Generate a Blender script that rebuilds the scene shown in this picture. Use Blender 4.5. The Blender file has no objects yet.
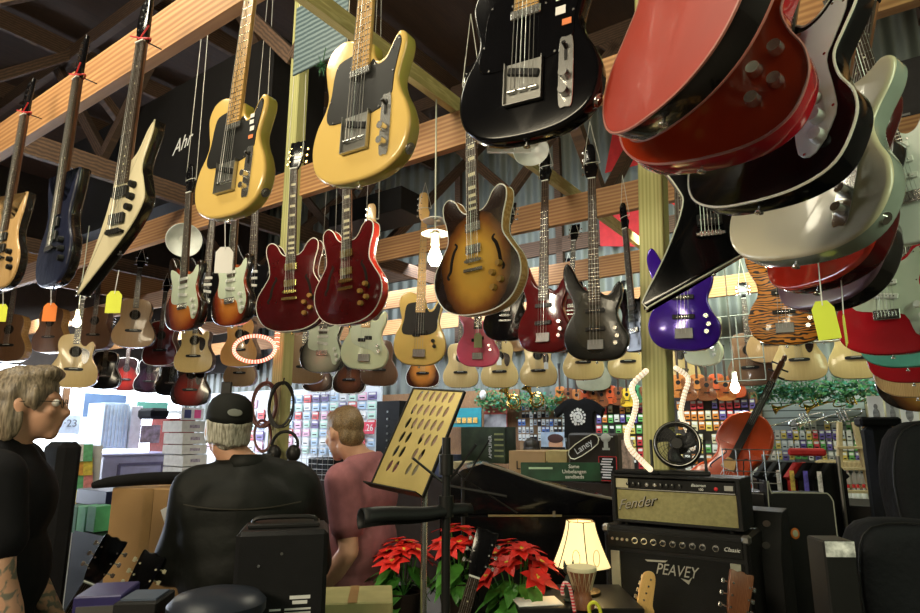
import bpy, bmesh, math, random
from mathutils import Vector, Matrix, Euler, noise
random.seed(7)
PI = math.pi
SC = bpy.context.scene
COL = SC.collection
# ------------------------------------------------------------------ camera
CAMH = 1.65
F = 610.0
TH = math.atan(124 / 610.0)
CT, ST = math.cos(TH), math.sin(TH)
cd = bpy.data.cameras.new('camera')
cam = bpy.data.objects.new('camera', cd)
COL.objects.link(cam)
cam.location = (0, 0, CAMH)
cam.rotation_euler = (PI / 2 + TH, 0, 0)
cd.sensor_width = 36
cd.lens = 36 * F / 920
cd.clip_start = 0.05
SC.camera = cam
SC.view_settings.view_transform = 'Standard'
SC.view_settings.look = 'None'
SC.view_settings.gamma = 1
SC.view_settings.exposure = 0.0
SC.view_settings.use_curve_mapping = False
# room axes: A runs away to the left along the beams, B away to the right
EB = Vector((0.569, 0.822, 0)).normalized()
EA = Vector((-EB.y, EB.x, 0))
RZ = math.atan2(EB.x, EB.y)          # room turned clockwise by RZ
def R(a, b, z):
    return EA * a + EB * b + Vector((0, 0, z))
def ray(px, py):
    xc = (px - 460) / F; yc = (306.5 - py) / F
    fw = CT - ST * yc; up = ST + CT * yc
    return Vector((xc / fw, 1.0, up / fw))
def at(px, py, d):
    r = ray(px, py)
    return Vector((r.x * d, d, CAMH + r.z * d))
# ------------------------------------------------------------------ world and lights
w = bpy.data.worlds.new('world'); SC.world = w; w.use_nodes = True
bg = w.node_tree.nodes['Background']
bg.inputs[0].default_value = (0.80, 0.88, 1.0, 1)
bg.inputs[1].default_value = 12.0
def area(name, loc, target, size, sy, power, col):
    l = bpy.data.lights.new(name, 'AREA'); l.shape = 'RECTANGLE'
    l.size = size; l.size_y = sy; l.energy = power; l.color = col
    o = bpy.data.objects.new(name, l); COL.objects.link(o); o.location = loc
    o.rotation_euler = (Vector(target) - Vector(loc)).to_track_quat('-Z', 'Y').to_euler()
    return o
def point(name, loc, power, col, r=0.04):
    l = bpy.data.lights.new(name, 'POINT'); l.energy = power; l.color = col; l.shadow_soft_size = r
    o = bpy.data.objects.new(name, l); COL.objects.link(o); o.location = loc
    return o
area('strip_light_front', R(1.2, -2.2, 2.9), R(1.6, 1.6, 2.4), 2.4, 0.5, 125, (1.0, 0.86, 0.60))
area('strip_light_right', R(-2.0, 0.9, 3.1), R(1.0, 1.3, 2.5), 0.5, 1.8, 36, (0.84, 1.0, 0.66))
area('strip_light_back_right', R(0.6, 5.2, 3.6), R(0.3, 7.0, 1.9), 2.5, 0.4, 120, (0.9, 1.0, 0.78))
area('strip_light_back_middle', R(4.2, 5.2, 3.6), R(4.2, 7.0, 1.9), 3.0, 0.4, 150, (0.85, 0.93, 1.0))
area('strip_light_store_front', R(9.5, 4.5, 3.3), R(10.2, 5.0, 0.5), 2.5, 1.0, 320, (0.85, 0.92, 1.0))
area('added_fill_light_middle', R(2.6, 0.1, 4.6), R(2.9, 3.9, 2.1), 1.8, 0.5, 95, (1.0, 0.92, 0.7))  # added fill lamp out of view, brightens the fronts of the bass row
# ------------------------------------------------------------------ materials
_M = {}
def nodes_of(m):
    m.use_nodes = True
    return m.node_tree.nodes, m.node_tree.links, m.node_tree.nodes['Principled BSDF']
def mat(name, col, rough=0.5, metal=0.0, coat=0.0, emit=None, es=0.0, var=0.12, vs=14, bump=0.0, bs=60, spec=None):
    if name in _M: return _M[name]
    m = bpy.data.materials.new(name); N, L, P = nodes_of(m)
    P.inputs['Roughness'].default_value = rough
    P.inputs['Metallic'].default_value = metal
    P.inputs['Coat Weight'].default_value = coat
    P.inputs['Coat Roughness'].default_value = 0.06
    if spec is not None: P.inputs['Specular IOR Level'].default_value = spec
    if spec is None and max(col) < .05 and coat == 0: P.inputs['Specular IOR Level'].default_value = .2
    tc = N.new('ShaderNodeTexCoord'); nz = N.new('ShaderNodeTexNoise')
    nz.inputs['Scale'].default_value = vs; nz.inputs['Detail'].default_value = 4
    L.new(tc.outputs['Object'], nz.inputs['Vector'])
    cr = N.new('ShaderNodeValToRGB')
    cr.color_ramp.elements[0].position = 0.3; cr.color_ramp.elements[1].position = 0.7
    cr.color_ramp.elements[0].color = tuple(c * (1 - var) for c in col) + (1,)
    cr.color_ramp.elements[1].color = tuple(min(1, c * (1 + var)) for c in col) + (1,)
    L.new(nz.outputs['Fac'], cr.inputs['Fac']); L.new(cr.outputs['Color'], P.inputs['Base Color'])
    if emit:
        P.inputs['Emission Color'].default_value = tuple(emit) + (1,)
        P.inputs['Emission Strength'].default_value = es
    if bump:
        n2 = N.new('ShaderNodeTexNoise'); n2.inputs['Scale'].default_value = bs; n2.inputs['Detail'].default_value = 6
        L.new(tc.outputs['Object'], n2.inputs['Vector'])
        b = N.new('ShaderNodeBump'); b.inputs['Strength'].default_value = bump; b.inputs['Distance'].default_value = 0.01
        L.new(n2.outputs['Fac'], b.inputs['Height']); L.new(b.outputs['Normal'], P.inputs['Normal'])
    _M[name] = m
    return m
def wood(name, c1, c2, scale=(6, 6, 1), rough=0.5, coat=0.0, dist=6.0, freq=5.0):
    if name in _M: return _M[name]
    m = bpy.data.materials.new(name); N, L, P = nodes_of(m)
    P.inputs['Roughness'].default_value = rough; P.inputs['Coat Weight'].default_value = coat
    P.inputs['Coat Roughness'].default_value = 0.08
    tc = N.new('ShaderNodeTexCoord'); mp = N.new('ShaderNodeMapping'); mp.inputs['Scale'].default_value = scale
    L.new(tc.outputs['Object'], mp.inputs['Vector'])
    wv = N.new('ShaderNodeTexWave'); wv.inputs['Scale'].default_value = freq; wv.inputs['Distortion'].default_value = dist
    wv.inputs['Detail'].default_value = 3; wv.inputs['Detail Scale'].default_value = 1.5
    wv.bands_direction = 'Z' if scale[0] < min(scale[1], scale[2]) else 'X'
    nz = N.new('ShaderNodeTexNoise'); nz.inputs['Scale'].default_value = 3.5; nz.inputs['Detail'].default_value = 8
    L.new(mp.outputs['Vector'], wv.inputs['Vector']); L.new(mp.outputs['Vector'], nz.inputs['Vector'])
    mx = N.new('ShaderNodeMath'); mx.operation = 'MULTIPLY'
    L.new(wv.outputs['Fac'], mx.inputs[0]); L.new(nz.outputs['Fac'], mx.inputs[1])
    cr = N.new('ShaderNodeValToRGB'); cr.color_ramp.elements[0].position = 0.05; cr.color_ramp.elements[1].position = 0.6
    cr.color_ramp.elements[0].color = tuple(c1) + (1,); cr.color_ramp.elements[1].color = tuple(c2) + (1,)
    L.new(mx.outputs[0], cr.inputs['Fac']); L.new(cr.outputs['Color'], P.inputs['Base Color'])
    _M[name] = m
    return m
def burst(name, stops, cz, rx, rz, rough=0.25, coat=0.6, cx=0.0):
    """finish sprayed darker towards the rim: colour follows the distance from the middle of the body"""
    if name in _M: return _M[name]
    m = bpy.data.materials.new(name); N, L, P = nodes_of(m)
    P.inputs['Roughness'].default_value = rough; P.inputs['Coat Weight'].default_value = coat
    P.inputs['Coat Roughness'].default_value = 0.05
    tc = N.new('ShaderNodeTexCoord'); mp = N.new('ShaderNodeMapping')
    mp.inputs['Scale'].default_value = (1 / rx, 0.01, 1 / rz); mp.inputs['Location'].default_value = (-cx / rx, 0, -cz / rz)
    L.new(tc.outputs['Object'], mp.inputs['Vector'])
    ln = N.new('ShaderNodeVectorMath'); ln.operation = 'LENGTH'; L.new(mp.outputs['Vector'], ln.inputs[0])
    nz = N.new('ShaderNodeTexNoise'); nz.inputs['Scale'].default_value = 20
    L.new(tc.outputs['Object'], nz.inputs['Vector'])
    ad = N.new('ShaderNodeMath'); ad.operation = 'MULTIPLY_ADD'; ad.inputs[1].default_value = 0.12
    L.new(nz.outputs['Fac'], ad.inputs[0]); L.new(ln.outputs['Value'], ad.inputs[2])
    cr = N.new('ShaderNodeValToRGB'); els = cr.color_ramp.elements
    els[0].position = stops[0][0]; els[0].color = tuple(stops[0][1]) + (1,)
    els[1].position = stops[-1][0]; els[1].color = tuple(stops[-1][1]) + (1,)
    for p, c in stops[1:-1]:
        e = els.new(p); e.color = tuple(c) + (1,)
    L.new(ad.outputs[0], cr.inputs['Fac']); L.new(cr.outputs['Color'], P.inputs['Base Color'])
    _M[name] = m
    return m
def stripes(name, c1, c2, axis_scale, thr=0.5, rough=0.3, dist=8, sc=6):
    if name in _M: return _M[name]
    m = bpy.data.materials.new(name); N, L, P = nodes_of(m)
    P.inputs['Roughness'].default_value = rough; P.inputs['Coat Weight'].default_value = 0.4
    tc = N.new('ShaderNodeTexCoord'); mp = N.new('ShaderNodeMapping'); mp.inputs['Scale'].default_value = axis_scale
    L.new(tc.outputs['Object'], mp.inputs['Vector'])
    wv = N.new('ShaderNodeTexWave'); wv.bands_direction = 'Z'; wv.inputs['Scale'].default_value = sc
    wv.inputs['Distortion'].default_value = dist; wv.inputs['Detail'].default_value = 2; wv.inputs['Detail Scale'].default_value = 1.2
    L.new(mp.outputs['Vector'], wv.inputs['Vector'])
    cr = N.new('ShaderNodeValToRGB'); cr.color_ramp.elements[0].position = thr - .05; cr.color_ramp.elements[1].position = thr + .05
    cr.color_ramp.elements[0].color = tuple(c1) + (1,); cr.color_ramp.elements[1].color = tuple(c2) + (1,)
    L.new(wv.outputs['Fac'], cr.inputs['Fac']); L.new(cr.outputs['Color'], P.inputs['Base Color'])
    _M[name] = m
    return m
def glass_mat():
    if 'window glass' in _M: return _M['window glass']
    m = bpy.data.materials.new('window glass'); m.use_nodes = True
    N, L = m.node_tree.nodes, m.node_tree.links
    N.clear(); o = N.new('ShaderNodeOutputMaterial'); t = N.new('ShaderNodeBsdfTransparent'); g = N.new('ShaderNodeBsdfGlossy')
    g.inputs['Roughness'].default_value = 0.02
    mx = N.new('ShaderNodeMixShader'); fr = N.new('ShaderNodeFresnel'); fr.inputs[0].default_value = 1.45
    L.new(fr.outputs[0], mx.inputs[0]); L.new(t.outputs[0], mx.inputs[1]); L.new(g.outputs[0], mx.inputs[2])
    L.new(mx.outputs[0], o.inputs[0]); _M['window glass'] = m
    return m
BLACK = mat('black lacquer', (0.004, 0.004, 0.005), 0.14, coat=0.15, spec=.35)
BLKP = mat('black plastic', (0.010, 0.010, 0.010), 0.42, spec=.3)
BLKM = mat('matt black cloth', (0.009, 0.009, 0.010), 0.85, bump=0.3, bs=200, spec=.2)
TOLEX = mat('black vinyl covering', (0.009, 0.009, 0.0095), 0.5, bump=0.35, bs=400, spec=.25)
CHROME = mat('chrome', (0.82, 0.82, 0.80), 0.26, 1.0, var=0.02)
STEEL = mat('dull steel', (0.42, 0.42, 0.40), 0.35, 1.0, var=0.05)
GOLD = mat('gold plating', (0.75, 0.55, 0.22), 0.25, 1.0, var=0.04)
WHITE = mat('white plastic', (0.75, 0.75, 0.70), 0.4, var=0.03)
MINT = mat('mint white plastic', (0.55, 0.62, 0.48), 0.35, var=0.03)
CREAM = mat('cream plastic', (0.72, 0.66, 0.45), 0.4, var=0.03)
ROSE = wood('dark rosewood', (0.022, 0.012, 0.008), (0.07, 0.035, 0.02), (30, 30, 3), 0.45)
MAPLE = wood('golden maple', (0.62, 0.36, 0.12), (0.80, 0.52, 0.20), (20, 20, 2), 0.3, 0.5)
MAHO = wood('mahogany', (0.12, 0.04, 0.018), (0.26, 0.10, 0.045), (14, 14, 1.5), 0.35, 0.3)
FRET = mat('nickel frets', (0.7, 0.68, 0.6), 0.25, 1.0)
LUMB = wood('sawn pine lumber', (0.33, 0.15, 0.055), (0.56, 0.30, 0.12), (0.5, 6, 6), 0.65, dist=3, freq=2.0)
LUMG = wood('pale lumber with green light cast', (0.34, 0.33, 0.12), (0.50, 0.47, 0.20), (8, 8, .5), 0.65, dist=3, freq=2.0)  # green cast of the fluorescents mixed into the light wood colour
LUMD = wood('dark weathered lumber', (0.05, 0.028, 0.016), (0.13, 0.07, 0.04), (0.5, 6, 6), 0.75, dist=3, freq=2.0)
CARD = mat('brown cardboard', (0.40, 0.24, 0.10), 0.8, var=0.06, vs=5)
PAPER = mat('white paper', (0.82, 0.82, 0.80), 0.7, var=0.03)
RED = mat('red cord', (0.6, 0.02, 0.02), 0.6)
# ------------------------------------------------------------------ mesh building
class MB:
    def __init__(s): s.v = []; s.f = []; s.m = []
    def add(s, vs, fs, mi=0):
        n = len(s.v); s.v += [Vector(v) for v in vs]
        for f in fs: s.f.append([i + n for i in f]); s.m.append(mi)
        return s
    def box(s, c, sz, rot=None, mi=0, bev=0.0):
        c = Vector(c); hx, hy, hz = sz[0] / 2, sz[1] / 2, sz[2] / 2
        if bev > 0:
            b = min(bev, hx * .49, hy * .49, hz * .49)
            vs = []; idx = {}
            for sx in (-1, 1):
                for sy in (-1, 1):
                    for sz_ in (-1, 1):
                        for ax in range(3):
                            p = Vector((sx * (hx - (0 if ax == 0 else b)), sy * (hy - (0 if ax == 1 else b)), sz_ * (hz - (0 if ax == 2 else b))))
                            idx[(sx, sy, sz_, ax)] = len(vs); vs.append(p)
            fs = []
            I = idx
            for q in (-1, 1):
                fs.append([I[(q, -1, -1, 0)], I[(q, 1, -1, 0)], I[(q, 1, 1, 0)], I[(q, -1, 1, 0)]][::q])
                fs.append([I[(-1, q, -1, 1)], I[(-1, q, 1, 1)], I[(1, q, 1, 1)], I[(1, q, -1, 1)]][::q])
                fs.append([I[(-1, -1, q, 2)], I[(1, -1, q, 2)], I[(1, 1, q, 2)], I[(-1, 1, q, 2)]][::q])
            for a in (-1, 1):
                for b2 in (-1, 1):
                    fs.append([I[(a, b2, -1, 0)], I[(a, b2, -1, 1)], I[(a, b2, 1, 1)], I[(a, b2, 1, 0)]][::-a * b2])
                    fs.append([I[(a, -1, b2, 0)], I[(a, -1, b2, 2)], I[(a, 1, b2, 2)], I[(a, 1, b2, 0)]][::a * b2])
                    fs.append([I[(-1, a, b2, 1)], I[(-1, a, b2, 2)], I[(1, a, b2, 2)], I[(1, a, b2, 1)]][::-a * b2])
                    for c2 in (-1, 1):
                        fs.append([I[(a, b2, c2, 0)], I[(a, b2, c2, 1)], I[(a, b2, c2, 2)]][::a * b2 * c2])
        else:
            vs = [Vector((x, y, z)) for x in (-hx, hx) for y in (-hy, hy) for z in (-hz, hz)]
            fs = [(0, 1, 3, 2), (4, 6, 7, 5), (0, 4, 5, 1), (2, 3, 7, 6), (0, 2, 6, 4), (1, 5, 7, 3)]
        if rot is not None: vs = [rot @ v for v in vs]
        return s.add([v + c for v in vs], fs, mi)
    def cyl(s, p0, p1, r0, r1=None, n=12, mi=0, caps=True):
        r1 = r0 if r1 is None else r1
        p0, p1 = Vector(p0), Vector(p1); d = (p1 - p0)
        if d.length < 1e-7: return s
        q = d.to_track_quat('Z', 'Y').to_matrix(); vs = []
        for p, r in ((p0, r0), (p1, r1)):
            for i in range(n):
                t = 2 * PI * i / n; vs.append(p + q @ Vector((r * math.cos(t), r * math.sin(t), 0)))
        fs = [(i, (i + 1) % n, n + (i + 1) % n, n + i) for i in range(n)]
        if caps: fs += [list(range(n))[::-1], list(range(n, 2 * n))]
        return s.add(vs, fs, mi)
    def tube(s, path, r, n=8, mi=0, closed=False):
        P = [Vector(p) for p in path]; m = len(P); vs = []; up = Vector((0, 0, 1)); prev = None
        for i, p in enumerate(P):
            a = P[(i - 1) % m] if (i > 0 or closed) else p
            b = P[(i + 1) % m] if (i < m - 1 or closed) else p
            t = (b - a)
            if t.length < 1e-9: t = Vector((0, 0, 1))
            t.normalize()
            if prev is None:
                u = t.orthogonal().normalized()
            else:
                u = (prev - t * prev.dot(t))
                u = u.normalized() if u.length > 1e-6 else t.orthogonal().normalized()
            prev = u; w_ = t.cross(u)
            rr = r[i] if isinstance(r, (list, tuple)) else r
            for k in range(n):
                q = 2 * PI * k / n; vs.append(p + u * (rr * math.cos(q)) + w_ * (rr * math.sin(q)))
        fs = []
        for i in range(m if closed else m - 1):
            j = (i + 1) % m
            for k in range(n):
                fs.append((i * n + k, i * n + (k + 1) % n, j * n + (k + 1) % n, j * n + k))
        if not closed: fs += [list(range(n))[::-1], [(m - 1) * n + k for k in range(n)]]
        return s.add(vs, fs, mi)
    def lathe(s, prof, c=(0, 0, 0), n=24, mi=0, rot=None, caps=True):
        c = Vector(c); vs = []
        for r, z in prof:
            for k in range(n):
                t = 2 * PI * k / n; v = Vector((r * math.cos(t), r * math.sin(t), z))
                vs.append((rot @ v if rot is not None else v) + c)
        fs = [(i * n + k, i * n + (k + 1) % n, (i + 1) * n + (k + 1) % n, (i + 1) * n + k) for i in range(len(prof) - 1) for k in range(n)]
        if caps:
            fs += [list(range(n))[::-1], [(len(prof) - 1) * n + k for k in range(n)]]
        return s.add(vs, fs, mi)
    def ball(s, c, r, mi=0, n=14, m=9, rot=None):
        c = Vector(c); r = Vector((r, r, r)) if not hasattr(r, '__len__') else Vector(r)
        vs = [Vector((0, 0, -r.z))]
        for j in range(1, m):
            a = -PI / 2 + PI * j / m
            for k in range(n):
                t = 2 * PI * k / n
                vs.append(Vector((r.x * math.cos(a) * math.cos(t), r.y * math.cos(a) * math.sin(t), r.z * math.sin(a))))
        vs.append(Vector((0, 0, r.z))); fs = []
        for k in range(n): fs.append((0, 1 + (k + 1) % n, 1 + k))
        for j in range(m - 2):
            for k in range(n):
                a = 1 + j * n; fs.append((a + k, a + (k + 1) % n, a + n + (k + 1) % n, a + n + k))
        L_ = len(vs) - 1; a = 1 + (m - 2) * n
        for k in range(n): fs.append((a + k, a + (k + 1) % n, L_))
        if rot is not None: vs = [rot @ v for v in vs]
        return s.add([v + c for v in vs], fs, mi)
    def slab(s, out, yf, yb, r=0.0, mi=0, mside=None, steps=3, mback=None):
        """outline in x,z (clockwise or not) thickened from yf (front) to yb (back), rim rounded by r"""
        if area2(out) < 0: out = out[::-1]
        n = len(out); mside = mi if mside is None else mside; mback = mside if mback is None else mback
        rings = []
        if r > 0:
            for k in range(steps + 1):
                t = PI / 2 * k / steps; rings.append((offs(out, r * (1 - math.sin(t))), yf + r * (1 - math.cos(t))))
            for k in range(steps + 1):
                t = PI / 2 * k / steps; rings.append((offs(out, r * (1 - math.cos(t))), yb - r * (1 - math.sin(t))))
        else: rings = [(out, yf), (out, yb)]
        vs = [Vector((x, y, z)) for o, y in rings for x, z in o]
        s.add(vs, [list(range(n))], mi); base = len(s.v) - len(vs)
        for i in range(len(rings) - 1):
            mm = mi if (r > 0 and i < steps) else mside
            for k in range(n):
                s.f.append([base + i * n + (k + 1) % n, base + i * n + k, base + (i + 1) * n + k, base + (i + 1) * n + (k + 1) % n]); s.m.append(mm)
        s.f.append([base + (len(rings) - 1) * n + k for k in range(n)][::-1]); s.m.append(mback)
        return s
    def xf(s, M, start=0):
        for i in range(start, len(s.v)): s.v[i] = M @ s.v[i]
        return s
    def build(s, name, mats, parent=None, loc=None, rot=None, angle=40, smooth=True):
        me = bpy.data.meshes.new(name); me.from_pydata([tuple(v) for v in s.v], [], s.f)
        if not isinstance(mats, (list, tuple)): mats = [mats]
        for m_ in mats: me.materials.append(m_)
        me.polygons.foreach_set('material_index', s.m)
        if smooth:
            me.polygons.foreach_set('use_smooth', [True] * len(s.f)); me.set_sharp_from_angle(angle=math.radians(angle))
        me.update()
        o = bpy.data.objects.new(name, me); COL.objects.link(o)
        if parent is not None: o.parent = parent
        if loc is not None: o.location = loc
        if rot is not None: o.rotation_euler = rot
        return o
def area2(o):
    return sum(o[i][0] * o[(i + 1) % len(o)][1] - o[(i + 1) % len(o)][0] * o[i][1] for i in range(len(o)))
def offs(o, d):
    if d < 1e-7: return list(o)
    n = len(o); out = []
    for i in range(n):
        ax, az = o[i - 1]; bx, bz = o[(i + 1) % n]; tx, tz = bx - ax, bz - az; l = math.hypot(tx, tz) or 1
        out.append((o[i][0] - tz / l * d, o[i][1] + tx / l * d))
    return out
def smooth_out(pts, k=5):
    """closed Catmull-Rom; a point given as (x,z,1) stays a corner"""
    n = len(pts); out = []
    for i in range(n):
        p0, p1, p2, p3 = pts[i - 1], pts[i], pts[(i + 1) % n], pts[(i + 2) % n]
        if len(p1) > 2: p0 = p1
        if len(p2) > 2: p3 = p2
        for j in range(k):
            t = j / k
            out.append(tuple(0.5 * (2 * p1[q] + (p2[q] - p0[q]) * t + (2 * p0[q] - 5 * p1[q] + 4 * p2[q] - p3[q]) * t * t + (-p0[q] + 3 * p1[q] - 3 * p2[q] + p3[q]) * t ** 3) for q in (0, 1)))
    return out
def curve3(pts, k=8, closed=False):
    n = len(pts); P = [Vector(p) for p in pts]; out = []
    for i in range(n if closed else n - 1):
        p1, p2 = P[i], P[(i + 1) % n]
        p0 = P[i - 1] if (i > 0 or closed) else p1
        p3 = P[(i + 2) % n] if (i < n - 2 or closed) else p2
        for j in range(k):
            t = j / k
            out.append(0.5 * (2 * p1 + (p2 - p0) * t + (2 * p0 - 5 * p1 + 4 * p2 - p3) * t * t + (-p0 + 3 * p1 - 3 * p2 + p3) * t ** 3))
    if not closed: out.append(P[-1])
    return out
def tag(o, label=None, cat=None, group=None, kind=None):
    if label: o['label'] = label
    if cat: o['category'] = cat
    if group: o['group'] = group
    if kind: o['kind'] = kind
    return o
def empty(name, loc=(0, 0, 0), rz=0.0):
    o = bpy.data.objects.new(name, None); COL.objects.link(o); o.location = loc; o.rotation_euler = (0, 0, rz); o.empty_display_size = .05
    return o
def copy_tree(o, parent=None):
    c = o.copy(); COL.objects.link(c); c.parent = parent
    for ch in list(o.children): copy_tree(ch, c)
    return c
def struct(mb, name, m, **k):
    return tag(mb.build(name, m, **k), kind='structure')
_TC = []
def text(body, size, m, parent, loc, rot=(PI / 2, 0, 0), name='lettering', shear=0.0, ext=0.0008, align='CENTER', sx=1.0):
    c = bpy.data.curves.new(name, 'FONT'); c.body = body; c.size = size; c.extrude = ext; c.shear = shear
    c.align_x = align; c.align_y = 'CENTER'; c.resolution_u = 3
    t = bpy.data.objects.new(name, c); COL.objects.link(t)
    me = bpy.data.meshes.new_from_object(t)
    bpy.data.objects.remove(t); bpy.data.curves.remove(c)
    o = bpy.data.objects.new(name, me); me.materials.clear(); me.materials.append(m); COL.objects.link(o)
    o.parent = parent; o.location = loc; o.rotation_euler = rot; o.scale = (sx, 1, 1)
    return o
_WS = None
def realize(mods_obj):
    """apply the modifiers of an object to its mesh"""
    global _WS
    if _WS is None: _WS = bpy.data.scenes.new('work')
    _WS.collection.objects.link(mods_obj); vl = _WS.view_layers[0]; vl.update()
    dg = vl.depsgraph; me = bpy.data.meshes.new_from_object(mods_obj.evaluated_get(dg)); _WS.collection.objects.unlink(mods_obj)
    old = mods_obj.data; mods_obj.modifiers.clear(); mods_obj.data = me; bpy.data.meshes.remove(old)
    return mods_obj
# ------------------------------------------------------------------ building shell
BW = 7.0      # back wall (b)
FW = 11.5     # shop front (a)
def rbox(mb, a0, a1, b0, b1, z0, z1, mi=0):
    """box given in room coordinates; mesh local frame: x along +A, y along +B (object turned later)"""
    return mb.box(((a0 + a1) / 2, (b0 + b1) / 2, (z0 + z1) / 2), (abs(a1 - a0), abs(b1 - b0), z1 - z0), mi=mi)
ROOMROT = (0, 0, math.atan2(EA.y, EA.x))
# local x -> EA ; local y must be EB: EA x EB = -z, so mirror: use y = -b
def rb(name, a0, a1, b0, b1, z0, z1, m, kind='structure'):
    mb = MB(); mb.box((0, 0, 0), (abs(a1 - a0), abs(b1 - b0), abs(z1 - z0)))
    o = mb.build(name, m, loc=R((a0 + a1) / 2, (b0 + b1) / 2, (z0 + z1) / 2), rot=ROOMROT)
    if kind: tag(o, kind=kind)
    return o
def corrug():
    m = bpy.data.materials.new('corrugated sheet metal'); N, L, P = nodes_of(m)
    tc = N.new('ShaderNodeTexCoord'); wv = N.new('ShaderNodeTexWave'); wv.inputs['Scale'].default_value = 1.6; wv.bands_direction = 'X'
    L.new(tc.outputs['Object'], wv.inputs['Vector'])
    b = N.new('ShaderNodeBump'); b.inputs['Strength'].default_value = 1; b.inputs['Distance'].default_value = 0.06
    L.new(wv.outputs['Fac'], b.inputs['Height']); L.new(b.outputs['Normal'], P.inputs['Normal'])
    P.inputs['Base Color'].default_value = (0.17, 0.19, 0.17, 1); P.inputs['Roughness'].default_value = 0.5
    return m
floor_m = mat('grey concrete floor', (0.09, 0.075, 0.06), 0.6, vs=3, bump=0.1)
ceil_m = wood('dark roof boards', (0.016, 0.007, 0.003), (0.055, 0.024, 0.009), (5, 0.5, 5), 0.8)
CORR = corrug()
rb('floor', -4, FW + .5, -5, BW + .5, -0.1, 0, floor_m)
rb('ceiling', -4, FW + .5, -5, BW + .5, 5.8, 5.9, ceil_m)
rb('wall_back', -4, FW + .2, BW, BW + .12, 0, 5.8, CORR)
rb('wall_right', -4.1, -3.98, -5, BW, 0, 5.8, mat('painted block wall', (0.30, 0.30, 0.24), 0.8))
rb('wall_front', -4, FW, -5.1, -5, 0, 5.8, mat('painted block wall 2', (0.30, 0.26, 0.2), 0.8))
wl = mat('shop front wall', (0.55, 0.56, 0.56), 0.8)
rb('wall_left', FW, FW + .12, -5, BW, 2.75, 5.8, wl)
rb('wall_left_lower', FW, FW + .12, -5, BW, 0, 0.35, wl)
rb('wall_left_pier', FW, FW + .12, -5, -0.6, .35, 2.75, wl)
FRM = mat('white painted window frame', (0.75, 0.77, 0.78), 0.5)
k = 0
bs_ = [-0.6, 1.3, 3.2, 5.1, BW]
for i in range(4):
    r = rb('window_%d' % (i + 1), FW + .04, FW + .08, bs_[i] + .06, bs_[i + 1] - .02, .35, 2.75, glass_mat())
    mb = MB()
    cA = 0; hb = (bs_[i + 1] - bs_[i] - .08) / 2
    for sgn in (-1, 1): mb.box((0, sgn * hb, 0), (.1, .08, 2.4))
    for z in (-1.2, 0.45, 1.2): mb.box((0, 0, z), (.1, 2 * hb, .07))
    mb.build('window_frame', FRM, r)
# joists along A
def beam(name, b, z, m, a0=-3.8, a1=FW, h=.20, t=.045, lab=None):
    return rb(name, a0, a1, b - t / 2, b + t / 2, z - h / 2, z + h / 2, m)
rb('trim_1', 1.2, FW, 1.075, 1.12, 3.08, 3.27, LUMB)
rb('trim_2', -3.8, FW, 2.44, 2.49, 3.12, 3.32, LUMB)
rb('trim_3', -3.8, FW, 3.88, 3.93, 3.12, 3.32, LUMB)
rb('trim_4', -3.8, FW, 5.28, 5.33, 3.05, 3.25, LUMB)
rb('trim_5', -3.8, FW, 6.30, 6.35, 2.95, 3.15, LUMB)
# cross joists along B, resting on the A joists
LUMY = wood('pale pine lumber', (0.45, 0.36, 0.14), (0.66, 0.56, 0.26), (9, 1.2, 9), 0.6)
rb('trim_6', 1.72, 1.76, 0.9, 6.6, 3.33, 3.42, LUMY)
rb('trim_7', -0.72, -0.68, 0.2, 6.6, 3.33, 3.43, LUMY)
rb('trim_8', 4.2, 4.25, 1.0, 6.9, 3.33, 3.47, LUMD)
rb('trim_9', 6.6, 6.65, 1.0, 6.9, 3.33, 3.47, LUMD)
# posts
n = 10
for (px_, d_, wd_, tilt) in ((279, 3.69, .092, 0.0), (659, 3.05, .125, math.radians(2.3))):
    mb = MB(); mb.box((0, 0, 2.87), (wd_, wd_ * .9, 5.74), bev=.004)
    q_ = at(px_, 430, d_); struct(mb, 'trim_%d' % n, LUMG, loc=(q_.x - 1.65 * math.tan(tilt), q_.y, 0), rot=(0, tilt, 0)).rotation_euler = (Matrix.Rotation(tilt, 3, 'Y') @ Matrix.Rotation(ROOMROT[2], 3, 'Z')).to_euler(); n += 1
# rafters and braces under the roof
def strut(p, q, wd, ht, m):
    global n
    p, q = Vector(p), Vector(q); d = q - p; mb = MB(); mb.box((0, 0, 0), (wd, d.length, ht))
    o = mb.build('trim_%d' % n, m, loc=(p + q) / 2); o.rotation_mode = 'QUATERNION'; o.rotation_quaternion = d.to_track_quat('Y', 'Z'); tag(o, kind='structure'); n += 1
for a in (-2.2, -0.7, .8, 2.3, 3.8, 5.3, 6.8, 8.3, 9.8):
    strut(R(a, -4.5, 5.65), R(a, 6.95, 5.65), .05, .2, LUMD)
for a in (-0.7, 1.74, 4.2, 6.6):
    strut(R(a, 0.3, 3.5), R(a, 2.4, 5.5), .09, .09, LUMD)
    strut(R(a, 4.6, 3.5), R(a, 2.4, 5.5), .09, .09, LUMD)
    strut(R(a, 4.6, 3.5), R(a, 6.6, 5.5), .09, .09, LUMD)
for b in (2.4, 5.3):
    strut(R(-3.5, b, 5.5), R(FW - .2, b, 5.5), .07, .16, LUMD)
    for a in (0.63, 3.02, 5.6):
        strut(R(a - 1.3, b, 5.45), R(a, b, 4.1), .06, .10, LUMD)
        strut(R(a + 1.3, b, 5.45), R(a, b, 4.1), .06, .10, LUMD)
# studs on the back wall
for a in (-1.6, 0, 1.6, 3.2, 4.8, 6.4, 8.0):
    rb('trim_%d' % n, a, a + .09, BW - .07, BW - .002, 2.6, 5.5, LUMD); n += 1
rb('trim_%d' % n, -3.8, FW, BW - .07, BW - .002, 3.9, 4.1, LUMD); n += 1
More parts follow.
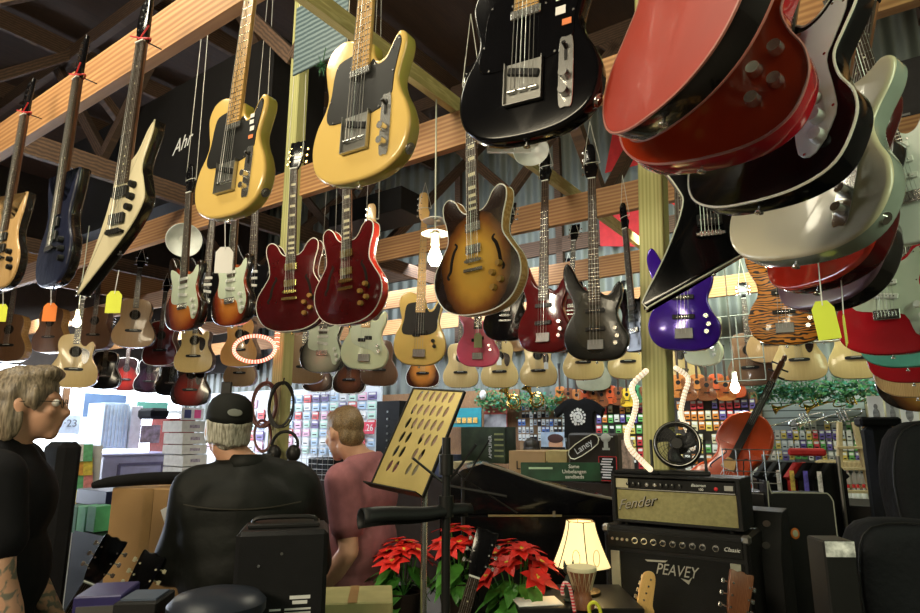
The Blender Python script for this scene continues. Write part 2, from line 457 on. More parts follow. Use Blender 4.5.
# ------------------------------------------------------------------ guitar outlines (x right, z up, metres; bottom of body at z=0)
def mirror(h):
    return h + [(-p[0],) + tuple(p[1:]) for p in h[::-1] if abs(p[0]) > 1e-6]
OUT = {}
OUT['tele'] = smooth_out([(0, 0), (-.085, .009), (-.14, .045), (-.160, .105), (-.151, .165), (-.124, .215), (-.117, .25), (-.128, .295), (-.136, .345), (-.118, .385), (-.08, .402), (-.045, .396), (-.028, .385, 1), (.028, .36, 1), (.036, .325), (.055, .306), (.077, .315), (.098, .350), (.116, .366), (.134, .352), (.136, .32), (.124, .275), (.118, .24), (.128, .205), (.152, .158), (.162, .105), (.142, .045), (.085, .009)])
OUT['strat'] = smooth_out([(0, 0), (-.08, .008), (-.138, .04), (-.16, .10), (-.148, .165), (-.116, .22), (-.112, .265), (-.132, .32), (-.148, .375), (-.145, .415), (-.125, .435), (-.103, .42), (-.078, .378), (-.050, .352), (-.028, .345, 1), (.028, .335, 1), (.045, .325), (.068, .335), (.09, .365), (.112, .385), (.130, .372), (.132, .33), (.118, .28), (.108, .24), (.122, .195), (.152, .15), (.160, .10), (.138, .035), (.08, .006)])
OUT['single'] = smooth_out([(0, 0), (-.09, .01), (-.145, .048), (-.166, .11), (-.152, .175), (-.12, .225), (-.115, .27), (-.125, .33), (-.135, .375), (-.118, .42), (-.075, .44), (-.035, .435), (-.028, .43, 1), (.028, .40, 1), (.038, .365), (.06, .35), (.085, .36), (.11, .385), (.133, .375), (.136, .335), (.12, .28), (.115, .245), (.13, .205), (.157, .16), (.166, .105), (.145, .045), (.09, .01)])
OUT['semi'] = smooth_out(mirror([(0, 0), (.09, .009), (.16, .045), (.200, .115), (.196, .185), (.158, .245), (.130, .295), (.136, .355), (.152, .410), (.150, .452), (.122, .47), (.090, .452), (.066, .415), (.045, .396), (.028, .392, 1)]))
OUT['bass'] = smooth_out([(0, 0), (-.09, .01), (-.145, .05), (-.165, .12), (-.148, .19), (-.115, .25), (-.118, .31), (-.15, .38), (-.165, .45), (-.158, .50), (-.138, .515), (-.112, .48), (-.085, .42), (-.055, .375), (-.032, .36, 1), (.032, .35, 1), (.055, .335), (.08, .345), (.10, .38), (.123, .40), (.14, .38), (.135, .32), (.115, .265), (.112, .23), (.13, .18), (.16, .125), (.158, .07), (.125, .02), (.06, 0)])
OUT['pbass'] = [(x * 1.06, z * 1.2) for x, z in OUT['tele']]
OUT['dread'] = smooth_out(mirror([(0, 0), (.10, .006), (.17, .035), (.198, .10), (.192, .17), (.160, .235), (.137, .285), (.138, .335), (.147, .385), (.142, .44), (.115, .482), (.06, .497), (.028, .5, 1)]))
OUT['cutaway'] = smooth_out([(0, 0), (-.10, .006), (-.17, .035), (-.198, .10), (-.192, .17), (-.160, .235), (-.137, .285), (-.138, .335), (-.147, .385), (-.142, .44), (-.115, .482), (-.06, .497), (-.028, .5, 1), (.028, .43, 1), (.045, .40), (.075, .39), (.10, .42), (.125, .435), (.145, .41), (.145, .36), (.137, .30), (.150, .25), (.185, .19), (.199, .13), (.19, .06), (.15, .02), (.09, .004)])
OUT['explorer'] = smooth_out([(-.21, -.10, 1), (-.195, -.115), (-.17, -.10), (.155, .065), (.17, .085), (.172, .105), (.12, .22), (.105, .29), (.115, .345), (.105, .37), (.085, .375), (.05, .33), (.028, .32, 1), (-.028, .33, 1), (-.055, .35), (-.12, .40), (-.155, .40), (-.15, .375), (-.085, .26), (-.075, .2), (-.13, .06), (-.205, -.08)], 4)
OUT['fin'] = smooth_out([(-.165, -.085, 1), (-.15, -.085), (.02, .06), (.085, .13), (.115, .19), (.10, .25), (.085, .29), (.088, .33), (.115, .41), (.118, .455, 1), (.09, .425), (.055, .36), (.028, .335, 1), (-.028, .33, 1), (-.045, .30), (-.055, .24), (-.075, .15), (-.12, .02)], 4)
OUT['super'] = smooth_out([(0, 0), (-.08, .008), (-.132, .045), (-.15, .105), (-.138, .165), (-.108, .22), (-.10, .265), (-.118, .32), (-.138, .37), (-.148, .425), (-.140, .435), (-.10, .385), (-.06, .345), (-.028, .335, 1), (.028, .32, 1), (.05, .31), (.075, .335), (.105, .385), (.125, .41), (.130, .40), (.122, .34), (.105, .28), (.10, .24), (.115, .195), (.142, .15), (.15, .10), (.13, .04), (.08, .006)])
KD = {  # body length, bridge z, nut z, thickness, neck joint z, half width at nut
    'tele': (.40, .105, .80, .045, .36, .021), 'strat': (.435, .135, .80, .045, .34, .021), 'single': (.44, .17, .82, .05, .40, .021), 'semi': (.47, .20, .86, .047, .39, .021),
    'bass': (.515, .08, .97, .045, .36, .020), 'pbass': (.48, .08, .97, .045, .42, .020), 'dread': (.50, .17, .83, .11, .50, .022), 'cutaway': (.50, .17, .83, .10, .45, .022),
    'explorer': (.40, .10, .76, .045, .32, .021), 'fin': (.45, .09, .76, .042, .33, .021), 'super': (.435, .13, .79, .042, .33, .021)}
HEADL = {'inline': .185, 'three': .17, 'bass': .20, 'slot': .17, 'point': .19}
def head_outline(h):
    if h == 'inline': return smooth_out([(-.021, 0, 1), (.021, 0, 1), (.024, .02), (.030, .05), (.018, .07), (.012, .11), (.004, .165), (-.012, .186), (-.036, .18), (-.046, .155), (-.042, .09), (-.034, .035)], 3)
    if h == 'bass': return smooth_out([(-.021, 0, 1), (.021, 0, 1), (.028, .03), (.034, .06), (.022, .09), (.020, .16), (.008, .2), (-.018, .205), (-.04, .19), (-.04, .10), (-.036, .03)], 3)
    if h == 'point': return smooth_out([(-.021, 0, 1), (.021, 0, 1), (.02, .03), (.012, .10), (.002, .19, 1), (-.04, .165), (-.045, .08), (-.034, .03)], 3)
    return smooth_out([(-.022, 0, 1), (.022, 0, 1), (.036, .045), (.043, .155), (.036, .17), (.018, .166), (0, .172), (-.018, .166), (-.036, .17), (-.043, .155), (-.036, .045)], 3)
GUARD = {
    'tele': smooth_out([(-.028, .30, 1), (.026, .30, 1), (.038, .312), (.055, .292), (.082, .300), (.102, .335), (.117, .35), (.125, .33), (.115, .28), (.108, .245), (.100, .19), (.045, .165), (-.055, .165, 1), (-.10, .17), (-.112, .20), (-.10, .25), (-.095, .30), (-.08, .335), (-.03, .345, 1)], 3),
    'strat': smooth_out([(-.028, .315, 1), (.026, .315, 1), (.05, .312), (.075, .325), (.095, .35), (.112, .355), (.117, .32), (.104, .265), (.098, .23), (.118, .17), (.128, .12), (.105, .06), (.075, .065), (.05, .13), (-.02, .145), (-.09, .16), (-.105, .2), (-.10, .26), (-.12, .33), (-.115, .36), (-.08, .345), (-.05, .325)], 3),
    'bass': smooth_out([(-.03, .34, 1), (.03, .33, 1), (.055, .322), (.08, .33), (.105, .37), (.12, .37), (.118, .31), (.10, .25), (.11, .19), (.12, .13), (.085, .10), (.05, .13), (-.02, .15), (-.085, .18), (-.10, .24), (-.105, .30), (-.135, .37), (-.13, .41), (-.10, .39), (-.06, .355)], 3),
    'pbass': smooth_out([(-.03, .33, 1), (.03, .33, 1), (.055, .32), (.08, .33), (.105, .37), (.12, .37), (.118, .31), (.10, .25), (.095, .2), (.04, .215), (-.04, .22), (-.095, .24), (-.105, .30), (-.13, .37), (-.12, .40), (-.09, .38), (-.05, .35)], 3),
    'single': smooth_out([(.032, .33, 1), (.10, .30), (.105, .24), (.07, .17), (.04, .165), (.034, .2)], 3),
    'semi': smooth_out([(.035, .36, 1), (.09, .34), (.10, .29), (.075, .20), (.045, .19), (.04, .25)], 3),
    'drop': smooth_out([(.045, .375, 1), (.10, .35), (.115, .30), (.10, .24), (.075, .225), (.055, .26), (.052, .31)], 4)}
GUARD['pbass'] = [(x * 1.06, z * 1.2) for x, z in GUARD['tele']]
# ------------------------------------------------------------------ guitar builder
def knob(mb, x, z, y, r=.012, h=.016, mi=0): mb.cyl((x, y, z), (x, y - h, z), r, r * .85, 14, mi)
def guitar(name, kind, top, side, label, cat, neck='rose', head='inline', headm=None, guard=None, hw=CHROME, pick='single', binding=None, group=None, lod=1, back=None, nopick=False, inlay='dot', hornmat=None, nostring=False):
    BL, bz, nz, th, jz, hn = KD[kind]; out = OUT[kind]; yf = -th / 2; ac = kind in ('dread', 'cutaway')
    root = empty(name); tag(root, label, cat, group)
    mb = MB(); mb.slab(out, yf, th / 2, .004 if (ac or binding or kind in ('explorer', 'fin')) else .009, 0, 1)
    mb.m[-1] = 2; mb.build('body', [top, side, back or side], root, angle=35)
    if binding:
        o2 = offs(out if area2(out) > 0 else out[::-1], .0012)
        mb = MB(); mb.tube([(x, yf + .0015, z) for x, z in o2], .0032 if lod else .0026, 5, closed=True)
        if ac or kind == 'semi': mb.tube([(x, th / 2 - .0015, z) for x, z in o2], .0028, 5, closed=True)
        mb.build('binding', binding, root)
    nm = MAPLE if neck == 'maple' else MAHO
    fm = MAPLE if neck == 'maple' else ROSE
    # neck
    n0 = jz - (.0 if ac else .02); wb = .028 if kind not in ('bass', 'pbass') else .031
    fy = yf - .008
    mb = MB(); K = 8; vs = []
    for z, hwid in ((n0 - (0 if ac else .05), wb), (nz, hn)):
        dp = .022
        for i in range(K + 1):
            t = PI * i / K; vs.append((hwid * math.cos(t), fy + .003 + dp * math.sin(t), z))
    fs = [(i, i + 1, K + 2 + i, K + 1 + i) for i in range(K)] + [(K, 0, K + 1, 2 * K + 1), list(range(K + 1))[::-1], list(range(K + 1, 2 * K + 2))]
    mb.add(vs, fs); mb.build('neck', nm if headm is None or neck == 'maple' else nm, root)
    # fretboard with frets and position dots
    e0 = (jz - .075) if not ac else .405
    if kind == 'semi': e0 = .335
    mb = MB()
    def hwz(z): return hn + (wb - hn) * (nz - z) / (nz - e0)
    w0, w1 = hwz(e0), hn
    mb.add([(-w0, fy, e0), (w0, fy, e0), (w1, fy, nz), (-w1, fy, nz), (-w0, fy + .006, e0), (w0, fy + .006, e0), (w1, fy + .006, nz), (-w1, fy + .006, nz)], [(0, 1, 2, 3), (7, 6, 5, 4), (0, 4, 5, 1), (1, 5, 6, 2), (2, 6, 7, 3), (3, 7, 4, 0)])
    sc = nz - bz; i = 1
    while True:
        z = nz - sc * (1 - 2 ** (-i / 12))
        if z < e0 + .004 or i > 24: break
        hh = hwz(z); mb.box((0, fy - .0006, z), (2 * hh, .0016, .0022), mi=1)
        if i in (3, 5, 7, 9, 12, 15, 17, 19, 21):
            zc = z + .5 * (sc * (2 ** (-(i - 1) / 12) - 2 ** (-i / 12)))
            if inlay == 'dot':
                for dx in ((-.012, .012) if i == 12 else (0,)): mb.cyl((dx, fy + .001, zc), (dx, fy - .0006, zc), .0032, n=8, mi=2)
            else: mb.box((0, fy - .0003, zc), (hh * 1.3, .0008, .013), mi=2)
        i += 1
    mb.build('fretboard', [fm, FRET, BLKP if neck == 'maple' else CREAM], root)
    MB().box((0, fy - .001, nz + .002), (2 * hn, .010, .005)).build('nut', WHITE, root)
    # headstock with tuners
    ho = head_outline(head); hp = empty_none = None
    mb = MB(); mb.slab(ho, -.007, .007, .002)
    hs = mb.build('headstock', headm or (MAPLE if neck == 'maple' else BLACK), root, loc=(0, fy + .011, nz), rot=(math.radians(-10 if head in ('three', 'slot') else -3), 0, 0))
    tm = MB(); tm.cyl((0, -.012, 0), (0, .016, 0), .0035, n=8); tm.cyl((-.004, .012, 0), (-.022, .012, 0), .003, n=6)
    tm.box((-.027, .012, 0), (.012, .007, .016), bev=.002)
    if head == 'three' or head == 'slot': spots = [(-.030, z, 1) for z in (.045, .085, .125)] + [(.030, z, -1) for z in (.045, .085, .125)]
    elif head == 'bass': spots = [(-.024, z, 1) for z in (.04, .082, .124, .166)]
    else: spots = [(-.024 + .010 * (z - .03) / .13, z, 1) for z in (.028, .054, .080, .106, .132, .158)]
    t0 = None
    for x, z, s_ in spots:
        if t0 is None: t = t0 = tm.build('tuner', hw, hs)
        else:
            t = t0.copy(); COL.objects.link(t); t.parent = hs
        t.location = (x, 0, z); t.rotation_euler = (0, 0 if s_ > 0 else PI, 0)
    # face fittings
    gy = yf - .0022
    if guard and not ac:
        go = GUARD.get(kind, GUARD['strat']); mb = MB(); mb.slab(go, gy, yf + .001, .0008, steps=1)
        pg = mb.build('pickguard', guard, root)
        if lod == 0:
            sc_ = MB()
            for q in range(0, len(go), 6):
                x, z = offs(go if area2(go) > 0 else go[::-1], .005)[q]; sc_.cyl((x, gy, z), (x, gy - .0012, z), .0026, n=8)
            sc_.build('screw', hw, pg)
    sp = .0100 if kind not in ('bass', 'pbass') else .017
    ns = 6 if kind not in ('bass', 'pbass') else 4
    if ac:
        hz = .335
        mb = MB(); mb.cyl((0, yf + .001, hz), (0, yf - .0006, hz), .050, n=32); mb.build('soundhole', mat('dark soundhole', (0.012, 0.008, 0.006), 0.9), root)
        mb = MB(); mb.tube([(.053 * math.cos(t * PI / 16), yf - .0004, hz + .053 * math.sin(t * PI / 16)) for t in range(32)], .0016, 4, closed=True); mb.build('rosette', ROSE, root)
        if guard: MB().slab(GUARD['drop'], gy + .0006, yf + .001).build('pickguard', guard, root)
        br = smooth_out([(-.078, bz), (-.07, bz + .012), (-.03, bz + .016), (.03, bz + .016), (.07, bz + .012), (.078, bz), (.065, bz - .012), (0, bz - .014), (-.065, bz - .012)], 3)
        b = MB().slab(br, yf - .009, yf + .001, .002).build('bridge', BLKP if top is not BLACK else ROSE, root)
        MB().box((0, yf - .010, bz + .006), (.072, .004, .003)).build('saddle', WHITE, b)
    else:
        py = yf - .002
        def pu(z, wd=.078, h=.018, m=BLKP, rot=0, y=.009):
            mb = MB(); mb.box((0, 0, 0), (wd, y, h), bev=.003); p = mb.build('pickup', m, root, loc=(0, py - y / 2 + .001, z), rot=(0, rot, 0))
            if lod == 0:
                q = MB()
                for s_ in range(6): q.cyl((-.026 + .0104 * s_, -y / 2 - .0008, 0), (-.026 + .0104 * s_, 0, 0), .0026, n=8)
                q.build('pole_piece', hw, p)
        kn = []
        if pick == 'tele':
            pu(.285, .070, .022, CHROME); mb = MB(); z0 = bz - .028
            mb.box((0, py - .001, z0 + .045), (.086, .003, .098), bev=.001)
            for sx in (-1, 1): mb.box((sx * .042, py - .006, z0 + .045), (.002, .012, .098))
            mb.box((0, py - .006, z0 - .003), (.086, .012, .002)); b = mb.build('bridge', STEEL, root)
            for s_ in (-1, 0, 1): MB().cyl((s_ * .024 - .009, py - .007, bz - .002), (s_ * .024 + .009, py - .007, bz - .002), .005, n=10).build('saddle', CHROME, b)
            q = MB(); q.box((0, py - .004, bz + .038), (.074, .010, .018), rot=Matrix.Rotation(.28, 3, 'Y'), bev=.004); q.build('pickup', BLKP, root)
            cp = MB().slab(smooth_out([(.078, .05), (.092, .045), (.106, .05), (.108, .12), (.106, .195), (.092, .20), (.078, .195), (.076, .12)], 3), py - .002, yf + .001, .0006, steps=1).build('control_plate', CHROME, root)
            q = MB(); knob(q, 0, 0, 0, .011, .018)
            for z in (.075, .112): q.build('knob', hw, cp, loc=(.092, py - .002, z))
            q = MB(); q.box((.092, py - .003, .165), (.006, .002, .036)); q.cyl((.092, py - .002, .172), (.092, py - .018, .178), .003, .0045, 8); q.build('selector_switch', BLKP, cp)
            q = MB(); q.cyl((0, 0, 0), (.004, 0, 0), .0145, n=16); q.cyl((.003, 0, 0), (.008, 0, 0), .008, n=12); q.build('jack_socket', hw, root, loc=(.148, 0, .058), rot=(0, .55, 0))
        elif pick == 'single':
            for z, r_ in ((.20, .16), (.245, 0), (.29, 0)): pu(z, rot=r_, m=WHITE if guard in (BLKP, ) else (BLKP if guard is None else WHITE))
            kn = [(.088, .16), (.10, .122), (.108, .085)]
        elif pick == 'hum':
            for z in (bz + .045, (.33 if kind == 'semi' else jz - .105)): pu(z, .072, .036, hw if hw is GOLD or kind in ('semi', 'single') else BLKP, y=.012)
            kn = [(.085, .14), (.115, .17), (.088, .085), (.12, .11)] if kind in ('semi', 'single') else [(.085, .15), (.10, .115), (.11, .08)]
            if kind == 'explorer': kn = [(.085, .185), (.09, .145), (.095, .105)]
            if kind == 'fin': kn = [(.062, .24), (.06, .20), (.055, .165)]
        elif pick == 'bass':
            for z in (.16, .255): pu(z, .10, .022)
            kn = [(.10, .16), (.11, .12), (.10, .085)]
        elif pick == 'pbass':
            for z, x in ((.20, -.022), (.215, .022)):
                mb = MB(); mb.box((x, py - .004, z), (.05, .010, .024), bev=.003); mb.build('pickup', BLKP, root)
            kn = [(.088, .16), (.098, .125)]
        km = MB(); knob(km, 0, 0, 0, .0125, .016)
        k0 = None
        for x, z in kn:
            if k0 is None: kk = k0 = km.build('knob', (hw if hw is CHROME and binding is None else mat('amber knob', (.35, .2, .05), .3)) if kind == 'semi' else (hw if kind in ('explorer', 'bass', 'tele') or (kind == 'single' and hw is CHROME and pick == 'hum' and lod == 0) else (WHITE if guard is not None and guard is not BLKP and guard is not BLACK else BLKP)), root)
            else: kk = k0.copy(); COL.objects.link(kk); kk.parent = root
            kk.location = (x, py, z)
        if pick != 'tele':
            mb = MB()
            if kind in ('bass', 'pbass'): mb.box((0, py - .003, bz), (.08, .008, .05), bev=.002); mb.box((0, py - .008, bz - .022), (.08, .014, .004))
            elif pick == 'hum': mb.box((0, py - .010, bz), (.078, .008, .011), bev=.003); mb.cyl((-.036, py, bz), (-.036, py - .012, bz), .005); mb.cyl((.036, py, bz), (.036, py - .012, bz), .005)
            else: mb.box((0, py - .004, bz), (.078, .009, .035), bev=.002)
            b = mb.build('bridge', hw if ns == 6 else mat('dull bass bridge metal', (.30, .30, .29), .45, .8), root)
            if ns == 6:
                q = MB(); q.box((0, 0, 0), (.007, .008, .018), bev=.001)
                for s_ in range(6): q.build('saddle', hw, b, loc=(-.026 + .0104 * s_, py - .012, bz))
            if pick == 'hum' and kind in ('semi', 'single'):
                mb = MB(); mb.box((0, py - .010, bz - .035), (.088, .009, .014), bev=.004); mb.build('tailpiece', hw, root)
        if kind == 'semi':
            for s_ in (-1, 1):
                pth = curve3([(s_ * .095, yf - .0006, .285), (s_ * .085, yf - .0006, .272), (s_ * .100, yf - .0006, .25), (s_ * .112, yf - .0006, .215), (s_ * .118, yf - .0006, .18), (s_ * .132, yf - .0006, .16), (s_ * .124, yf - .0006, .148)], 5)
                mb = MB(); mb.tube(pth, [.004 + .004 * math.sin(PI * i / (len(pth) - 1)) for i in range(len(pth))], 6); mb.xf(Matrix.Translation((0, yf, 0)) @ Matrix.Diagonal((1, .12, 1, 1)) @ Matrix.Translation((0, -yf, 0)))
                mb.build('sound_hole', mat('dark soundhole', (0.012, 0.008, 0.006), 0.9), root)
    # strings
    if not nostring:
        ztop = nz; z1 = bz if kind not in () else bz; yy = fy - .0035
        sm = STEEL
        if lod == 0:
            for i in range(ns):
                x1 = (i - (ns - 1) / 2) * sp; x0 = (i - (ns - 1) / 2) * (2 * (hn - .003) / (ns - 1))
                MB().cyl((x1, yf - .014, z1), (x0, yy, ztop + .004), .0007 + (.0004 if i < 3 else 0), n=5).build('string', sm, root)
        else:
            mb = MB()
            for i in range(ns):
                x1 = (i - (ns - 1) / 2) * sp; x0 = (i - (ns - 1) / 2) * (2 * (hn - .003) / (ns - 1))
                mb.cyl((x1, yf - .014, z1), (x0, yy, ztop + .004), .0009, n=4)
            mb.build('strings', sm, root)
    # strap button at the bottom
    MB().lathe([(.003, 0), (.003, -.006), (.0075, -.010), (.0075, -.013), (.002, -.015)], n=12).build('strap_button', hw, root, loc=(out[0][0] if kind not in ('explorer', 'fin') else 0, 0, .001 if kind not in ('explorer', 'fin') else (-.01 if kind == 'explorer' else .035)))
    if nopick: pass
    return root
def place(root, bot, top, L, turn=0.0, flip=False):
    """stand the guitar on the line from one seen point to another, L metres apart"""
    r1, r2 = ray(*bot), ray(*top); d = L / (r2 - r1).length
    P, Q = r1 * d, r2 * d; P.z += CAMH; Q.z += CAMH
    orient(root, P, (Q - P).normalized(), turn, flip)
    return d
def orient(root, P, Z, turn, flip=False):
    al = math.atan2(P.x, P.y); th_ = -(al + math.radians(turn)) + (PI if flip else 0)
    X = Vector((math.cos(th_), math.sin(th_), 0)); X = (X - Z * X.dot(Z)).normalized(); Y = Z.cross(X)
    M = Matrix((X, Y, Z)).transposed().to_4x4(); M.translation = P
    root.rotation_euler = M.to_euler(); root.location = P
    a, b = P.dot(EA), P.dot(EB)
    print('PLACE %-26s d=%.2f a=%.2f b=%.2f z=%.2f' % (root.get('label', '')[:26], P.y, a, b, P.z))
def hang(root, kind, head, m=None, ztop=3.30, tie=False):
    """cord from the headstock up to the joist it hangs from"""
    M = Matrix.Translation(root.location) @ root.rotation_euler.to_matrix().to_4x4() @ Matrix.Diagonal(tuple(root.scale) + (1,))
    nz = KD[kind][2]; hl = HEADL[head]; th = KD[kind][3]
    I = M.inverted()
    if tie:
        p = Vector((0, -th / 2 + .006, nz + .015)); W = M @ p
        b = W.dot(EB); hook = W + EB * max(.02, min(.06, 1.075 - b))
        mb = MB()
        loop = [p + Vector((.026 * math.cos(t * PI / 6), .014 * math.sin(t * PI / 6), .004 * math.sin(t * PI / 3))) for t in range(12)]
        mb.tube(loop, .0035, 6, closed=True); MB().tube([p + Vector((.0, .012, 0)), I @ hook], .0025, 6).build('hanger_hook', BLKP, root)
        for dx, dz in ((-.05, .02), (.045, .03), (.05, -.02)): mb.tube([p + Vector((0, -.016, 0)), p + Vector((dx, -.02, dz))], .0028, 5)
        mb.build('red_tie', RED, root)
        return
    p = Vector((0, -th / 2 + .004, nz + hl * .6)); W = M @ p
    q = Vector((W.x, W.y, max(ztop, W.z + .12)))
    mb = MB(); lp = [p + Vector((.045 * math.cos(t * PI / 5), .014 * math.sin(t * PI / 5), -.03)) for t in range(10)]
    mb.tube(lp, .002, 5, closed=True)
    for s_ in (-1, 1): mb.tube([p + Vector((.045 * s_, 0, -.03)), I @ q], .0018, 5)
    mb.build('hanging_cord', m or mat('pale cord', (.6, .58, .5), .7), root)
# ------------------------------------------------------------------ finishes
BSC = (0.76, 0.53, 0.16)
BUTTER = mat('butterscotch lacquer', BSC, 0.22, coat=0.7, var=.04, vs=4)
BUTTER_GREENLIT = mat('butterscotch rim with green light', (0.62, 0.56, 0.12), 0.22, coat=0.7, var=.04)  # same lacquer with the greenish side light put into its colour
SPRUCE = wood('yellow spruce', (0.60, 0.42, 0.17), (0.74, 0.55, 0.25), (40, 40, 1.5), 0.3, 0.5, 1.5)
AMBER = wood('amber top', (0.62, 0.30, 0.09), (0.75, 0.42, 0.14), (40, 40, 1.5), 0.3, 0.5, 1.5)
TANW = wood('tan cedar', (0.30, 0.17, 0.07), (0.42, 0.26, 0.12), (40, 40, 1.5), 0.4, 0.3, 1.5)
BRNW = wood('brown mahogany top', (0.11, 0.050, 0.022), (0.19, 0.09, 0.042), (30, 30, 1.5), 0.4, 0.3, 1.5)
ROSEB = wood('reddish rosewood side', (0.10, 0.035, 0.018), (0.22, 0.09, 0.045), (12, 12, 4), 0.3, 0.5)
HONEY = wood('honey wood side', (0.50, 0.26, 0.08), (0.70, 0.42, 0.16), (12, 12, 4), 0.25, 0.6)
CHERRY = mat('dark cherry red lacquer', (0.075, 0.005, 0.006), 0.14, coat=0.6, var=.15)
CHERRYL = mat('bright cherry red lacquer', (0.55, 0.03, 0.015), 0.12, coat=0.9)
REDTOP = mat('worn red lacquer', (0.36, 0.035, 0.018), 0.5, coat=0.08, var=.18, vs=3)
REDOR = mat('orange red lacquer', (0.50, 0.045, 0.012), 0.14, coat=0.8, var=.15, vs=4)
FIESTA = mat('red lacquer', (0.50, 0.012, 0.02), 0.14, coat=0.9, var=.06)
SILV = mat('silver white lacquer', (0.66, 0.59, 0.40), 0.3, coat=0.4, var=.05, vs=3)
SILVS = mat('lacquer rim with grey green light', (0.30, 0.35, 0.30), 0.2, coat=0.8)  # greenish light on the right hand sides is painted into this rim
PURP = mat('deep violet metallic lacquer', (0.05, 0.010, 0.34), 0.14, .3, coat=0.9)
PINK = mat('pink lacquer', (0.92, 0.13, 0.25), 0.3, coat=0.6, var=.04)
WLAQ = mat('white lacquer', (0.72, 0.75, 0.70), 0.16, coat=0.9, var=.02)
WGRN = mat('pale green white lacquer', (0.66, 0.72, 0.50), 0.2, coat=0.7, var=.03)
TEAL = mat('teal lacquer', (0.10, 0.38, 0.30), 0.16, coat=0.8)
NAVY = mat('dark blue carved wood', (0.010, 0.013, 0.035), 0.45, coat=0.1, bump=.5, bs=18, spec=.3)
CHAR = burst('charcoal burst', [(0, (.045, .042, .03)), (.6, (.025, .024, .018)), (1, (.004, .004, .004))], .2, .16, .24, coat=.15)
SB335 = burst('vintage sunburst', [(0, (.74, .48, .09)), (.48, (.62, .34, .05)), (.74, (.20, .07, .015)), (.90, (.018, .008, .005))], .185, .20, .25)
SB3 = burst('three tone sunburst', [(0, (.70, .30, .06)), (.45, (.55, .18, .03)), (.72, (.22, .03, .01)), (.92, (.012, .006, .004))], .17, .17, .27)
SBO = burst('orange sunburst', [(0, (.80, .40, .07)), (.5, (.65, .22, .03)), (.85, (.05, .012, .006))], .2, .21, .27)
DKB = burst('dark tobacco burst', [(0, (.20, .07, .025)), (.5, (.10, .03, .012)), (.9, (.008, .004, .003))], .17, .21, .26)
REDB = burst('dark red burst', [(0, (.42, .03, .015)), (.5, (.22, .014, .010)), (.9, (.010, .004, .004))], .17, .21, .26)
PURB = burst('dark plum burst', [(0, (.10, .02, .05)), (.5, (.045, .010, .03)), (.9, (.008, .004, .006))], .17, .21, .26)
BURG = mat('burgundy lacquer', (0.13, 0.012, 0.012), 0.16, coat=.8)
SILB = burst('silver burst', [(0, (.60, .58, .46)), (.55, (.32, .31, .24)), (.9, (.02, .02, .02))], .12, .17, .2, rough=.2)
TIGER = stripes('tiger striped top', (.03, .012, .006), (.85, .30, .03), (.35, 1, 1), .34, sc=22, dist=12)
NATB = wood('natural ash', (0.55, 0.33, 0.13), (0.70, 0.47, 0.22), (10, 10, 1.5), 0.3, 0.6)
DSIDE = mat('near black side', (0.012, 0.010, 0.010), 0.2, coat=.8)
TORT = mat('dark pickguard', (0.02, 0.012, 0.010), 0.2, coat=.5)
G_ROW = 'guitars hung on the nearest joist'
# ---- nearest joist, left half
g = guitar('electric_guitar', 'super', NATB, DSIDE, 'natural wood electric guitar with black pickups hanging furthest left on the joist', 'guitar', head='point', pick='hum', hw=BLKP, lod=0)
place(g, (1, 290), (30, 118), .79, 68); hang(g, 'super', 'point', tie=True)
g = guitar('electric_guitar', 'super', NAVY, DSIDE, 'dark blue carved electric guitar hanging left of the pale pointed one', 'guitar', head='point', pick='hum', hw=BLKP, lod=0)
place(g, (54, 287), (84, 82), .79, 72); hang(g, 'super', 'point', tie=True)
g = guitar('electric_guitar', 'fin', SILV, DSIDE, 'pale silver electric guitar with a long pointed tail and black sides', 'guitar', head='point', pick='hum', hw=BLKP, lod=0)
place(g, (119, 262), (148, 47), .76, 58); hang(g, 'fin', 'point', tie=True)
T1 = guitar('electric_guitar', 'tele', BUTTER, BUTTER_GREENLIT, 'smaller butterscotch yellow guitar with black pickguard and white tag hung below it', 'guitar', neck='maple', guard=BLKP, pick='tele', lod=0, group='butterscotch guitars')
place(T1, (229, 219), (245, 96), .40, 54); hang(T1, 'tele', 'inline', tie=True)
q = MB()
for z, s_ in ((.30, .013), (.28, .013), (.258, .014)): q.box((.085 if z > .27 else .09, -.0262, z), (.018, .0008, s_))
q.build('sticker', PAPER, T1)
MB().box((.088, -.0262, .232), (.020, .0008, .012)).build('price_sticker', mat('orange sticker', (.8, .22, .06), .6), T1)
T2 = guitar('electric_guitar', 'tele', BUTTER, BUTTER_GREENLIT, 'large butterscotch yellow electric guitar with black pickguard, right of the other yellow one', 'guitar', neck='maple', guard=BLKP, pick='tele', lod=0, group='butterscotch guitars')
del T2['group'], T1['group']
place(T2, (360, 184), (371, 37), .40, 44); hang(T2, 'tele', 'inline', tie=True)
T3 = guitar('electric_guitar', 'tele', BLACK, BLACK, 'glossy black electric guitar with chrome control plate and white stickers, at the top centre', 'guitar', neck='maple', guard=BLACK, pick='tele', lod=0)
place(T3, (527, 142), (533, -26), .40, 24); hang(T3, 'tele', 'inline', tie=True)
q = MB()
for z, s_ in ((.325, .018), (.298, .022), (.265, .024)): q.box((.078, -.0262, z), (.022, .0008, s_ * .8))
q.build('sticker', PAPER, T3)
MB().box((.092, -.0262, .235), (.020, .0008, .014)).build('price_sticker', mat('orange sticker', (.8, .22, .06), .6), T3)
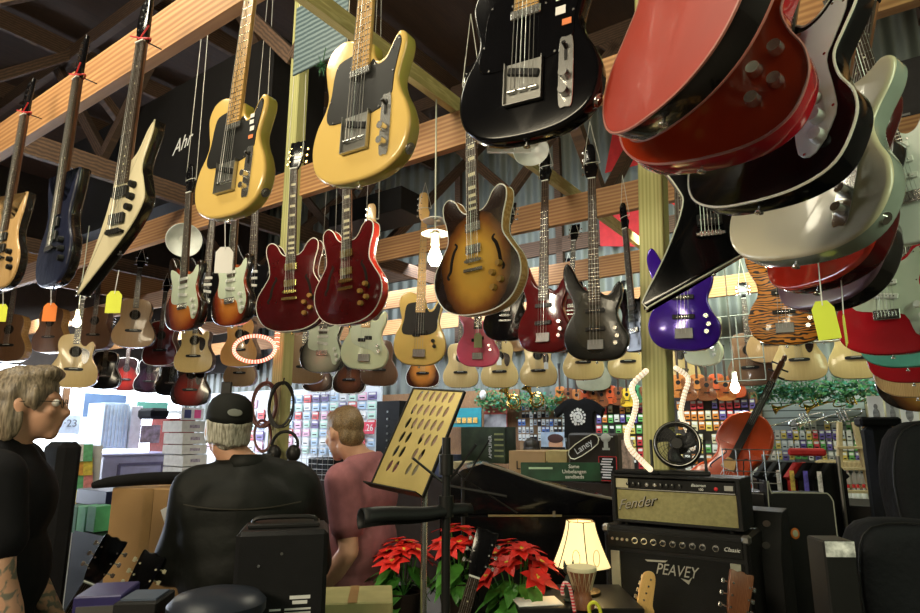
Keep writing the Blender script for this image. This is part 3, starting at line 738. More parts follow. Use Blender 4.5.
# ---- big overlapping bodies, upper right
def G(kind, top, side, label, bot, tp, L, turn=20, flip=False, head='inline', cord=True, cat='guitar', name=None, m=None, ztop=3.3, sz=1.0, **k):
    nm = name or ('bass_guitar' if kind in ('bass', 'pbass') else ('acoustic_guitar' if kind in ('dread', 'cutaway') else 'electric_guitar'))
    g = guitar(nm, kind, top, side, label, cat, head=head, **k)
    d = place(g, bot, tp, L * sz, turn, flip); g.scale = (sz, sz, sz)
    if cord: hang(g, kind, head, m, ztop)
    return g
WBIND = mat('white binding', (0.8, 0.78, 0.68), 0.35, var=.02)
G('semi', CHERRY, DSIDE, 'very near hollow body guitar turned backwards, plain dull red back and black side', (664, 119), (706, -121), .47, 54, True, 'three', pick='hum', back=REDTOP, binding=mat('pink brown binding', (.35, .13, .10), .4), lod=0)
G('single', REDOR, FIESTA, 'orange red glossy guitar with chrome knobs, half behind the dull red back', (702, 166), (730, -50), .44, 22, False, 'three', sz=1.06, pick='hum', binding=mat('pink binding', (.55, .22, .2), .3), lod=0)
G('strat', BLACK, BLACK, 'black guitar with white pickguard and white edge lines overlapping the silver white one', (760, 207), (798, -8), .435, 34, sz=1.12, pick='single', guard=WLAQ, binding=WBIND, lod=0)
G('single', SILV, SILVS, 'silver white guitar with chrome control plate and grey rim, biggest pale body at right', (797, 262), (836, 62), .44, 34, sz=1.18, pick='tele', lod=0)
G('strat', CHERRYL, CHERRY, 'dark red guitar mostly hidden behind the silver white one', (818, 289), (848, 99), .435, 50, sz=1.28, lod=0)
G('single', mat('dull purple lacquer', (.14, .07, .10), .3, coat=.4), DSIDE, 'dull purple guitar hanging under the dark red one', (826, 310), (856, 141), .44, 48, sz=1.3)
G('strat', WLAQ, WLAQ, 'white guitar with rosewood fretboard at the right edge', (921, 243), (846, 3), .80, -4, guard=WLAQ, lod=0)
G('strat', FIESTA, CHERRY, 'bright red guitar with mint white pickguard below the white one', (893, 355), (880, 232), .435, 12, guard=MINT, lod=0)
G('strat', TEAL, TEAL, 'teal green guitar showing only its tail under the bright red one', (908, 368), (896, 262), .435, 12)
G('strat', FIESTA, CHERRY, 'red guitar showing only its tail under the teal one', (914, 383), (902, 283), .435, 10)
G('single', NATB, HONEY, 'natural wood guitar under the red and teal ones at the right edge', (918, 398), (908, 305), .44, 8, head='three')
G('semi', SB335, DSIDE, 'sunburst guitar lowest at the right edge', (926, 412), (916, 320), .47, 8, head='three')
G('explorer', BLACK, BLACK, 'black angular guitar with long slanted tail and white edge line', (713, 268), (703, 146), .40, -2, head='point', pick='hum', binding=WBIND, lod=0)
# ---- second row
G('semi', CHERRY, CHERRY, 'dark cherry semi hollow guitar with gold pickups, left one of the pair', (292, 332), (297, 171), .86, 34, head='three', pick='hum', hw=GOLD, binding=WBIND, inlay='block', lod=0, ztop=5.79)
G('semi', CHERRY, CHERRYL, 'dark cherry semi hollow guitar with bright red side, right one of the pair', (350, 325), (351, 226), .47, 42, head='three', pick='hum', hw=GOLD, binding=WBIND, inlay='block', lod=0, ztop=5.79)
G('semi', SB335, HONEY, 'sunburst semi hollow guitar in front of the lit bulb', (480, 315), (477, 194), .47, 38, head='three', pick='hum', binding=WBIND, inlay='block', lod=0)
G('pbass', BUTTER, BUTTER_GREENLIT, 'butterscotch bass with black pickguard and maple neck', (419, 366), (426, 194), 1.17, 10, head='bass', neck='maple', guard=BLKP, pick='pbass')
G('bass', WGRN, WGRN, 'pale cream white bass hanging under the right cherry guitar', (364, 370), (374, 205), 1.17, 14, head='bass', neck='maple', guard=MINT, pick='pbass', ztop=5.79)
G('strat', SILB, SILVS, 'silver burst guitar with mint pickguard by the left green post', (322, 373), (326, 310), .435, 20, guard=MINT, ztop=5.79)
G('strat', SB3, DSIDE, 'sunburst guitar with mint pickguard below the smaller butterscotch guitar', (232, 326), (237, 248), .435, 52, guard=MINT)
G('strat', SB3, DSIDE, 'sunburst guitar with pale pickguard hanging left of the white paper tag', (185, 331), (193, 196), .79, 54, guard=MINT, ztop=5.79)
G('strat', BLACK, BLACK, 'black guitar with chrome tuners hung between two sunburst ones', (205, 322), (211, 258), .435, 30, guard=BLACK)
G('bass', BLACK, BLACK, 'black bass with bright hardware between a sunburst guitar and the cherry pair', (252, 316), (256, 240), .515, 30, guard=BLACK, ztop=5.79)
G('bass', CHERRY, CHERRYL, 'red bass with long horn right of the sunburst semi hollow', (545, 353), (548, 150), 1.17, 30, head='bass', pick='bass')
G('bass', CHAR, BLACK, 'charcoal black bass with dark burst top, left of the right green post', (597, 361), (592, 146), 1.17, 12, head='bass', pick='bass', lod=0)
G('strat', BLACK, BLACK, 'slim black guitar squeezed between the charcoal bass and the right green post', (639, 352), (633, 284), .435, 50)
G('bass', PURP, PURP, 'violet blue bass in front of the right green post', (685, 351), (679, 160), .97, 6, head='bass', pick='bass', lod=0)
G('bass', TIGER, DSIDE, 'tiger striped bass hanging left of the large yellow tag', (787, 345), (780, 243), .515, 8, head='bass', pick='bass', lod=0)
G('bass', PINK, PINK, 'bright pink bass hanging below the sunburst semi hollow', (478, 367), (479, 300), .515, 12, head='bass', pick='pbass', guard=PINK)
G('single', BLACK, BLACK, 'black guitar behind the sunburst semi hollow and above the pink bass', (506, 341), (508, 278), .44, 20, head='three', pick='hum')
G('strat', WGRN, WGRN, 'small mint white guitar peeking out right of the violet bass', (703, 366), (705, 312), .435, 30, guard=MINT)
G('single', mat('wine red lacquer', (.2, .012, .02), .2, coat=.7), DSIDE, 'wine red guitar far behind, beside the charcoal bass', (571, 330), (573, 282), .44, 20, head='three', pick='hum')
# ---- acoustic guitars: (bottom x, bottom y, lower bout width in pixels)
def A(bx, by, wpx, top, side, label, turn=14, kind='dread', guard=None, binding=None, rl=0.0, group=None, L=.5):
    k = math.cos(math.radians(turn)); d = F * .397 * k / wpx * 1.0
    P = at(bx, by, d); g = guitar('acoustic_guitar', kind, top, side, label, 'guitar', head='three', headm=BLACK, guard=guard, binding=binding, group=group)
    orient(g, P, Vector((math.sin(math.radians(rl)), 0, math.cos(math.radians(rl)))), turn); hang(g, kind, 'three'); return g
A(8, 362, 30, BRNW, HONEY, 'brown acoustic guitar with lit honey side at the left edge', 38)
A(50, 353, 27, BRNW, HONEY, 'brown acoustic guitar above the spruce one, with glowing honey side', 42)
A(94, 350, 30, BRNW, ROSEB, 'plain mahogany acoustic guitar left of the tan one', 30)
A(133, 348, 38, TANW, DSIDE, 'tan acoustic guitar with dark round soundhole behind the yellow tag', 14)
A(161, 366, 31, BURG, ROSEB, 'burgundy acoustic guitar with white edge, right of the tan one', 30, binding=WBIND)
A(194, 373, 35, SPRUCE, ROSEB, 'yellow spruce acoustic guitar with black pickguard left of the red rope ring', 24, 'cutaway', TORT)
A(240, 367, 34, AMBER, ROSEB, 'amber acoustic guitar with black pickguard behind the red rope ring', 28, 'dread', TORT)
A(72, 388, 42, SPRUCE, DSIDE, 'bright spruce cutaway acoustic guitar with black pickguard, lowest at left', 8, 'cutaway', TORT)
A(103, 389, 29, BLACK, BLACK, 'black acoustic guitar with round label beside the bright spruce one', 12, binding=WBIND)
A(125, 391, 25.5, REDB, BLACK, 'red burst acoustic guitar between the black and the plum one', 12, binding=WBIND)
A(148, 393, 26, PURB, BLACK, 'plum coloured acoustic guitar right of the red burst one', 12, binding=WBIND)
A(171, 396, 28.5, BLACK, BLACK, 'black acoustic guitar right of the plum one', 14)
A(190, 406, 35, REDB, BLACK, 'dark red burst acoustic guitar lowest above the grey haired man', 16, 'dread', TORT)
A(240, 387, 30, TANW, ROSEB, 'pale tan acoustic guitar lowest inside the red rope ring', 20)
A(304, 384, 38, TANW, ROSEB, 'tan acoustic guitar just right of the left green post', 12, 'cutaway')
A(318, 392, 30, DKB, BLACK, 'dark tobacco burst acoustic guitar behind the silver burst one', 12, binding=WBIND)
A(349, 394, 32, DKB, BLACK, 'dark tobacco burst acoustic guitar under the cream white bass', 8, binding=WBIND)
A(379, 386, 36, BRNW, ROSEB, 'dull brown acoustic guitar under the cream white bass', 8)
A(423, 388, 33, SBO, BLACK, 'orange sunburst acoustic guitar under the butterscotch bass', 6, binding=WBIND)
A(461, 388, 35, SPRUCE, ROSEB, 'spruce acoustic guitar left under the pink bass', 6)
A(500, 388, 37, SPRUCE, BLACK, 'spruce acoustic guitar with black pickguard, second in the row right of the pink bass', 4, 'dread', TORT)
A(539, 387, 37, SPRUCE, BLACK, 'spruce acoustic guitar with black pickguard under the red bass', 4, 'dread', TORT)
A(584, 380, 40, SPRUCE, BLACK, 'spruce acoustic guitar under the charcoal bass', 2)
A(594, 391, 34, mat('grey cedar top', (.24, .23, .16), .5), BLACK, 'grey topped acoustic guitar behind the spruce one under the charcoal bass', 2)
A(629, 379, 40, SPRUCE, ROSEB, 'spruce acoustic guitar left of the right green post', 0)
A(622, 391, 32, TANW, BLACK, 'dull tan acoustic guitar hanging behind, left of the rope light', 2)
A(682, 386, 36, SPRUCE, ROSEB, 'spruce acoustic guitar behind the rope light, right of the green post', -4)
A(801, 381, 48, SPRUCE, ROSEB, 'wide spruce acoustic guitar above the leafy garland, left one', -4, 'dread', TORT)
A(858, 379, 48, SPRUCE, ROSEB, 'wide spruce acoustic guitar above the leafy garland, right one', -4)
A(752, 386, 42, BRNW, ROSEB, 'dull brown acoustic guitar beside the bright round bulb', 0)
A(772, 363, 44, TANW, ROSEB, 'olive tan acoustic guitar under the tiger striped bass', 0)
A(852, 362, 36, DKB, BLACK, 'dark tobacco acoustic guitar behind the thin yellow tag', -4)
A(824, 342, 52, DKB, BLACK, 'very dark acoustic guitar behind the large yellow tag', -4, binding=WBIND)
A(572, 341, 34, TANW, HONEY, 'small natural acoustic guitar far behind, left of the charcoal bass', 6)
A(514, 352, 30, AMBER, ROSEB, 'amber acoustic guitar behind the black one', 10)
A(735, 350, 30, BRNW, ROSEB, 'brown acoustic guitar hanging left of the tiger striped bass', 4)
# ---- paper tags tied under guitars
def price_tag(px, py, d, w_, h_, m, label, ytop, lx=None, rz=0.0, rl=0.0):
    t = empty('price_tag', at(px, py, d)); t.rotation_euler = (0, rl, rz); tag(t, label, 'tag', 'paper tags')
    del t['group']
    o = [(-w_ / 2, -h_), (w_ / 2, -h_), (w_ / 2, -h_ * .2), (w_ * .25, 0), (-w_ * .25, 0), (-w_ / 2, -h_ * .2)]
    MB().slab(o, -.0006, .0006).build('paper', m, t, smooth=False)
    top = at(lx or px, ytop, d) - t.location
    if rz or rl: top = Euler((0, rl, rz)).to_matrix().inverted() @ top
    mb = MB(); mb.tube([(0, -.001, -h_ * .12), (.001, -.001, 0), tuple(top)], .0014, 5); mb.build('tag_string', PAPER, t)
    return t
YEL = mat('yellow green paper', (.72, .78, .06), .7, var=.03); ORG = mat('orange paper', (.85, .22, .03), .7, var=.03)
price_tag(225, 247, 1.74, .052, .080, PAPER, 'white paper tag hanging below the first butterscotch guitar', 218)
price_tag(3, 304, 2.49, .045, .075, YEL, 'yellow green tag at the left edge under the natural guitar', 285)
price_tag(51, 303, 2.08, .048, .065, ORG, 'orange tag under the dark blue carved guitar', 284)
price_tag(115, 291, 1.85, .048, .07, YEL, 'yellow tag in front of the tan acoustic guitar', 270, 119)
t = price_tag(821, 301, 1.35, .052, .088, YEL, 'large yellow tag in front of the dark tobacco acoustic guitar', 262, 818, 0, -.12)
t = price_tag(843, 315, 1.45, .046, .075, YEL, 'yellow tag seen nearly edge on, right of the larger yellow tag', 280, 841, 1.1, .12)
price_tag(478, 333, 4.5, .06, .11, mat('pale olive paper', (.45, .5, .25), .7), 'pale olive tag on the pink bass', 322, 478)
price_tag(499, 357, 6.35, .05, .085, PAPER, 'small white tag between two spruce guitars', 345)
price_tag(546, 362, 6.35, .045, .075, PAPER, 'small white tag on the spruce guitar under the red bass', 350)
MB().slab([(-.02, 0), (.02, 0), (.022, .05), (-.022, .05)], -.001, .001)
# ------------------------------------------------------------------ people
def capsule(mb, p0, p1, r0, r1, n=14):
    p0, p1 = Vector(p0), Vector(p1); mb.cyl(p0, p1, r0, r1, n); mb.ball(p0, r0, n=n); mb.ball(p1, r1, n=n)
def ell(mb, c, r, rz=0.0, rx=0.0):
    mb.ball(c, r, n=20, m=14, rot=(Matrix.Rotation(rz, 3, 'Z') @ Matrix.Rotation(rx, 3, 'X')))
def remesh(mb, name, m, parent, vox, sm=4, disp=None):
    o = mb.build(name, m, parent, smooth=False)
    r = o.modifiers.new('r', 'REMESH'); r.mode = 'VOXEL'; r.voxel_size = vox
    s = o.modifiers.new('s', 'SMOOTH'); s.iterations = sm; s.factor = .6
    realize(o)
    o.data.polygons.foreach_set('use_smooth', [True] * len(o.data.polygons))
    o.data.materials.clear(); o.data.materials.append(m)
    if disp:
        amp, sc = disp
        for v in o.data.vertices:
            q = Vector((v.co.x * sc[0], v.co.y * sc[1], v.co.z * sc[2]))
            v.co += v.normal * (noise.noise(q) * amp)
    return o
def hand_on(mb, wrist, dirv, side, curl=.5, palm=None):
    """palm, four fingers and a thumb grown from the wrist; dirv = pointing direction, side = thumb direction"""
    w_ = Vector(wrist); d = Vector(dirv).normalized(); s = Vector(side); s = (s - d * s.dot(d)).normalized(); nrm = d.cross(s)
    if palm is not None and nrm.dot(Vector(palm)) < 0: nrm = -nrm
    for q in (-.026, -.009, .009, .026):
        capsule(mb, w_ + d * .015 + s * q * .7, w_ + d * .088 + s * q * 1.05, .0145, .0125, 10)
    for q, L in ((.033, .068), (.011, .078), (-.011, .072), (-.032, .056)):
        p = w_ + d * .09 + s * q * 1.05; dd = d.copy()
        for k, f in enumerate((.45, .32, .23)):
            dd = (dd + nrm * curl * (.35 + .35 * k)).normalized(); p2 = p + dd * L * f * 1.1
            capsule(mb, p, p2, .0098 - .0008 * k, .0090 - .0008 * k, 8); p = p2
    p = w_ + d * .025 + s * .030; dd = (d + s * .8 + nrm * .2).normalized()
    for f, r_ in ((.040, .0135), (.032, .0110), (.024, .0095)):
        p2 = p + dd * f; capsule(mb, p, p2, r_, r_ * .9, 8); p = p2; dd = (dd + d * .3 + nrm * .25).normalized()
SKIN = mat('skin', (0.56, 0.30, 0.19), 0.5, var=.08, vs=20)
SKIN2 = mat('pale skin', (0.62, 0.34, 0.23), 0.5, var=.08, vs=20)
def tattoo():
    m = bpy.data.materials.new('tattooed skin'); N, L, P = nodes_of(m); P.inputs['Roughness'].default_value = .5
    tc = N.new('ShaderNodeTexCoord'); n1 = N.new('ShaderNodeTexNoise'); n1.inputs['Scale'].default_value = 14; n1.inputs['Distortion'].default_value = 2.5
    L.new(tc.outputs['Object'], n1.inputs['Vector'])
    cr = N.new('ShaderNodeValToRGB'); e = cr.color_ramp.elements; e[0].position = .50; e[0].color = (.56, .31, .20, 1); e[1].position = .60; e[1].color = (.17, .16, .12, 1)
    L.new(n1.outputs['Fac'], cr.inputs['Fac'])
    sep = N.new('ShaderNodeSeparateXYZ'); L.new(tc.outputs['Object'], sep.inputs[0])
    mr = N.new('ShaderNodeMapRange'); mr.inputs[1].default_value = 1.36; mr.inputs[2].default_value = 1.42; L.new(sep.outputs['Z'], mr.inputs[0])
    mx = N.new('ShaderNodeMixRGB'); L.new(mr.outputs[0], mx.inputs[0]); L.new(cr.outputs['Color'], mx.inputs[1]); mx.inputs[2].default_value = (.58, .31, .20, 1)
    L.new(mx.outputs[0], P.inputs['Base Color']); return m
def person(label, loc, facing, H, skin, arms, head_at, head_turn, head_pitch, top_mat, sleeve, leg_mat, hair, jacket=False, bulk=1.0, collar=False, lean=(0, 0)):
    """local frame: looks along -Y, his right is -X. arms: {side:[shoulder, elbow, wrist, hand dir]} in local metres; head_at = local head centre"""
    k = H / 1.78; arms = {s_: tuple([tuple(v[:2]) + (v[2] * k,) for v in a_[:3]]) + tuple(a_[3:]) for s_, a_ in arms.items()}; root = empty('person', loc, facing); tag(root, label, 'person')
    lx, ly = lean
    P = lambda x, y, z: Vector((x + lx * max(0, z - .95), y + ly * max(0, z - .95), z * k))
    hc = Vector(head_at); Rm = Matrix.Rotation(head_turn, 3, 'Z') @ Matrix.Rotation(head_pitch, 3, 'X')
    hp = lambda x, y, z: hc + Rm @ Vector((x, y, z))
    mb = MB()
    # head: skull, jaw, nose, ears
    mb.ball(hc + Rm @ Vector((0, .012, .028)), (.074, .095, .092), n=22, m=16, rot=Rm)
    mb.ball(hc + Rm @ Vector((0, -.030, -.030)), (.058, .062, .078), n=20, m=14, rot=Rm)
    mb.ball(hc + Rm @ Vector((0, -.062, -.090)), (.027, .024, .024), rot=Rm)
    mb.ball(hc + Rm @ Vector((0, -.070, .022)), (.052, .020, .016), rot=Rm)      # brow
    capsule(mb, hp(0, -.086, .010), hp(0, -.108, -.030), .008, .0125, 10)           # nose
    for s in (-1, 1): mb.ball(hp(s * .011, -.098, -.034), .009)
    mb.ball(hp(0, -.087, -.058), (.022, .010, .006), rot=Rm); mb.ball(hp(0, -.085, -.069), (.020, .010, .007), rot=Rm)
    for s in (-1, 1):
        mb.ball(hp(s * .040, -.066, -.022), (.020, .018, .018), rot=Rm)              # cheek
        mb.ball(hp(s * .076, .010, .002), (.009, .019, .032), rot=Rm @ Matrix.Rotation(s * -.35, 3, 'Z')); mb.ball(hp(s * .074, .004, -.022), (.008, .011, .012), rot=Rm)
    nk = P(0, .012, 1.47)
    capsule(mb, hp(0, .022, -.055), nk, .056, .064, 16)
    # trunk
    ell(mb, P(0, .0, 1.36), (.185 * bulk, .115 * bulk, .15)); ell(mb, P(0, .0, 1.16), (.155 * bulk, .108 * bulk, .17)); ell(mb, P(0, 0, .97), (.172 * bulk, .118 * bulk, .13))
    capsule(mb, P(-.15, .01, 1.425), P(.15, .01, 1.425), .052, .052)
    for s in (-1, 1): capsule(mb, P(s * .02, .02, 1.50), P(s * .15, .01, 1.43), .045, .045)
    for s in (-1, 1):
        hip, kn, an = P(s * .09, 0, .92), P(s * .10, -.015, .50), P(s * .105, .02, .09)
        capsule(mb, hip, kn, .085 * bulk, .056); capsule(mb, kn, an, .054, .038); mb.ball(kn + Vector((0, .02, -.12)), (.05, .055, .11))
        capsule(mb, an, an + Vector((s * .02, -.15, -.045)), .036, .03)
    for s, (sh, el, wr, hd, th_, cu) in arms.items():
        sh, el, wr = Vector(sh), Vector(el), Vector(wr)
        capsule(mb, sh, el, .054, .042); capsule(mb, el, el + (wr - el) * .35, .042, .044); capsule(mb, el + (wr - el) * .35, wr, .044, .028)
        hand_on(mb, wr, hd, th_, cu)
    body = remesh(mb, 'body', skin, root, .0075, 3)
    for s in (-1, 1):
        e = MB(); e.ball((0, 0, 0), .0125, n=14, m=10); eo = e.build('eye', mat('eye white', (.8, .78, .74), .2), root, loc=hp(s * .031, -.0795, .004))
        e = MB(); e.ball((0, 0, 0), .0065, n=10, m=8); e.build('iris', mat('dark iris', (.05, .03, .02), .15), eo, loc=Rm @ Vector((0, -.0085, 0)))
    # shirt / jacket
    mb = MB(); g = .027 if not jacket else .038
    ell(mb, P(0, 0, 1.34), (.185 * bulk + g, .115 * bulk + g, .165)); ell(mb, P(0, .0, 1.14), (.158 * bulk + g * 1.3, .110 * bulk + g * 1.4, .20)); ell(mb, P(0, .0, .95), (.172 * bulk + g, .120 * bulk + g, .14))
    if jacket: ell(mb, P(0, 0, 1.25), (.175 * bulk + g, .118 * bulk + g, .26)); ell(mb, P(0, 0, .86), (.20 * bulk + g, .135 * bulk + g, .12))
    capsule(mb, P(-.155, .01, 1.43), P(.155, .01, 1.43), .052 + g, .052 + g); capsule(mb, P(0, .012, 1.43), P(0, .012, 1.475), .085 + g, .068 + g * .6)
    for s, (sh, el, wr, hd, th_, cu) in arms.items():
        sh, el, wr = Vector(sh), Vector(el), Vector(wr)
        if sleeve == 'short': capsule(mb, sh, sh + (el - sh) * .62, .058 + g, .062 + g * .5)
        else:
            capsule(mb, sh, el, .058 + g, .050 + g * .8); capsule(mb, el, el + (wr - el) * .93, .050 + g * .8, .036 + g * .6)
    for s in (-1, 1): capsule(mb, P(s * .02, .022, 1.49), P(s * .16, .01, 1.425), .050 + g * .8, .048 + g * .8)
    shirt = remesh(mb, 'jacket' if jacket else 'shirt', top_mat, root, .012, 9 if jacket else 4, (.016 if jacket else .009, (9, 9, 4)))
    bm = bmesh.new(); bm.from_mesh(shirt.data)     # open the neckline
    bmesh.ops.bisect_plane(bm, geom=bm.verts[:] + bm.edges[:] + bm.faces[:], plane_co=P(0, .012, 1.525), plane_no=(0, -.25, 1), clear_outer=True); bm.to_mesh(shirt.data); bm.free()
    if collar or jacket:
        mb = MB(); c0 = P(0, .014, 1.50); pts = []
        rr = .078 if jacket else .070
        ring = [(rr * math.sin(t), rr * .92 * -math.cos(t)) for t in [math.radians(30 + i * 300 / 20) for i in range(21)]]
        vs = []
        for (x, y) in ring:
            vs += [c0 + Vector((x, y, -.01)), c0 + Vector((x * 1.02, y * 1.02, .045)), c0 + Vector((x * 1.10, y * 1.10, .040)), c0 + Vector((x * 1.35, y * 1.3, -.012))]
        fs = []
        for i in range(20):
            for q in range(3): fs.append((i * 4 + q, i * 4 + q + 1, (i + 1) * 4 + q + 1, (i + 1) * 4 + q))
        mb.add(vs, fs); co = mb.build('collar', top_mat, root)
        so = co.modifiers.new('s', 'SOLIDIFY'); so.thickness = .005; realize(co)
    # trousers and shoes
    mb = MB(); ell(mb, P(0, 0, .95), (.180 * bulk, .126 * bulk, .12))
    for s in (-1, 1):
        hip, kn, an = P(s * .09, 0, .90), P(s * .10, -.012, .50), P(s * .105, .02, .10)
        capsule(mb, hip, kn, .098 * bulk, .075); capsule(mb, kn, an, .073, .06)
    remesh(mb, 'trousers', leg_mat, root, .016, 2)
    for s in (-1, 1):
        mb = MB(); a = P(s * .105, .02, 0); mb.ball(a + Vector((0, .01, .055)), (.045, .06, .055)); mb.ball(a + Vector((s * .012, -.10, .038)), (.045, .10, .038)); mb.box(a + Vector((s * .006, -.055, .010)), (.085, .25, .02), bev=.008)
        remesh(mb, 'shoe', BLKP, root, .008, 2)
    return root, Rm, hp, P
def hair_mat(name, c1, c2, sc=(60, 60, 8)):
    m = bpy.data.materials.new(name); N, L, P_ = nodes_of(m); P_.inputs['Roughness'].default_value = .45
    tc = N.new('ShaderNodeTexCoord'); mp = N.new('ShaderNodeMapping'); mp.inputs['Scale'].default_value = sc; nz = N.new('ShaderNodeTexNoise'); nz.inputs['Scale'].default_value = 2.5; nz.inputs['Detail'].default_value = 5
    L.new(tc.outputs['Object'], mp.inputs[0]); L.new(mp.outputs[0], nz.inputs['Vector'])
    cr = N.new('ShaderNodeValToRGB'); cr.color_ramp.elements[0].position = .35; cr.color_ramp.elements[1].position = .65
    cr.color_ramp.elements[0].color = tuple(c1) + (1,); cr.color_ramp.elements[1].color = tuple(c2) + (1,)
    L.new(nz.outputs['Fac'], cr.inputs['Fac']); L.new(cr.outputs['Color'], P_.inputs['Base Color'])
    b = N.new('ShaderNodeBump'); b.inputs['Strength'].default_value = .7; b.inputs['Distance'].default_value = .004
    L.new(nz.outputs['Fac'], b.inputs['Height']); L.new(b.outputs['Normal'], P_.inputs['Normal']); return m
def hair_shell(root, Rm, hp, m, kind):
    """hair grown as a thick cap; the face side is left free"""
    mb = MB(); rot = Rm
    if kind == 'long':
        mb.ball(hp(0, .022, .042), (.088, .106, .092), n=24, m=16, rot=rot); mb.ball(hp(0, .062, -.03), (.080, .062, .095), n=20, m=14, rot=rot)
        mb.ball(hp(0, -.040, .098), (.062, .056, .034), rot=rot)
        for s in (-1, 1): mb.ball(hp(s * .070, .040, -.035), (.020, .045, .075), rot=rot); mb.ball(hp(s * .074, -.030, .020), (.014, .018, .042), rot=rot)
        for i in range(46):                                    # locks falling over the nape
            t = math.radians(-75 + 150 * i / 45); x, y = math.sin(t), math.cos(t)
            capsule(mb, hp(.080 * x, .016 + .085 * y, .045), hp(.074 * x, .020 + .086 * y, -.075 - random.uniform(0, .05)), .012, .006, 7)
    elif kind == 'short':
        mb.ball(hp(0, .018, .040), (.0795, .0975, .088), n=24, m=16, rot=rot); mb.ball(hp(0, .058, -.022), (.066, .046, .055), rot=rot); mb.ball(hp(0, -.042, .090), (.055, .044, .030), rot=rot)
    else:                                                      # fringe of hair below a cap
        for i in range(50):
            t = math.radians(-105 + 210 * i / 49); x, y = math.sin(t), math.cos(t)
            capsule(mb, hp(.074 * x, .016 + .090 * y, .040), hp(.076 * x, .020 + .088 * y, -.022 - random.uniform(0, .018)), .011, .006, 7)
        mb.ball(hp(0, .055, -.010), (.066, .048, .055), rot=rot)
    o = remesh(mb, 'hair', m, root, .006 if kind != 'short' else .007, 1, (.006, (40, 40, 12)))
    return o
# heads: seen positions give world points; facing angle 0 looks towards -Y (the camera)
def figure_loc(px, py, d): return at(px, py, d)
# 1: left man in black polo, profile to the right
F1 = math.radians(112)
def local_of(loc, f, W):
    return Matrix.Rotation(-f, 3, 'Z') @ (Vector(W) - Vector((loc[0], loc[1], 0)))
hw1 = at(29, 406, 2.0); loc1 = (hw1.x - .05, hw1.y, 0)
h1 = local_of(loc1, F1, hw1)
LM = lambda px, py, d: local_of(loc1, F1, at(px, py, d))
arms1 = {-1: ((-.19, -.03, 1.42), (-.235, -.08, 1.17), (-.215, -.15, .94), (0, -.3, -.95), (.3, -1, 0), .4),
         1: ((.185, .01, 1.44), (.22, -.02, 1.16), (.12, -.17, .98), (-.1, -.5, -.9), (0, -1, .3), .5)}
TAT = tattoo()
r1, Rm, hp, P = person('man with collar length grey blond hair in black polo shirt at the left edge', loc1, F1, 1.90, TAT, arms1, h1, math.radians(0), math.radians(-4), mat('black polo cotton', (.007, .007, .009), .85), 'short', mat('black trousers', (.01, .01, .012), .8), None, collar=True, bulk=1.12)
hair_shell(r1, Rm, hp, hair_mat('grey blond hair', (.07, .05, .03), (.27, .21, .14)), 'long')
mb = MB()
for s in (-1, 1):
    mb.tube([hp(s * (.031 + .019 * math.cos(t * PI / 6)), -.098, .002 + .015 * math.sin(t * PI / 6)) for t in range(12)], .0013, 5, closed=True)
    mb.tube([hp(s * .050, -.097, .006), hp(s * .074, -.05, .010), hp(s * .082, .01, .012)], .0013, 5)
mb.tube([hp(-.012, -.104, .004), hp(.012, -.104, .004)], .0013, 5)
mb.build('glasses', BLKP, r1)
# 2: man in black leather jacket and cap, back to camera
F2 = math.radians(180 + 14)
hw2 = at(227, 431, 2.42); bw2 = at(246, 500, 2.42); loc2 = (bw2.x, bw2.y + .02, 0)
h2 = local_of(loc2, F2, hw2)
arms2 = {-1: ((-.178, .0, 1.41), (-.25, -.05, 1.14), (-.16, -.26, 1.08), (.3, -1, 0), (0, 0, 1), .5),
         1: ((.178, .0, 1.41), (.25, -.05, 1.14), (.16, -.26, 1.10), (-.3, -1, 0), (0, 0, 1), .5)}
LEATH = mat('black leather', (.006, .007, .006), .6, var=.3, vs=9, bump=.5, bs=14)
r2, Rm, hp, P = person('grey haired man in a black cap and black leather jacket seen from behind', loc2, F2, 1.80, SKIN, arms2, h2, math.radians(22), math.radians(-10), LEATH, 'long', mat('dark jeans', (.02, .025, .04), .8), None, jacket=True, bulk=1.22)
hair_shell(r2, Rm, hp, hair_mat('grey hair', (.16, .15, .11), (.55, .53, .45)), 'fringe')
# cap: crown, brim, front badge, strap gap
prof = [(.093, -.010), (.094, .012), (.090, .040), (.078, .066), (.055, .084), (.025, .092), (.001, .094)]
mb = MB(); C_ = hp(0, .012, .055)
vs = []
for r_, z in prof:
    for i in range(28):
        t = 2 * PI * i / 28; vs.append(C_ + Rm @ Vector((r_ * .90 * math.cos(t), r_ * 1.12 * math.sin(t), z)))
fs = [(j * 28 + i, j * 28 + (i + 1) % 28, (j + 1) * 28 + (i + 1) % 28, (j + 1) * 28 + i) for j in range(len(prof) - 1) for i in range(28)]
mb.add(vs, fs); cap = mb.build('cap', mat('black cap cotton', (.012, .013, .012), .85), r2)
so = cap.modifiers.new('s', 'SOLIDIFY'); so.thickness = .003; realize(cap)
mb = MB(); vs = []
for i in range(13):
    t = math.radians(-62 + 124 * i / 12)
    for r0, dz in ((1.0, -.004), (1.0 + .62 * math.cos(t * 1.25), -.020)):
        vs.append(C_ + Rm @ Vector((.084 * math.sin(t) * (1 if r0 == 1.0 else 1.0), -.104 * math.cos(t) * r0, dz)))
mb.add(vs, [(2 * i, 2 * i + 1, 2 * i + 3, 2 * i + 2) for i in range(12)]); br = mb.build('cap_brim', _M['black cap cotton'], cap); so = br.modifiers.new('s', 'SOLIDIFY'); so.thickness = .004; realize(br)
mb = MB(); mb.ball((0, 0, 0), (.028, .003, .016), n=16, m=8)
e = mb.build('cap_badge', mat('grey embroidery', (.16, .17, .15), .8), cap, loc=C_ + Rm @ Vector((.012, .104, .034)), rot=(.45, 0, math.radians(22)))
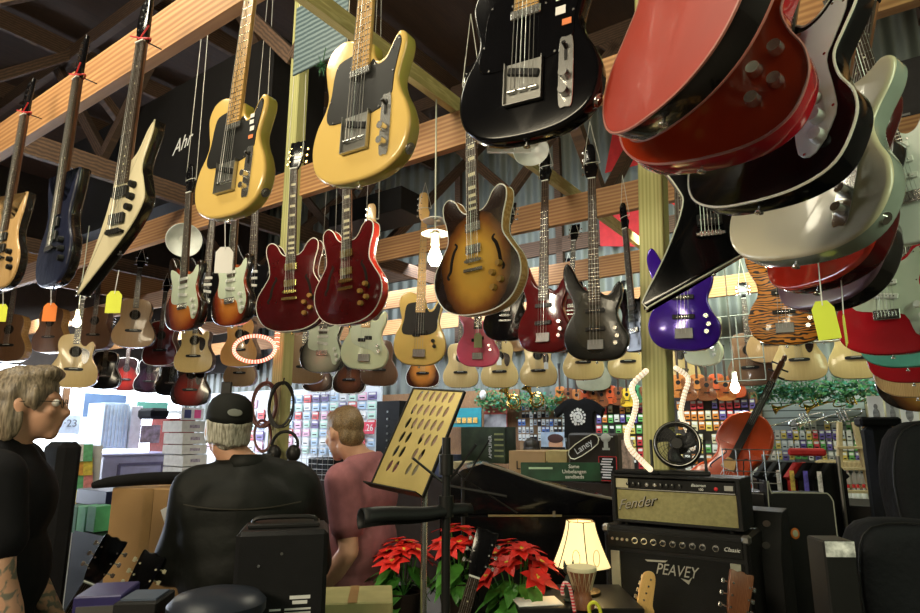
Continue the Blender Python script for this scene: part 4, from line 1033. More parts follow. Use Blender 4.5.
# seams of the jacket back
mb = MB()
for pts in ([(-.20, .175, 1.38), (-.1, .187, 1.365), (0, .190, 1.36), (.1, .187, 1.365), (.20, .175, 1.38)],):
    mb.tube(curve3([P(x, y * .96, z) for x, y, z in pts], 4), .0025, 5)
mb.build('yoke_seam', mat('worn leather seam', (.025, .022, .015), .5), r2)
# 3: young man in mauve t-shirt looking left
F3 = math.radians(180 + 48)
hw3 = at(344, 434, 2.90); bw3 = at(362, 520, 2.92); loc3 = (bw3.x, bw3.y, 0)
F3 = math.radians(-112)
h3 = local_of(loc3, F3, hw3)
arms3 = {1: ((.185, .01, 1.42), (.20, .06, 1.14), (.16, -.13, .92), (0, -.5, -.9), (-.3, -.6, .4), .4),
         -1: ((-.185, .0, 1.42), (-.2, -.05, 1.14), (-.1, -.26, 1.02), (.1, -1, .1), (.2, 0, 1), .5)}
r3, Rm, hp, P = person('young man with short brown hair in a mauve t-shirt looking down to the left', loc3, F3, 1.80, SKIN2, arms3, h3, math.radians(-22), math.radians(12), mat('mauve cotton', (.27, .10, .115), .85, var=.15, vs=25), 'short', mat('grey jeans', (.08, .085, .1), .8), None, bulk=1.02)
hair_shell(r3, Rm, hp, hair_mat('short brown hair', (.085, .05, .022), (.26, .17, .08), (90, 90, 60)), 'short')
# ------------------------------------------------------------------ helpers for things standing along room planes
RB_ = -RZ
def onb(px, py, b):
    r = ray(px, py); t = b / (r.x * EB.x + r.y * EB.y); return Vector((r.x * t, r.y * t, CAMH + r.z * t))
def ona(px, py, a):
    r = ray(px, py); t = a / (r.x * EA.x + r.y * EA.y); return Vector((r.x * t, r.y * t, CAMH + r.z * t))
def plate(name, x0, y0, x1, y1, b, th, m, label=None, cat=None, group=None, bev=.002, kind=None, to_floor=False, parent=None):
    """box whose front face fills the seen rectangle on the plane b, back face th behind"""
    cx = (x0 + x1) / 2; p0, p1 = onb(x0, (y0 + y1) / 2, b), onb(x1, (y0 + y1) / 2, b); W = (p1 - p0).length
    zt, zb = onb(cx, y0, b).z, (0 if to_floor else onb(cx, y1, b).z)
    c = (p0 + p1) / 2; c.z = zb
    mb = MB(); mb.box((0, th / 2, (zt - zb) / 2), (W, th, zt - zb), bev=bev)
    o = mb.build(name, m, loc=c, rot=(0, 0, RB_)); o['_w'] = W; o['_h'] = zt - zb; o['_t'] = th
    W_, H_ = W, zt - zb
    del o['_w'], o['_h'], o['_t']
    if label: tag(o, label, cat, group)
    if kind: tag(o, kind=kind)
    return o, W_, H_
def cboard(name, px, py_top, d, w_, dp, h, m, label, cat, rz=0.0, group=None, zb=None, bev=.004):
    """free standing box: seen position of the middle of its top front edge, depth, sizes"""
    p = at(px, py_top, d); rt = Vector((math.cos(rz), math.sin(rz), 0)); bk = Vector((-math.sin(rz), math.cos(rz), 0))
    z0 = p.z - h if zb is None else zb
    root = empty(name, Vector((p.x, p.y, 0)) + bk * dp / 2 + Vector((0, 0, z0)), rz)
    if label: tag(root, label, cat, group)
    mb = MB(); mb.box((0, 0, (p.z - z0) / 2), (w_, dp, p.z - z0), bev=bev)
    return root, mb, p.z - z0
# ------------------------------------------------------------------ merchandise along the back wall
def colm(n, c, **k): return mat(n, c, .5, var=.25, vs=30, **k)
PEG = mat('pale pegboard', (.55, .55, .52), .7)
WOODP = wood('brown shelf wood', (.20, .10, .04), (.34, .18, .08), (3, 3, 3), .6)
o, W_, H_ = plate('pegboard', 272, 388, 380, 470, 6.9, .04, mat('white pegboard', (.75, .80, .85), .6, var=.05), 'white pegboard behind the young man full of small packets', 'pegboard')
PK = {}
def packet(m):
    if m.name not in PK:
        mb = MB(); mb.box((0, 0, -.5), (1, .12, 1), bev=.03); mb.box((0, -.065, -.22), (.8, .02, .26), mi=1); mb.box((0, -.065, -.68), (.6, .02, .14), mi=2)
        PK[m.name] = (mb, None)
    return PK[m.name][0]
def packs(x0, y0, x1, y1, cols, rows, b, mats, words, label_tail, cat='packet', name='packet', group=None, fill=.82, hang_=.9, skip=.06, accent=None):
    """rows of packets hanging on hooks; every packet is its own object, those of one colour share label and group"""
    accent = accent or [PAPER, BLKP]
    A0, A1 = onb(x0, y0, b), onb(x1, y0, b); zt, zb = onb((x0 + x1) / 2, y0, b).z, onb((x0 + x1) / 2, y1, b).z
    W = (A1 - A0).length; dx = W / cols; dz = (zt - zb) / rows; protos = {}
    for j in range(rows):
        for i in range(cols):
            if random.random() < skip: continue
            k = random.randrange(len(mats)); p = A0 + (A1 - A0) * ((i + .5) / cols); p.z = zt - dz * j
            if k not in protos:
                q = packet(mats[k]); o = q.build(name, [mats[k], accent[0], accent[1]]); protos[k] = o
            else: o = protos[k].copy(); COL.objects.link(o)
            sx = dx * fill * random.uniform(.85, 1.05); sz = dz * hang_ * random.uniform(.85, 1.03)
            o.location = p - EB * .012; o.scale = (sx, .12 if dx > .1 else .1, sz); o.rotation_euler = (0, random.uniform(-.03, .03), RB_)
            lab = words[k] + ' ' + label_tail; tag(o, lab, cat, lab)
W1 = [colm('white card', (.80, .84, .88)), colm('pale blue card', (.45, .62, .85)), colm('pink card', (.80, .45, .62)), colm('dark violet card', (.16, .12, .30)), colm('mint card', (.55, .80, .70)), colm('red card', (.65, .08, .08))]
packs(280, 394, 378, 456, 11, 7, 6.88, W1, ['white packet', 'pale blue packet', 'pink packet', 'dark violet packet', 'mint green packet', 'red packet'], 'hanging on the white pegboard behind the young man')
plate('pegboard', 208, 392, 268, 470, 6.9, .04, mat('white pegboard', (.75, .80, .85), .6, var=.05), 'white pegboard behind the cap wearer, left of the left green post', 'pegboard')
packs(210, 400, 267, 452, 7, 5, 6.88, W1, ['white packet', 'pale blue packet', 'pink packet', 'dark violet packet', 'mint green packet', 'red packet'], 'on the white pegboard beside the cap wearer')
o, W_, H_ = plate('price_sign', 361, 422, 374, 434, 6.80, .01, mat('pink red sign', (.75, .05, .10), .6), 'small red sign with white number at the pegboard edge', 'sign')
text('1.26', H_ * .8, PAPER, o, (0, -.007, H_ / 2))
# wooden back panel with books and teal sign, middle
plate('back_panel', 378, 392, 520, 500, 6.94, .03, WOODP, 'brown wooden wall panel behind the teal sign and the posters', 'panel')
o, W_, H_ = plate('hanging_sign', 449, 408, 481, 427, 6.7, .02, mat('teal sign board', (.02, .26, .32), .5), 'teal sign with small orange pictures above the music stand', 'sign')
for i in range(5):
    MB().box((-W_ * .34 + i * W_ * .17, -.012, H_ * .35), (W_ * .13, .004, H_ * .28)).build('picture', mat('orange print', (.75, .42, .10), .6, var=.5, vs=60), o)
o, W_, H_ = plate('poster', 484, 405, 507, 428, 6.85, .01, mat('red poster paper', (.55, .09, .07), .6, var=.2, vs=3), 'red and grey poster behind the music stand top', 'poster')
MB().box((0, -.006, H_ * .32), (W_ * .96, .003, H_ * .55)).build('grey_picture', mat('grey print', (.35, .33, .35), .6, var=.4, vs=8), o)
o, W_, H_ = plate('product_box', 461, 427, 505, 463, 6.1, .25, mat('black green box print', (.035, .05, .025), .35, var=.6, vs=6), 'tall black and green product box with vertical white lettering', 'box')
text('AMPLIFIER', H_ * .14, PAPER, o, (W_ * .18, -.004, H_ * .45), rot=(PI / 2, -PI / 2, 0))
for i in range(5): MB().box((W_ * .37, -.003, H_ * (.2 + .15 * i)), (W_ * .2, .003, .02)).build('print_line', mat('olive print', (.3, .32, .12), .6), o)
# string packets wall
plate('pegboard', 512, 398, 562, 462, 6.94, .03, mat('tan pegboard', (.36, .22, .11), .7), 'tan pegboard with rows of white string packets', 'pegboard')
SW = [colm('white string pack', (.75, .78, .82)), colm('grey string pack', (.35, .38, .44)), colm('blue string pack', (.10, .20, .55)), colm('black string pack', (.03, .03, .04))]
packs(518, 404, 566, 442, 12, 5, 6.88, SW, ['white packet', 'grey packet', 'blue packet', 'black packet'], 'on the tan pegboard left of the black t-shirt')
# strap and small accessory wall, colourful
plate('pegboard', 566, 392, 762, 475, 6.94, .03, mat('dark pegboard', (.07, .06, .05), .7), 'dark pegboard covered in colourful accessories behind the right green post', 'pegboard')
CW = [colm('crimson pack', (.60, .04, .05)), colm('magenta pack', (.60, .06, .30)), colm('green pack', (.12, .42, .10)), colm('orange pack', (.72, .24, .04)), colm('yellow pack', (.75, .58, .12)), colm('cream pack', (.70, .62, .40)), colm('violet pack', (.14, .10, .36)), colm('white pack', (.72, .72, .66)), colm('black pack', (.02, .02, .02))]
cwn = ['crimson packet', 'magenta packet', 'green packet', 'orange packet', 'yellow packet', 'cream packet', 'violet packet', 'white packet', 'black packet']
packs(596, 405, 650, 424, 9, 2, 6.88, CW, cwn, 'in the upper rows left of the right green post')
packs(596, 425, 650, 470, 8, 4, 6.88, [CW[8], CW[0], CW[7], CW[4], CW[2]], ['black packet', 'crimson packet', 'white packet', 'yellow packet', 'green packet'], 'in the lower rows left of the right green post')
packs(676, 400, 756, 432, 11, 3, 6.86, [CW[4], CW[5], CW[7], CW[6], CW[0], CW[3]], ['yellow packet', 'cream packet', 'white packet', 'violet packet', 'crimson packet', 'orange packet'], 'in the upper rows right of the green post')
packs(676, 434, 756, 476, 11, 4, 6.86, [CW[5], CW[7], CW[2], CW[4], CW[8], CW[3]], ['cream packet', 'white packet', 'green packet', 'yellow packet', 'black packet', 'orange packet'], 'in the lower rows right of the fan')
# small ukuleles hung in a row above
def ukulele(px, py, b, m, s, label, group):
    root = empty('ukulele', onb(px, py, b), RB_); tag(root, label, 'ukulele', group)
    o = [(x * s, z * s) for x, z in OUT['dread'][::2]]
    MB().slab(o, -.03 * s * 2, .03 * s, .004).build('body', m, root)
    mb = MB(); mb.cyl((0, -.0605 * s, .33 * s), (0, -.062 * s, .33 * s), .05 * s, n=16); mb.build('soundhole', BLKP, root)
    MB().box((0, -.055 * s, .72 * s), (.045 * s, .03 * s, .62 * s)).build('neck', ROSE, root)
    MB().slab([(-.03 * s, 0), (.03 * s, 0), (.045 * s, .16 * s), (-.045 * s, .16 * s)], -.07 * s, -.05 * s).build('headstock', BLKP, root, loc=(0, 0, 1.0 * s))
    MB().box((0, -.065 * s, .17 * s), (.12 * s, .012 * s, .02 * s)).build('bridge', BLKP, root)
    return root
UK = [wood('orange koa', (.42, .13, .03), (.62, .24, .06), (20, 20, 2), .3, .5), wood('dark koa', (.16, .05, .02), (.28, .10, .04), (20, 20, 2), .3, .5), mat('yellow lacquer', (.80, .50, .04), .3), mat('red orange lacquer', (.60, .10, .03), .3), mat('green lacquer', (.06, .28, .12), .3)]
ukn = ['orange wood ukulele', 'dark wood ukulele', 'yellow ukulele', 'red orange ukulele', 'green ukulele']
rowA = [0, 1, 0, 3, 0, 1, 3, 1, 2, 4, 1]
cntu = {}
for i, k in enumerate(rowA):
    px = 561 + i * 8.4
    ukulele(px, 404 + (i % 3) * 1.5, 6.80, UK[k], .42, ukn[k] + ' in the small row left of the right green post', ukn[k] + ' row left of the post')
for i, k in enumerate([0, 1, 0, 1, 3, 0, 3]):
    ukulele(680 + i * 9.5, 398 + (i % 2) * 3, 6.80, UK[k], .50, ukn[k] + ' in the row right of the green post', ukn[k] + ' row right of the post')
# black t-shirt with white round print
p = onb(580, 436, 6.2); root = empty('t_shirt', p, RB_); tag(root, 'black t-shirt with a round white print hanging in the middle of the back wall', 'shirt')
so_ = smooth_out([(-.24, 0, 1), (.24, 0, 1), (.23, .30), (.25, .38, 1), (.36, .30, 1), (.40, .42, 1), (.24, .54), (.10, .58, 1), (0, .55), (-.10, .58, 1), (-.24, .54), (-.40, .42, 1), (-.36, .30, 1), (-.25, .38, 1), (-.23, .30)], 3)
sc_t = .72
MB().slab([(x * sc_t, z * sc_t - .02) for x, z in so_], -.03, .03, .012).build('shirt', BLKM, root)
mb = MB()
for i in range(14):
    t = 2 * PI * i / 14
    for rr in (.045, .078): mb.cyl((rr * math.cos(t + rr * 9), -.031, .20 + rr * math.sin(t + rr * 9)), (rr * math.cos(t + rr * 9), -.034, .20 + rr * math.sin(t + rr * 9)), .011 + .004 * (i % 3), n=7)
mb.cyl((0, -.031, .20), (0, -.034, .20), .026, n=10); mb.build('print', PAPER, root)
MB().tube([(0, 0, .40), (0, 0, .46), (.03, 0, .49), (.05, 0, .46)], .004).build('hanger_hook', STEEL, root)
# stacks on the counter in the middle
o, W_, H_ = plate('carton', 509, 451, 545, 481, 5.6, .45, CARD, 'brown carton with black lettering left of the same kind of carton', 'box')
text('Laney', H_ * .42, BLKP, o, (W_ * .05, -.004, H_ * .5))
o, W_, H_ = plate('carton', 546, 451, 567, 481, 5.6, .45, mat('yellow brown cardboard', (.46, .34, .12), .8), 'yellow brown carton with black lettering beside the dark gig bag', 'box')
text('Laney', H_ * .42, BLKP, o, (0, -.004, H_ * .5), sx=.8)
o, W_, H_ = plate('amplifier_cover', 568, 433, 618, 480, 5.5, .35, mat('dark brown vinyl', (.035, .028, .020), .45), 'dark brown cabinet with a slanted framed white logo and a menu sheet', 'amplifier', bev=.02)
text('Laney', .085, PAPER, o, (-W_ * .17, -.003, H_ * .70), rot=(PI / 2, -.55, 0))
fr = MB(); fr.tube([Vector((x, 0, z)) for x, z in smooth_out([(-.14, -.05), (.14, -.05), (.14, .05), (-.14, .05)], 3)], .005, 5, closed=True); fr.build('logo_frame', CREAM, o, loc=(-W_ * .17, -.004, H_ * .70), rot=(0, -.55, 0))
sh = MB().box((0, 0, 0), (W_ * .34, .004, H_ * .5)).build('menu_sheet', BLKP, o, loc=(W_ * .30, -.004, H_ * .25))
mb = MB()
for sx in (-1, 1): mb.box((sx * W_ * .17, -.003, 0), (.006, .004, H_ * .5))
for sz in (-1, 1): mb.box((0, -.003, sz * H_ * .25), (W_ * .34, .004, .006))
mb.build('red_border', RED, sh)
mb = MB()
for i in range(8): mb.box((-.01 * (i % 3), -.004, H_ * (.2 - .055 * i)), (W_ * .2, .002, .012))
mb.build('text_lines', PAPER, sh)
mb = MB(); mb.ball((0, 0, .05), (.05, .004, .04)); mb.box((0, 0, -.01), (.04, .004, .08)); mb.box((0, 0, -.05), (.07, .004, .02))
for s in (-1, 1): mb.box((s * .055, 0, .06), (.03, .004, .012))
mb.build('emblem', mat('grey emblem paint', (.5, .5, .42), .6), o, loc=(W_ * .28, -.004, H_ * .78))
plate('leaflet_stand', 619, 440, 632, 482, 5.6, .06, mat('white red leaflets', (.62, .45, .40), .6, var=.5, vs=25), 'tall rack of white and red leaflets right of the brown cabinet', 'rack')
# one dark haired person behind the cartons
p = onb(532, 450, 6.45)
arms = {s_: ((s_ * .185, 0, 1.40), (s_ * .22, -.02, 1.12), (s_ * .18, -.2, 1.0), (0, -1, 0), (-s_ * .3, 0, 1), .5) for s_ in (-1, 1)}
rr, Rm, hp, P = person('person with dark hair behind the cartons, only the back of the head showing', (p.x, p.y, 0), math.radians(150), p.z + .12, SKIN, arms, (0, 0, p.z), 0, .25, mat('charcoal shirt', (.03, .03, .035), .8), 'long', mat('black trousers', (.01, .01, .012), .8), None)
hair_shell(rr, Rm, hp, hair_mat('dark hair', (.02, .016, .012), (.05, .04, .03)), 'long')
o, W_, H_ = plate('face_poster', 541, 432, 565, 449, 6.84, .01, mat('pale blue poster', (.45, .55, .70), .6, var=.4, vs=6), 'pale poster with the top of a dark haired head above the right carton', 'poster')
MB().ball((0, 0, 0), (W_ * .30, .004, H_ * .38)).build('printed_face', mat('printed skin tone', (.55, .28, .16), .6), o, loc=(W_ * .12, -.006, H_ * .28))
MB().ball((0, 0, 0), (W_ * .33, .004, H_ * .27)).build('printed_hair', mat('printed dark hair', (.07, .025, .02), .6), o, loc=(W_ * .12, -.010, H_ * .62))
MB().box((0, -.008, H_ * .06), (W_, .004, H_ * .12)).build('dark_band', BLKP, o)
# ------------------------------------------------------------------ french horns (brass) and glass ornament under the spruce guitars
BRASS = mat('polished brass', (.75, .52, .14), .18, 1.0, var=.03)
for px, py, lab in ((514, 402, 'coiled brass horn hanging under the spruce guitars, left one'), (537, 400, 'coiled brass horn hanging under the spruce guitars, right one')):
    p = onb(px, py, 6.5); root = empty('french_horn', p, RB_); tag(root, lab, 'horn')
    mb = MB(); mb.tube([(.085 * math.cos(t * PI / 16), 0, .085 * math.sin(t * PI / 16)) for t in range(32)], .012, 8, closed=True)
    mb.tube([(.06 * math.cos(t * PI / 16), -.02, .05 * math.sin(t * PI / 16)) for t in range(32)], .008, 8, closed=True); mb.build('tubing', BRASS, root)
    mb = MB(); mb.lathe([(.014, 0), (.02, .06), (.035, .10), (.075, .135), (.078, .135)], (0, 0, 0), 20, rot=Matrix.Rotation(-.5, 3, 'Y'), caps=False); b = mb.build('bell', BRASS, root, loc=(-.05, -.02, .04)); s = b.modifiers.new('s', 'SOLIDIFY'); s.thickness = .002; realize(b)
    MB().tube([(0, 0, .08), (0, 0, .25)], .002, 5).build('hook_wire', STEEL, root)
p = onb(483, 395, 6.4); root = empty('hanging_ornament', p, RB_); tag(root, 'white drop shaped ornament hanging before the leafy garland', 'ornament')
MB().ball((0, 0, 0), (.042, .042, .062)).build('drop', mat('white glass', (.85, .88, .85), .2), root); MB().tube([(0, 0, .05), (0, 0, .3)], .003, 5).build('hook_wire', STEEL, root)
# ------------------------------------------------------------------ leafy garlands
def garland(x0, y0, x1, y1, b, n, label, thick=.05):
    mb = MB(); A0, A1 = onb(x0, y0, b), onb(x1, y1, b); L = A1 - A0; c = (A0 + A1) / 2
    for i in range(n):
        t = random.random(); p = A0 + L * t - c + Vector((random.gauss(0, thick * .7), random.gauss(0, thick * .6), random.gauss(0, thick))); p.z -= .05 * math.sin(t * PI * 5) ** 2
        d = Vector((random.uniform(-1, 1), random.uniform(-1, 1), random.uniform(-1, .8))).normalized(); s = d.orthogonal().normalized(); l = random.uniform(.03, .06); w_ = l * .28
        up = d.cross(s) * .006
        mb.add([p, p + d * l * .5 + s * w_, p + d * l, p + d * l * .5 - s * w_, p + d * l * .5 + up], [(0, 4, 1), (1, 4, 2), (2, 4, 3), (3, 4, 0)], random.choice((0, 0, 1, 2)))
    mb.tube([A0 - c, (A1 - A0) * .33 + A0 - c, (A1 - A0) * .66 + A0 - c, A1 - c], .008, 5, 0)
    o = mb.build('leaf_garland', [mat('garland green', (.04, .18, .06), .5), mat('garland light green', (.14, .34, .12), .5), mat('garland teal', (.05, .26, .18), .5)], loc=c, smooth=False)
    tag(o, label, 'garland')
garland(476, 398, 562, 400, 6.75, 900, 'green leafy garland above the string packets')
garland(757, 391, 884, 385, 6.6, 1500, 'green and teal leafy garland along the top of the grey slat wall')
# ------------------------------------------------------------------ slat wall, trumpets, books on the right
def slats():
    m = bpy.data.materials.new('grey slat board'); N, L, P_ = nodes_of(m); P_.inputs['Roughness'].default_value = .45
    tc = N.new('ShaderNodeTexCoord'); sp = N.new('ShaderNodeSeparateXYZ'); L.new(tc.outputs['Object'], sp.inputs[0])
    m1 = N.new('ShaderNodeMath'); m1.operation = 'FRACT'; m2 = N.new('ShaderNodeMath'); m2.operation = 'MULTIPLY'; m2.inputs[1].default_value = 14; L.new(sp.outputs['Z'], m2.inputs[0]); L.new(m2.outputs[0], m1.inputs[0])
    cr = N.new('ShaderNodeValToRGB'); cr.color_ramp.interpolation = 'CONSTANT'; cr.color_ramp.elements[0].color = (.33, .38, .37, 1); cr.color_ramp.elements[1].position = .86; cr.color_ramp.elements[1].color = (.03, .035, .035, 1)
    L.new(m1.outputs[0], cr.inputs[0]); L.new(cr.outputs[0], P_.inputs['Base Color']); return m
o, W_, H_ = plate('slat_wall', 764, 386, 868, 478, 6.9, .06, slats(), 'grey slotted wall board carrying the trumpets, right of the wooden panel edge', 'panel')
plate('wooden_upright', 752, 392, 764, 478, 6.85, .10, WOODP, 'narrow wooden upright at the left edge of the grey slat wall', 'panel')
BRT = [BRASS, CHROME]
for i, (px, py, m_, lab) in enumerate(((803, 417, CHROME, 'silver trumpet on the slat wall, lower left one'), (840, 413, CHROME, 'silver trumpet on the slat wall, lower right one'), (814, 398, BRASS, 'brass trumpet on the slat wall, upper left one'), (848, 397, BRASS, 'brass trumpet on the slat wall, upper right one'))):
    p = onb(px, py, 6.75); root = empty('trumpet', p, RB_); tag(root, lab, 'trumpet')
    T = Matrix.Rotation(-.28, 3, 'Y')
    mb = MB(); mb.tube([T @ Vector(v) for v in curve3([(-.24, 0, 0), (.12, 0, 0), (.17, 0, -.03), (.12, 0, -.06), (-.1, 0, -.06), (-.14, 0, -.03), (-.1, 0, 0)], 5)], .006, 7); mb.build('tubing', m_, root)
    mb = MB(); mb.lathe([(.006, 0), (.010, .08), (.02, .13), (.055, .17)], (0, 0, 0), 16, rot=T @ Matrix.Rotation(PI / 2 * (-1), 3, 'Y'), caps=False); b = mb.build('bell', m_, root, loc=T @ Vector((-.20, 0, 0))); s = b.modifiers.new('s', 'SOLIDIFY'); s.thickness = .002; realize(b)
    for k in range(3): mb = MB(); mb.cyl(T @ Vector((-.02 + .03 * k, -.0, .035)), T @ Vector((-.02 + .03 * k, 0, -.085)), .010, n=10); mb.build('valve', m_, root)
MISC = [CW[4], CW[7], CW[2], CW[6], colm('pale grey pack', (.55, .6, .58)), CW[0]]
packs(790, 421, 866, 446, 11, 2, 6.84, [CW[4], CW[7], MISC[4], CW[2]], ['yellow green packet', 'white packet', 'pale grey packet', 'green packet'], 'on the slat wall below the trumpets')
packs(768, 430, 866, 462, 15, 3, 6.80, MISC, ['yellow packet', 'white packet', 'green packet', 'violet packet', 'grey packet', 'crimson packet'], 'in the lower rows of the slat wall')
# shelf with white bottles and maracas below
o, W_, H_ = plate('display_shelf', 815, 462, 872, 467, 6.3, .5, wood('pale shelf wood', (.42, .30, .14), (.58, .44, .22), (2, 2, 6), .5), 'pale wooden counter shelf behind the small ladder', 'shelf')
plate('display_shelf', 812, 485, 872, 488, 6.3, .5, WOODP, 'brown lower shelf behind the small ladder, crowded with white bottles', 'shelf')
plate('display_shelf', 812, 505, 876, 640, 6.0, .6, mat('red brown counter', (.12, .05, .03), .5), 'dark red brown counter base under the shelf of bottles', 'counter', to_floor=True)
bt = None
for i in range(30):
    px = 816 + (i % 10) * 5.6 + random.uniform(-.8, .8); row = i // 10
    py = (503, 484, 503)[row]; b = (6.15, 6.45, 6.35)[row]
    if bt is None:
        mb = MB(); mb.lathe([(.022, 0), (.024, .005), (.024, .07), (.008, .10), (.008, .12)], n=12); bt = mb.build('bottle', mat('white bottle', (.78, .78, .72), .35)); o = bt
        mc = MB(); mc.lathe([(.011, .12), (.011, .145), (.008, .147)], n=10); mc.build('bottle_cap', RED, bt)
    else: o = copy_tree(bt)
    o.location = onb(px, py, b)
    lab = 'small white bottle on the brown lower shelf behind the ladder' if row != 1 else 'small white bottle on the middle shelf behind the ladder'
    tag(o, lab, 'bottle', lab)
# wooden step ladder
p = at(857, 505, 4.9); root = empty('step_ladder', p, -.25); tag(root, 'small pale wooden step ladder standing before the bottle shelf', 'ladder')
LW = wood('bare birch wood', (.48, .36, .18), (.62, .50, .28), (9, 9, 2), .6)
for s, nm in ((-1, 0), (1, 0)):
    o = MB().box((0, 0, .30), (.032, .05, .66), bev=.003).build('side_rail', LW, root, loc=(s * .115, 0, 0), rot=(0, -s * .10, 0))
for z in (.10, .27, .43): MB().box((0, 0, z), (.24 - .1 * z, .09, .02), bev=.002).build('tread', LW, root)
# framed pictures / books on the upper right shelf
o, W_, H_ = plate('wall_shelf', 862, 424, 925, 429, 6.1, .35, WOODP, 'brown wooden shelf under the grey framed pictures', 'shelf')
plate('wall_panel', 868, 388, 925, 470, 6.94, .03, mat('beige wall board', (.48, .42, .28), .8), 'beige wall board behind the framed pictures', 'panel')
for i, (x0, x1, lab, c) in enumerate(((868, 884, 'white framed drawing standing on the shelf, left one', .72), (886, 899, 'grey picture of a figure standing on the shelf, middle one', .35), (900, 918, 'white framed picture with dark figure on the shelf, right one', .62))):
    o, W_, H_ = plate('framed_picture', x0, 396, x1, 424, 6.15, .02, mat('picture mount %d' % i, (c, c, c * .97), .6, var=.05), lab, 'picture')
    mb = MB(); mb.ball((0, 0, H_ * .62), (W_ * .13, .003, H_ * .10)); mb.ball((0, 0, H_ * .33), (W_ * .22, .003, H_ * .24)); mb.build('drawn_figure', mat('grey ink', (.16, .16, .16), .7, var=.6, vs=30), o, loc=(0, -.002, 0))
# ------------------------------------------------------------------ left: store front things
def aplate(name, x0, y0, x1, y1, a, th, m, label=None, cat=None, to_floor=False, bev=.003, group=None):
    cx = (x0 + x1) / 2; p0, p1 = ona(x0, (y0 + y1) / 2, a), ona(x1, (y0 + y1) / 2, a); W = (p1 - p0).length
    zt, zb = ona(cx, y0, a).z, (0 if to_floor else ona(cx, y1, a).z); c = (p0 + p1) / 2 + EA * (th / 2); c.z = zb
    o = MB().box((0, 0, (zt - zb) / 2), (W, th, zt - zb), bev=bev).build(name, m, loc=c, rot=(0, 0, RB_ + PI / 2))
    if label: tag(o, label, cat, group)
    return o, W, zt - zb
LILAC = mat('pale lilac painted wood', (.42, .42, .66), .4, var=.06)
o, W_, H_ = aplate('cabinet', 94, 456, 168, 640, 8.0, .6, LILAC, 'pale lilac cabinet with a framed front, lit by the shop window', 'cabinet', to_floor=True)
mb = MB()
zt = H_; 
for (cx, cz, sx, sz) in ((0, zt - .10, W_ * .6, .03), (-W_ * .3, zt - .35, .03, .5), (W_ * .3, zt - .35, .03, .5), (0, zt - .6, W_ * .6, .03)): mb.box((cx, -.31, cz), (sx, .03, sz))
mb.build('door_frame', mat('dark lilac moulding', (.16, .15, .30), .4), o)
MB().box((0, 0, zt + .015), (W_ + .06, .66, .03), bev=.008).build('top', LILAC, o)
o, W_, H_ = aplate('filing_box', 103, 403, 128, 449, 9.2, .5, mat('pale blue ribbed plastic', (.55, .68, .78), .5), 'pale blue ribbed storage box on the lilac cabinet, left one', 'box')
mb = MB()
for i in range(7): mb.box((-W_ * .42 + i * W_ * .14, -.255, H_ / 2), (.012, .02, H_ * .9))
mb.build('rib', mat('white rib', (.7, .8, .85), .5), o)
aplate('filing_box', 130, 406, 141, 449, 9.2, .5, mat('white carton', (.7, .72, .75), .6), 'narrow white storage box on the lilac cabinet, beside the ribbed one', 'box')
o, W_, H_ = aplate('brick_pillar', 160, 418, 186, 640, 8.75, .5, mat('red brick', (.28, .035, .025), .7, var=.25, vs=20), 'red brick pillar behind the lilac cabinet', 'pillar', to_floor=True)
o, W_, H_ = aplate('picture_card', 141, 425, 160, 443, 7.9, .02, mat('violet print', (.5, .42, .66), .6, var=.6, vs=14), 'violet and white picture card leaning on the red brick pillar', 'picture')
o, W_, H_ = aplate('dark_hat', 152, 408, 170, 419, 8.3, .4, BLKM, 'dark bag on top of the red brick pillar', 'bag', bev=.08)
o, W_, H_ = aplate('green_sign', 137, 402, 168, 414, 10.2, .03, mat('dark green sign', (.05, .16, .12), .6), 'dark green sign hung before the shop window', 'sign')
o, W_, H_ = aplate('window_poster', 84, 394, 126, 417, 11.5, .02, mat('blue grey poster', (.10, .17, .30), .6, var=.3, vs=3), 'dark blue grey poster in the shop window', 'poster')
o, W_, H_ = aplate('window_poster', 93, 424, 104, 434, 11.5, .02, mat('blue grey poster', (.10, .17, .30), .6), 'small blue poster in the shop window under the large one', 'poster')
o, W_, H_ = aplate('number_sign', 60, 415, 80, 434, 9.5, .02, mat('pale blue sign', (.72, .82, .9), .6), 'pale sign with a number beside the left man face', 'sign')
text('\u00b723', H_ * .55, mat('grey print 2', (.12, .13, .15), .6), o, (0, -.02, H_ * .55))
o, W_, H_ = aplate('wood_strip', 63, 380, 70, 415, 9.6, .05, WOODP, 'narrow brown wooden strip hanging beside the left man face', 'panel')
# stack of white boxes
for i, (y0, y1) in enumerate(((421, 432), (433, 444), (445, 454), (455, 466), (467, 478))):
    o, W_, H_ = aplate('white_carton', 182 + (i % 2), y0, 207, y1, 6.6, .4, mat('creamy white carton', (.62, .60, .55), .7), ['topmost', 'second', 'middle', 'fourth', 'lowest'][i] + ' white carton in the stack left of the cap wearer', 'box')
    MB().box((0, -.202, H_ * .5), (W_ * .4, .002, H_ * .3)).build('printed_label', mat('grey print 3', (.35, .3, .35), .6, var=.5, vs=40), o)
o, W_, H_ = aplate('carton_shelf', 178, 478, 212, 640, 6.6, .4, BLKP, 'black stand under the stack of white cartons', 'stand', to_floor=True)
o, W_, H_ = aplate('sale_sign', 182, 408, 204, 420, 7.4, .02, mat('white sign', (.8, .8, .8), .6), 'white and pink sign above the stack of white cartons', 'sign')
MB().box((W_ * .2, -.014, H_ * .5), (W_ * .3, .004, H_ * .7)).build('pink_spot', mat('pink spot', (.8, .1, .3), .6), o)
MB().box((-W_ * .25, -.014, H_ * .5), (W_ * .3, .004, H_ * .7)).build('blue_spot', mat('navy spot', (.05, .06, .2), .6), o)
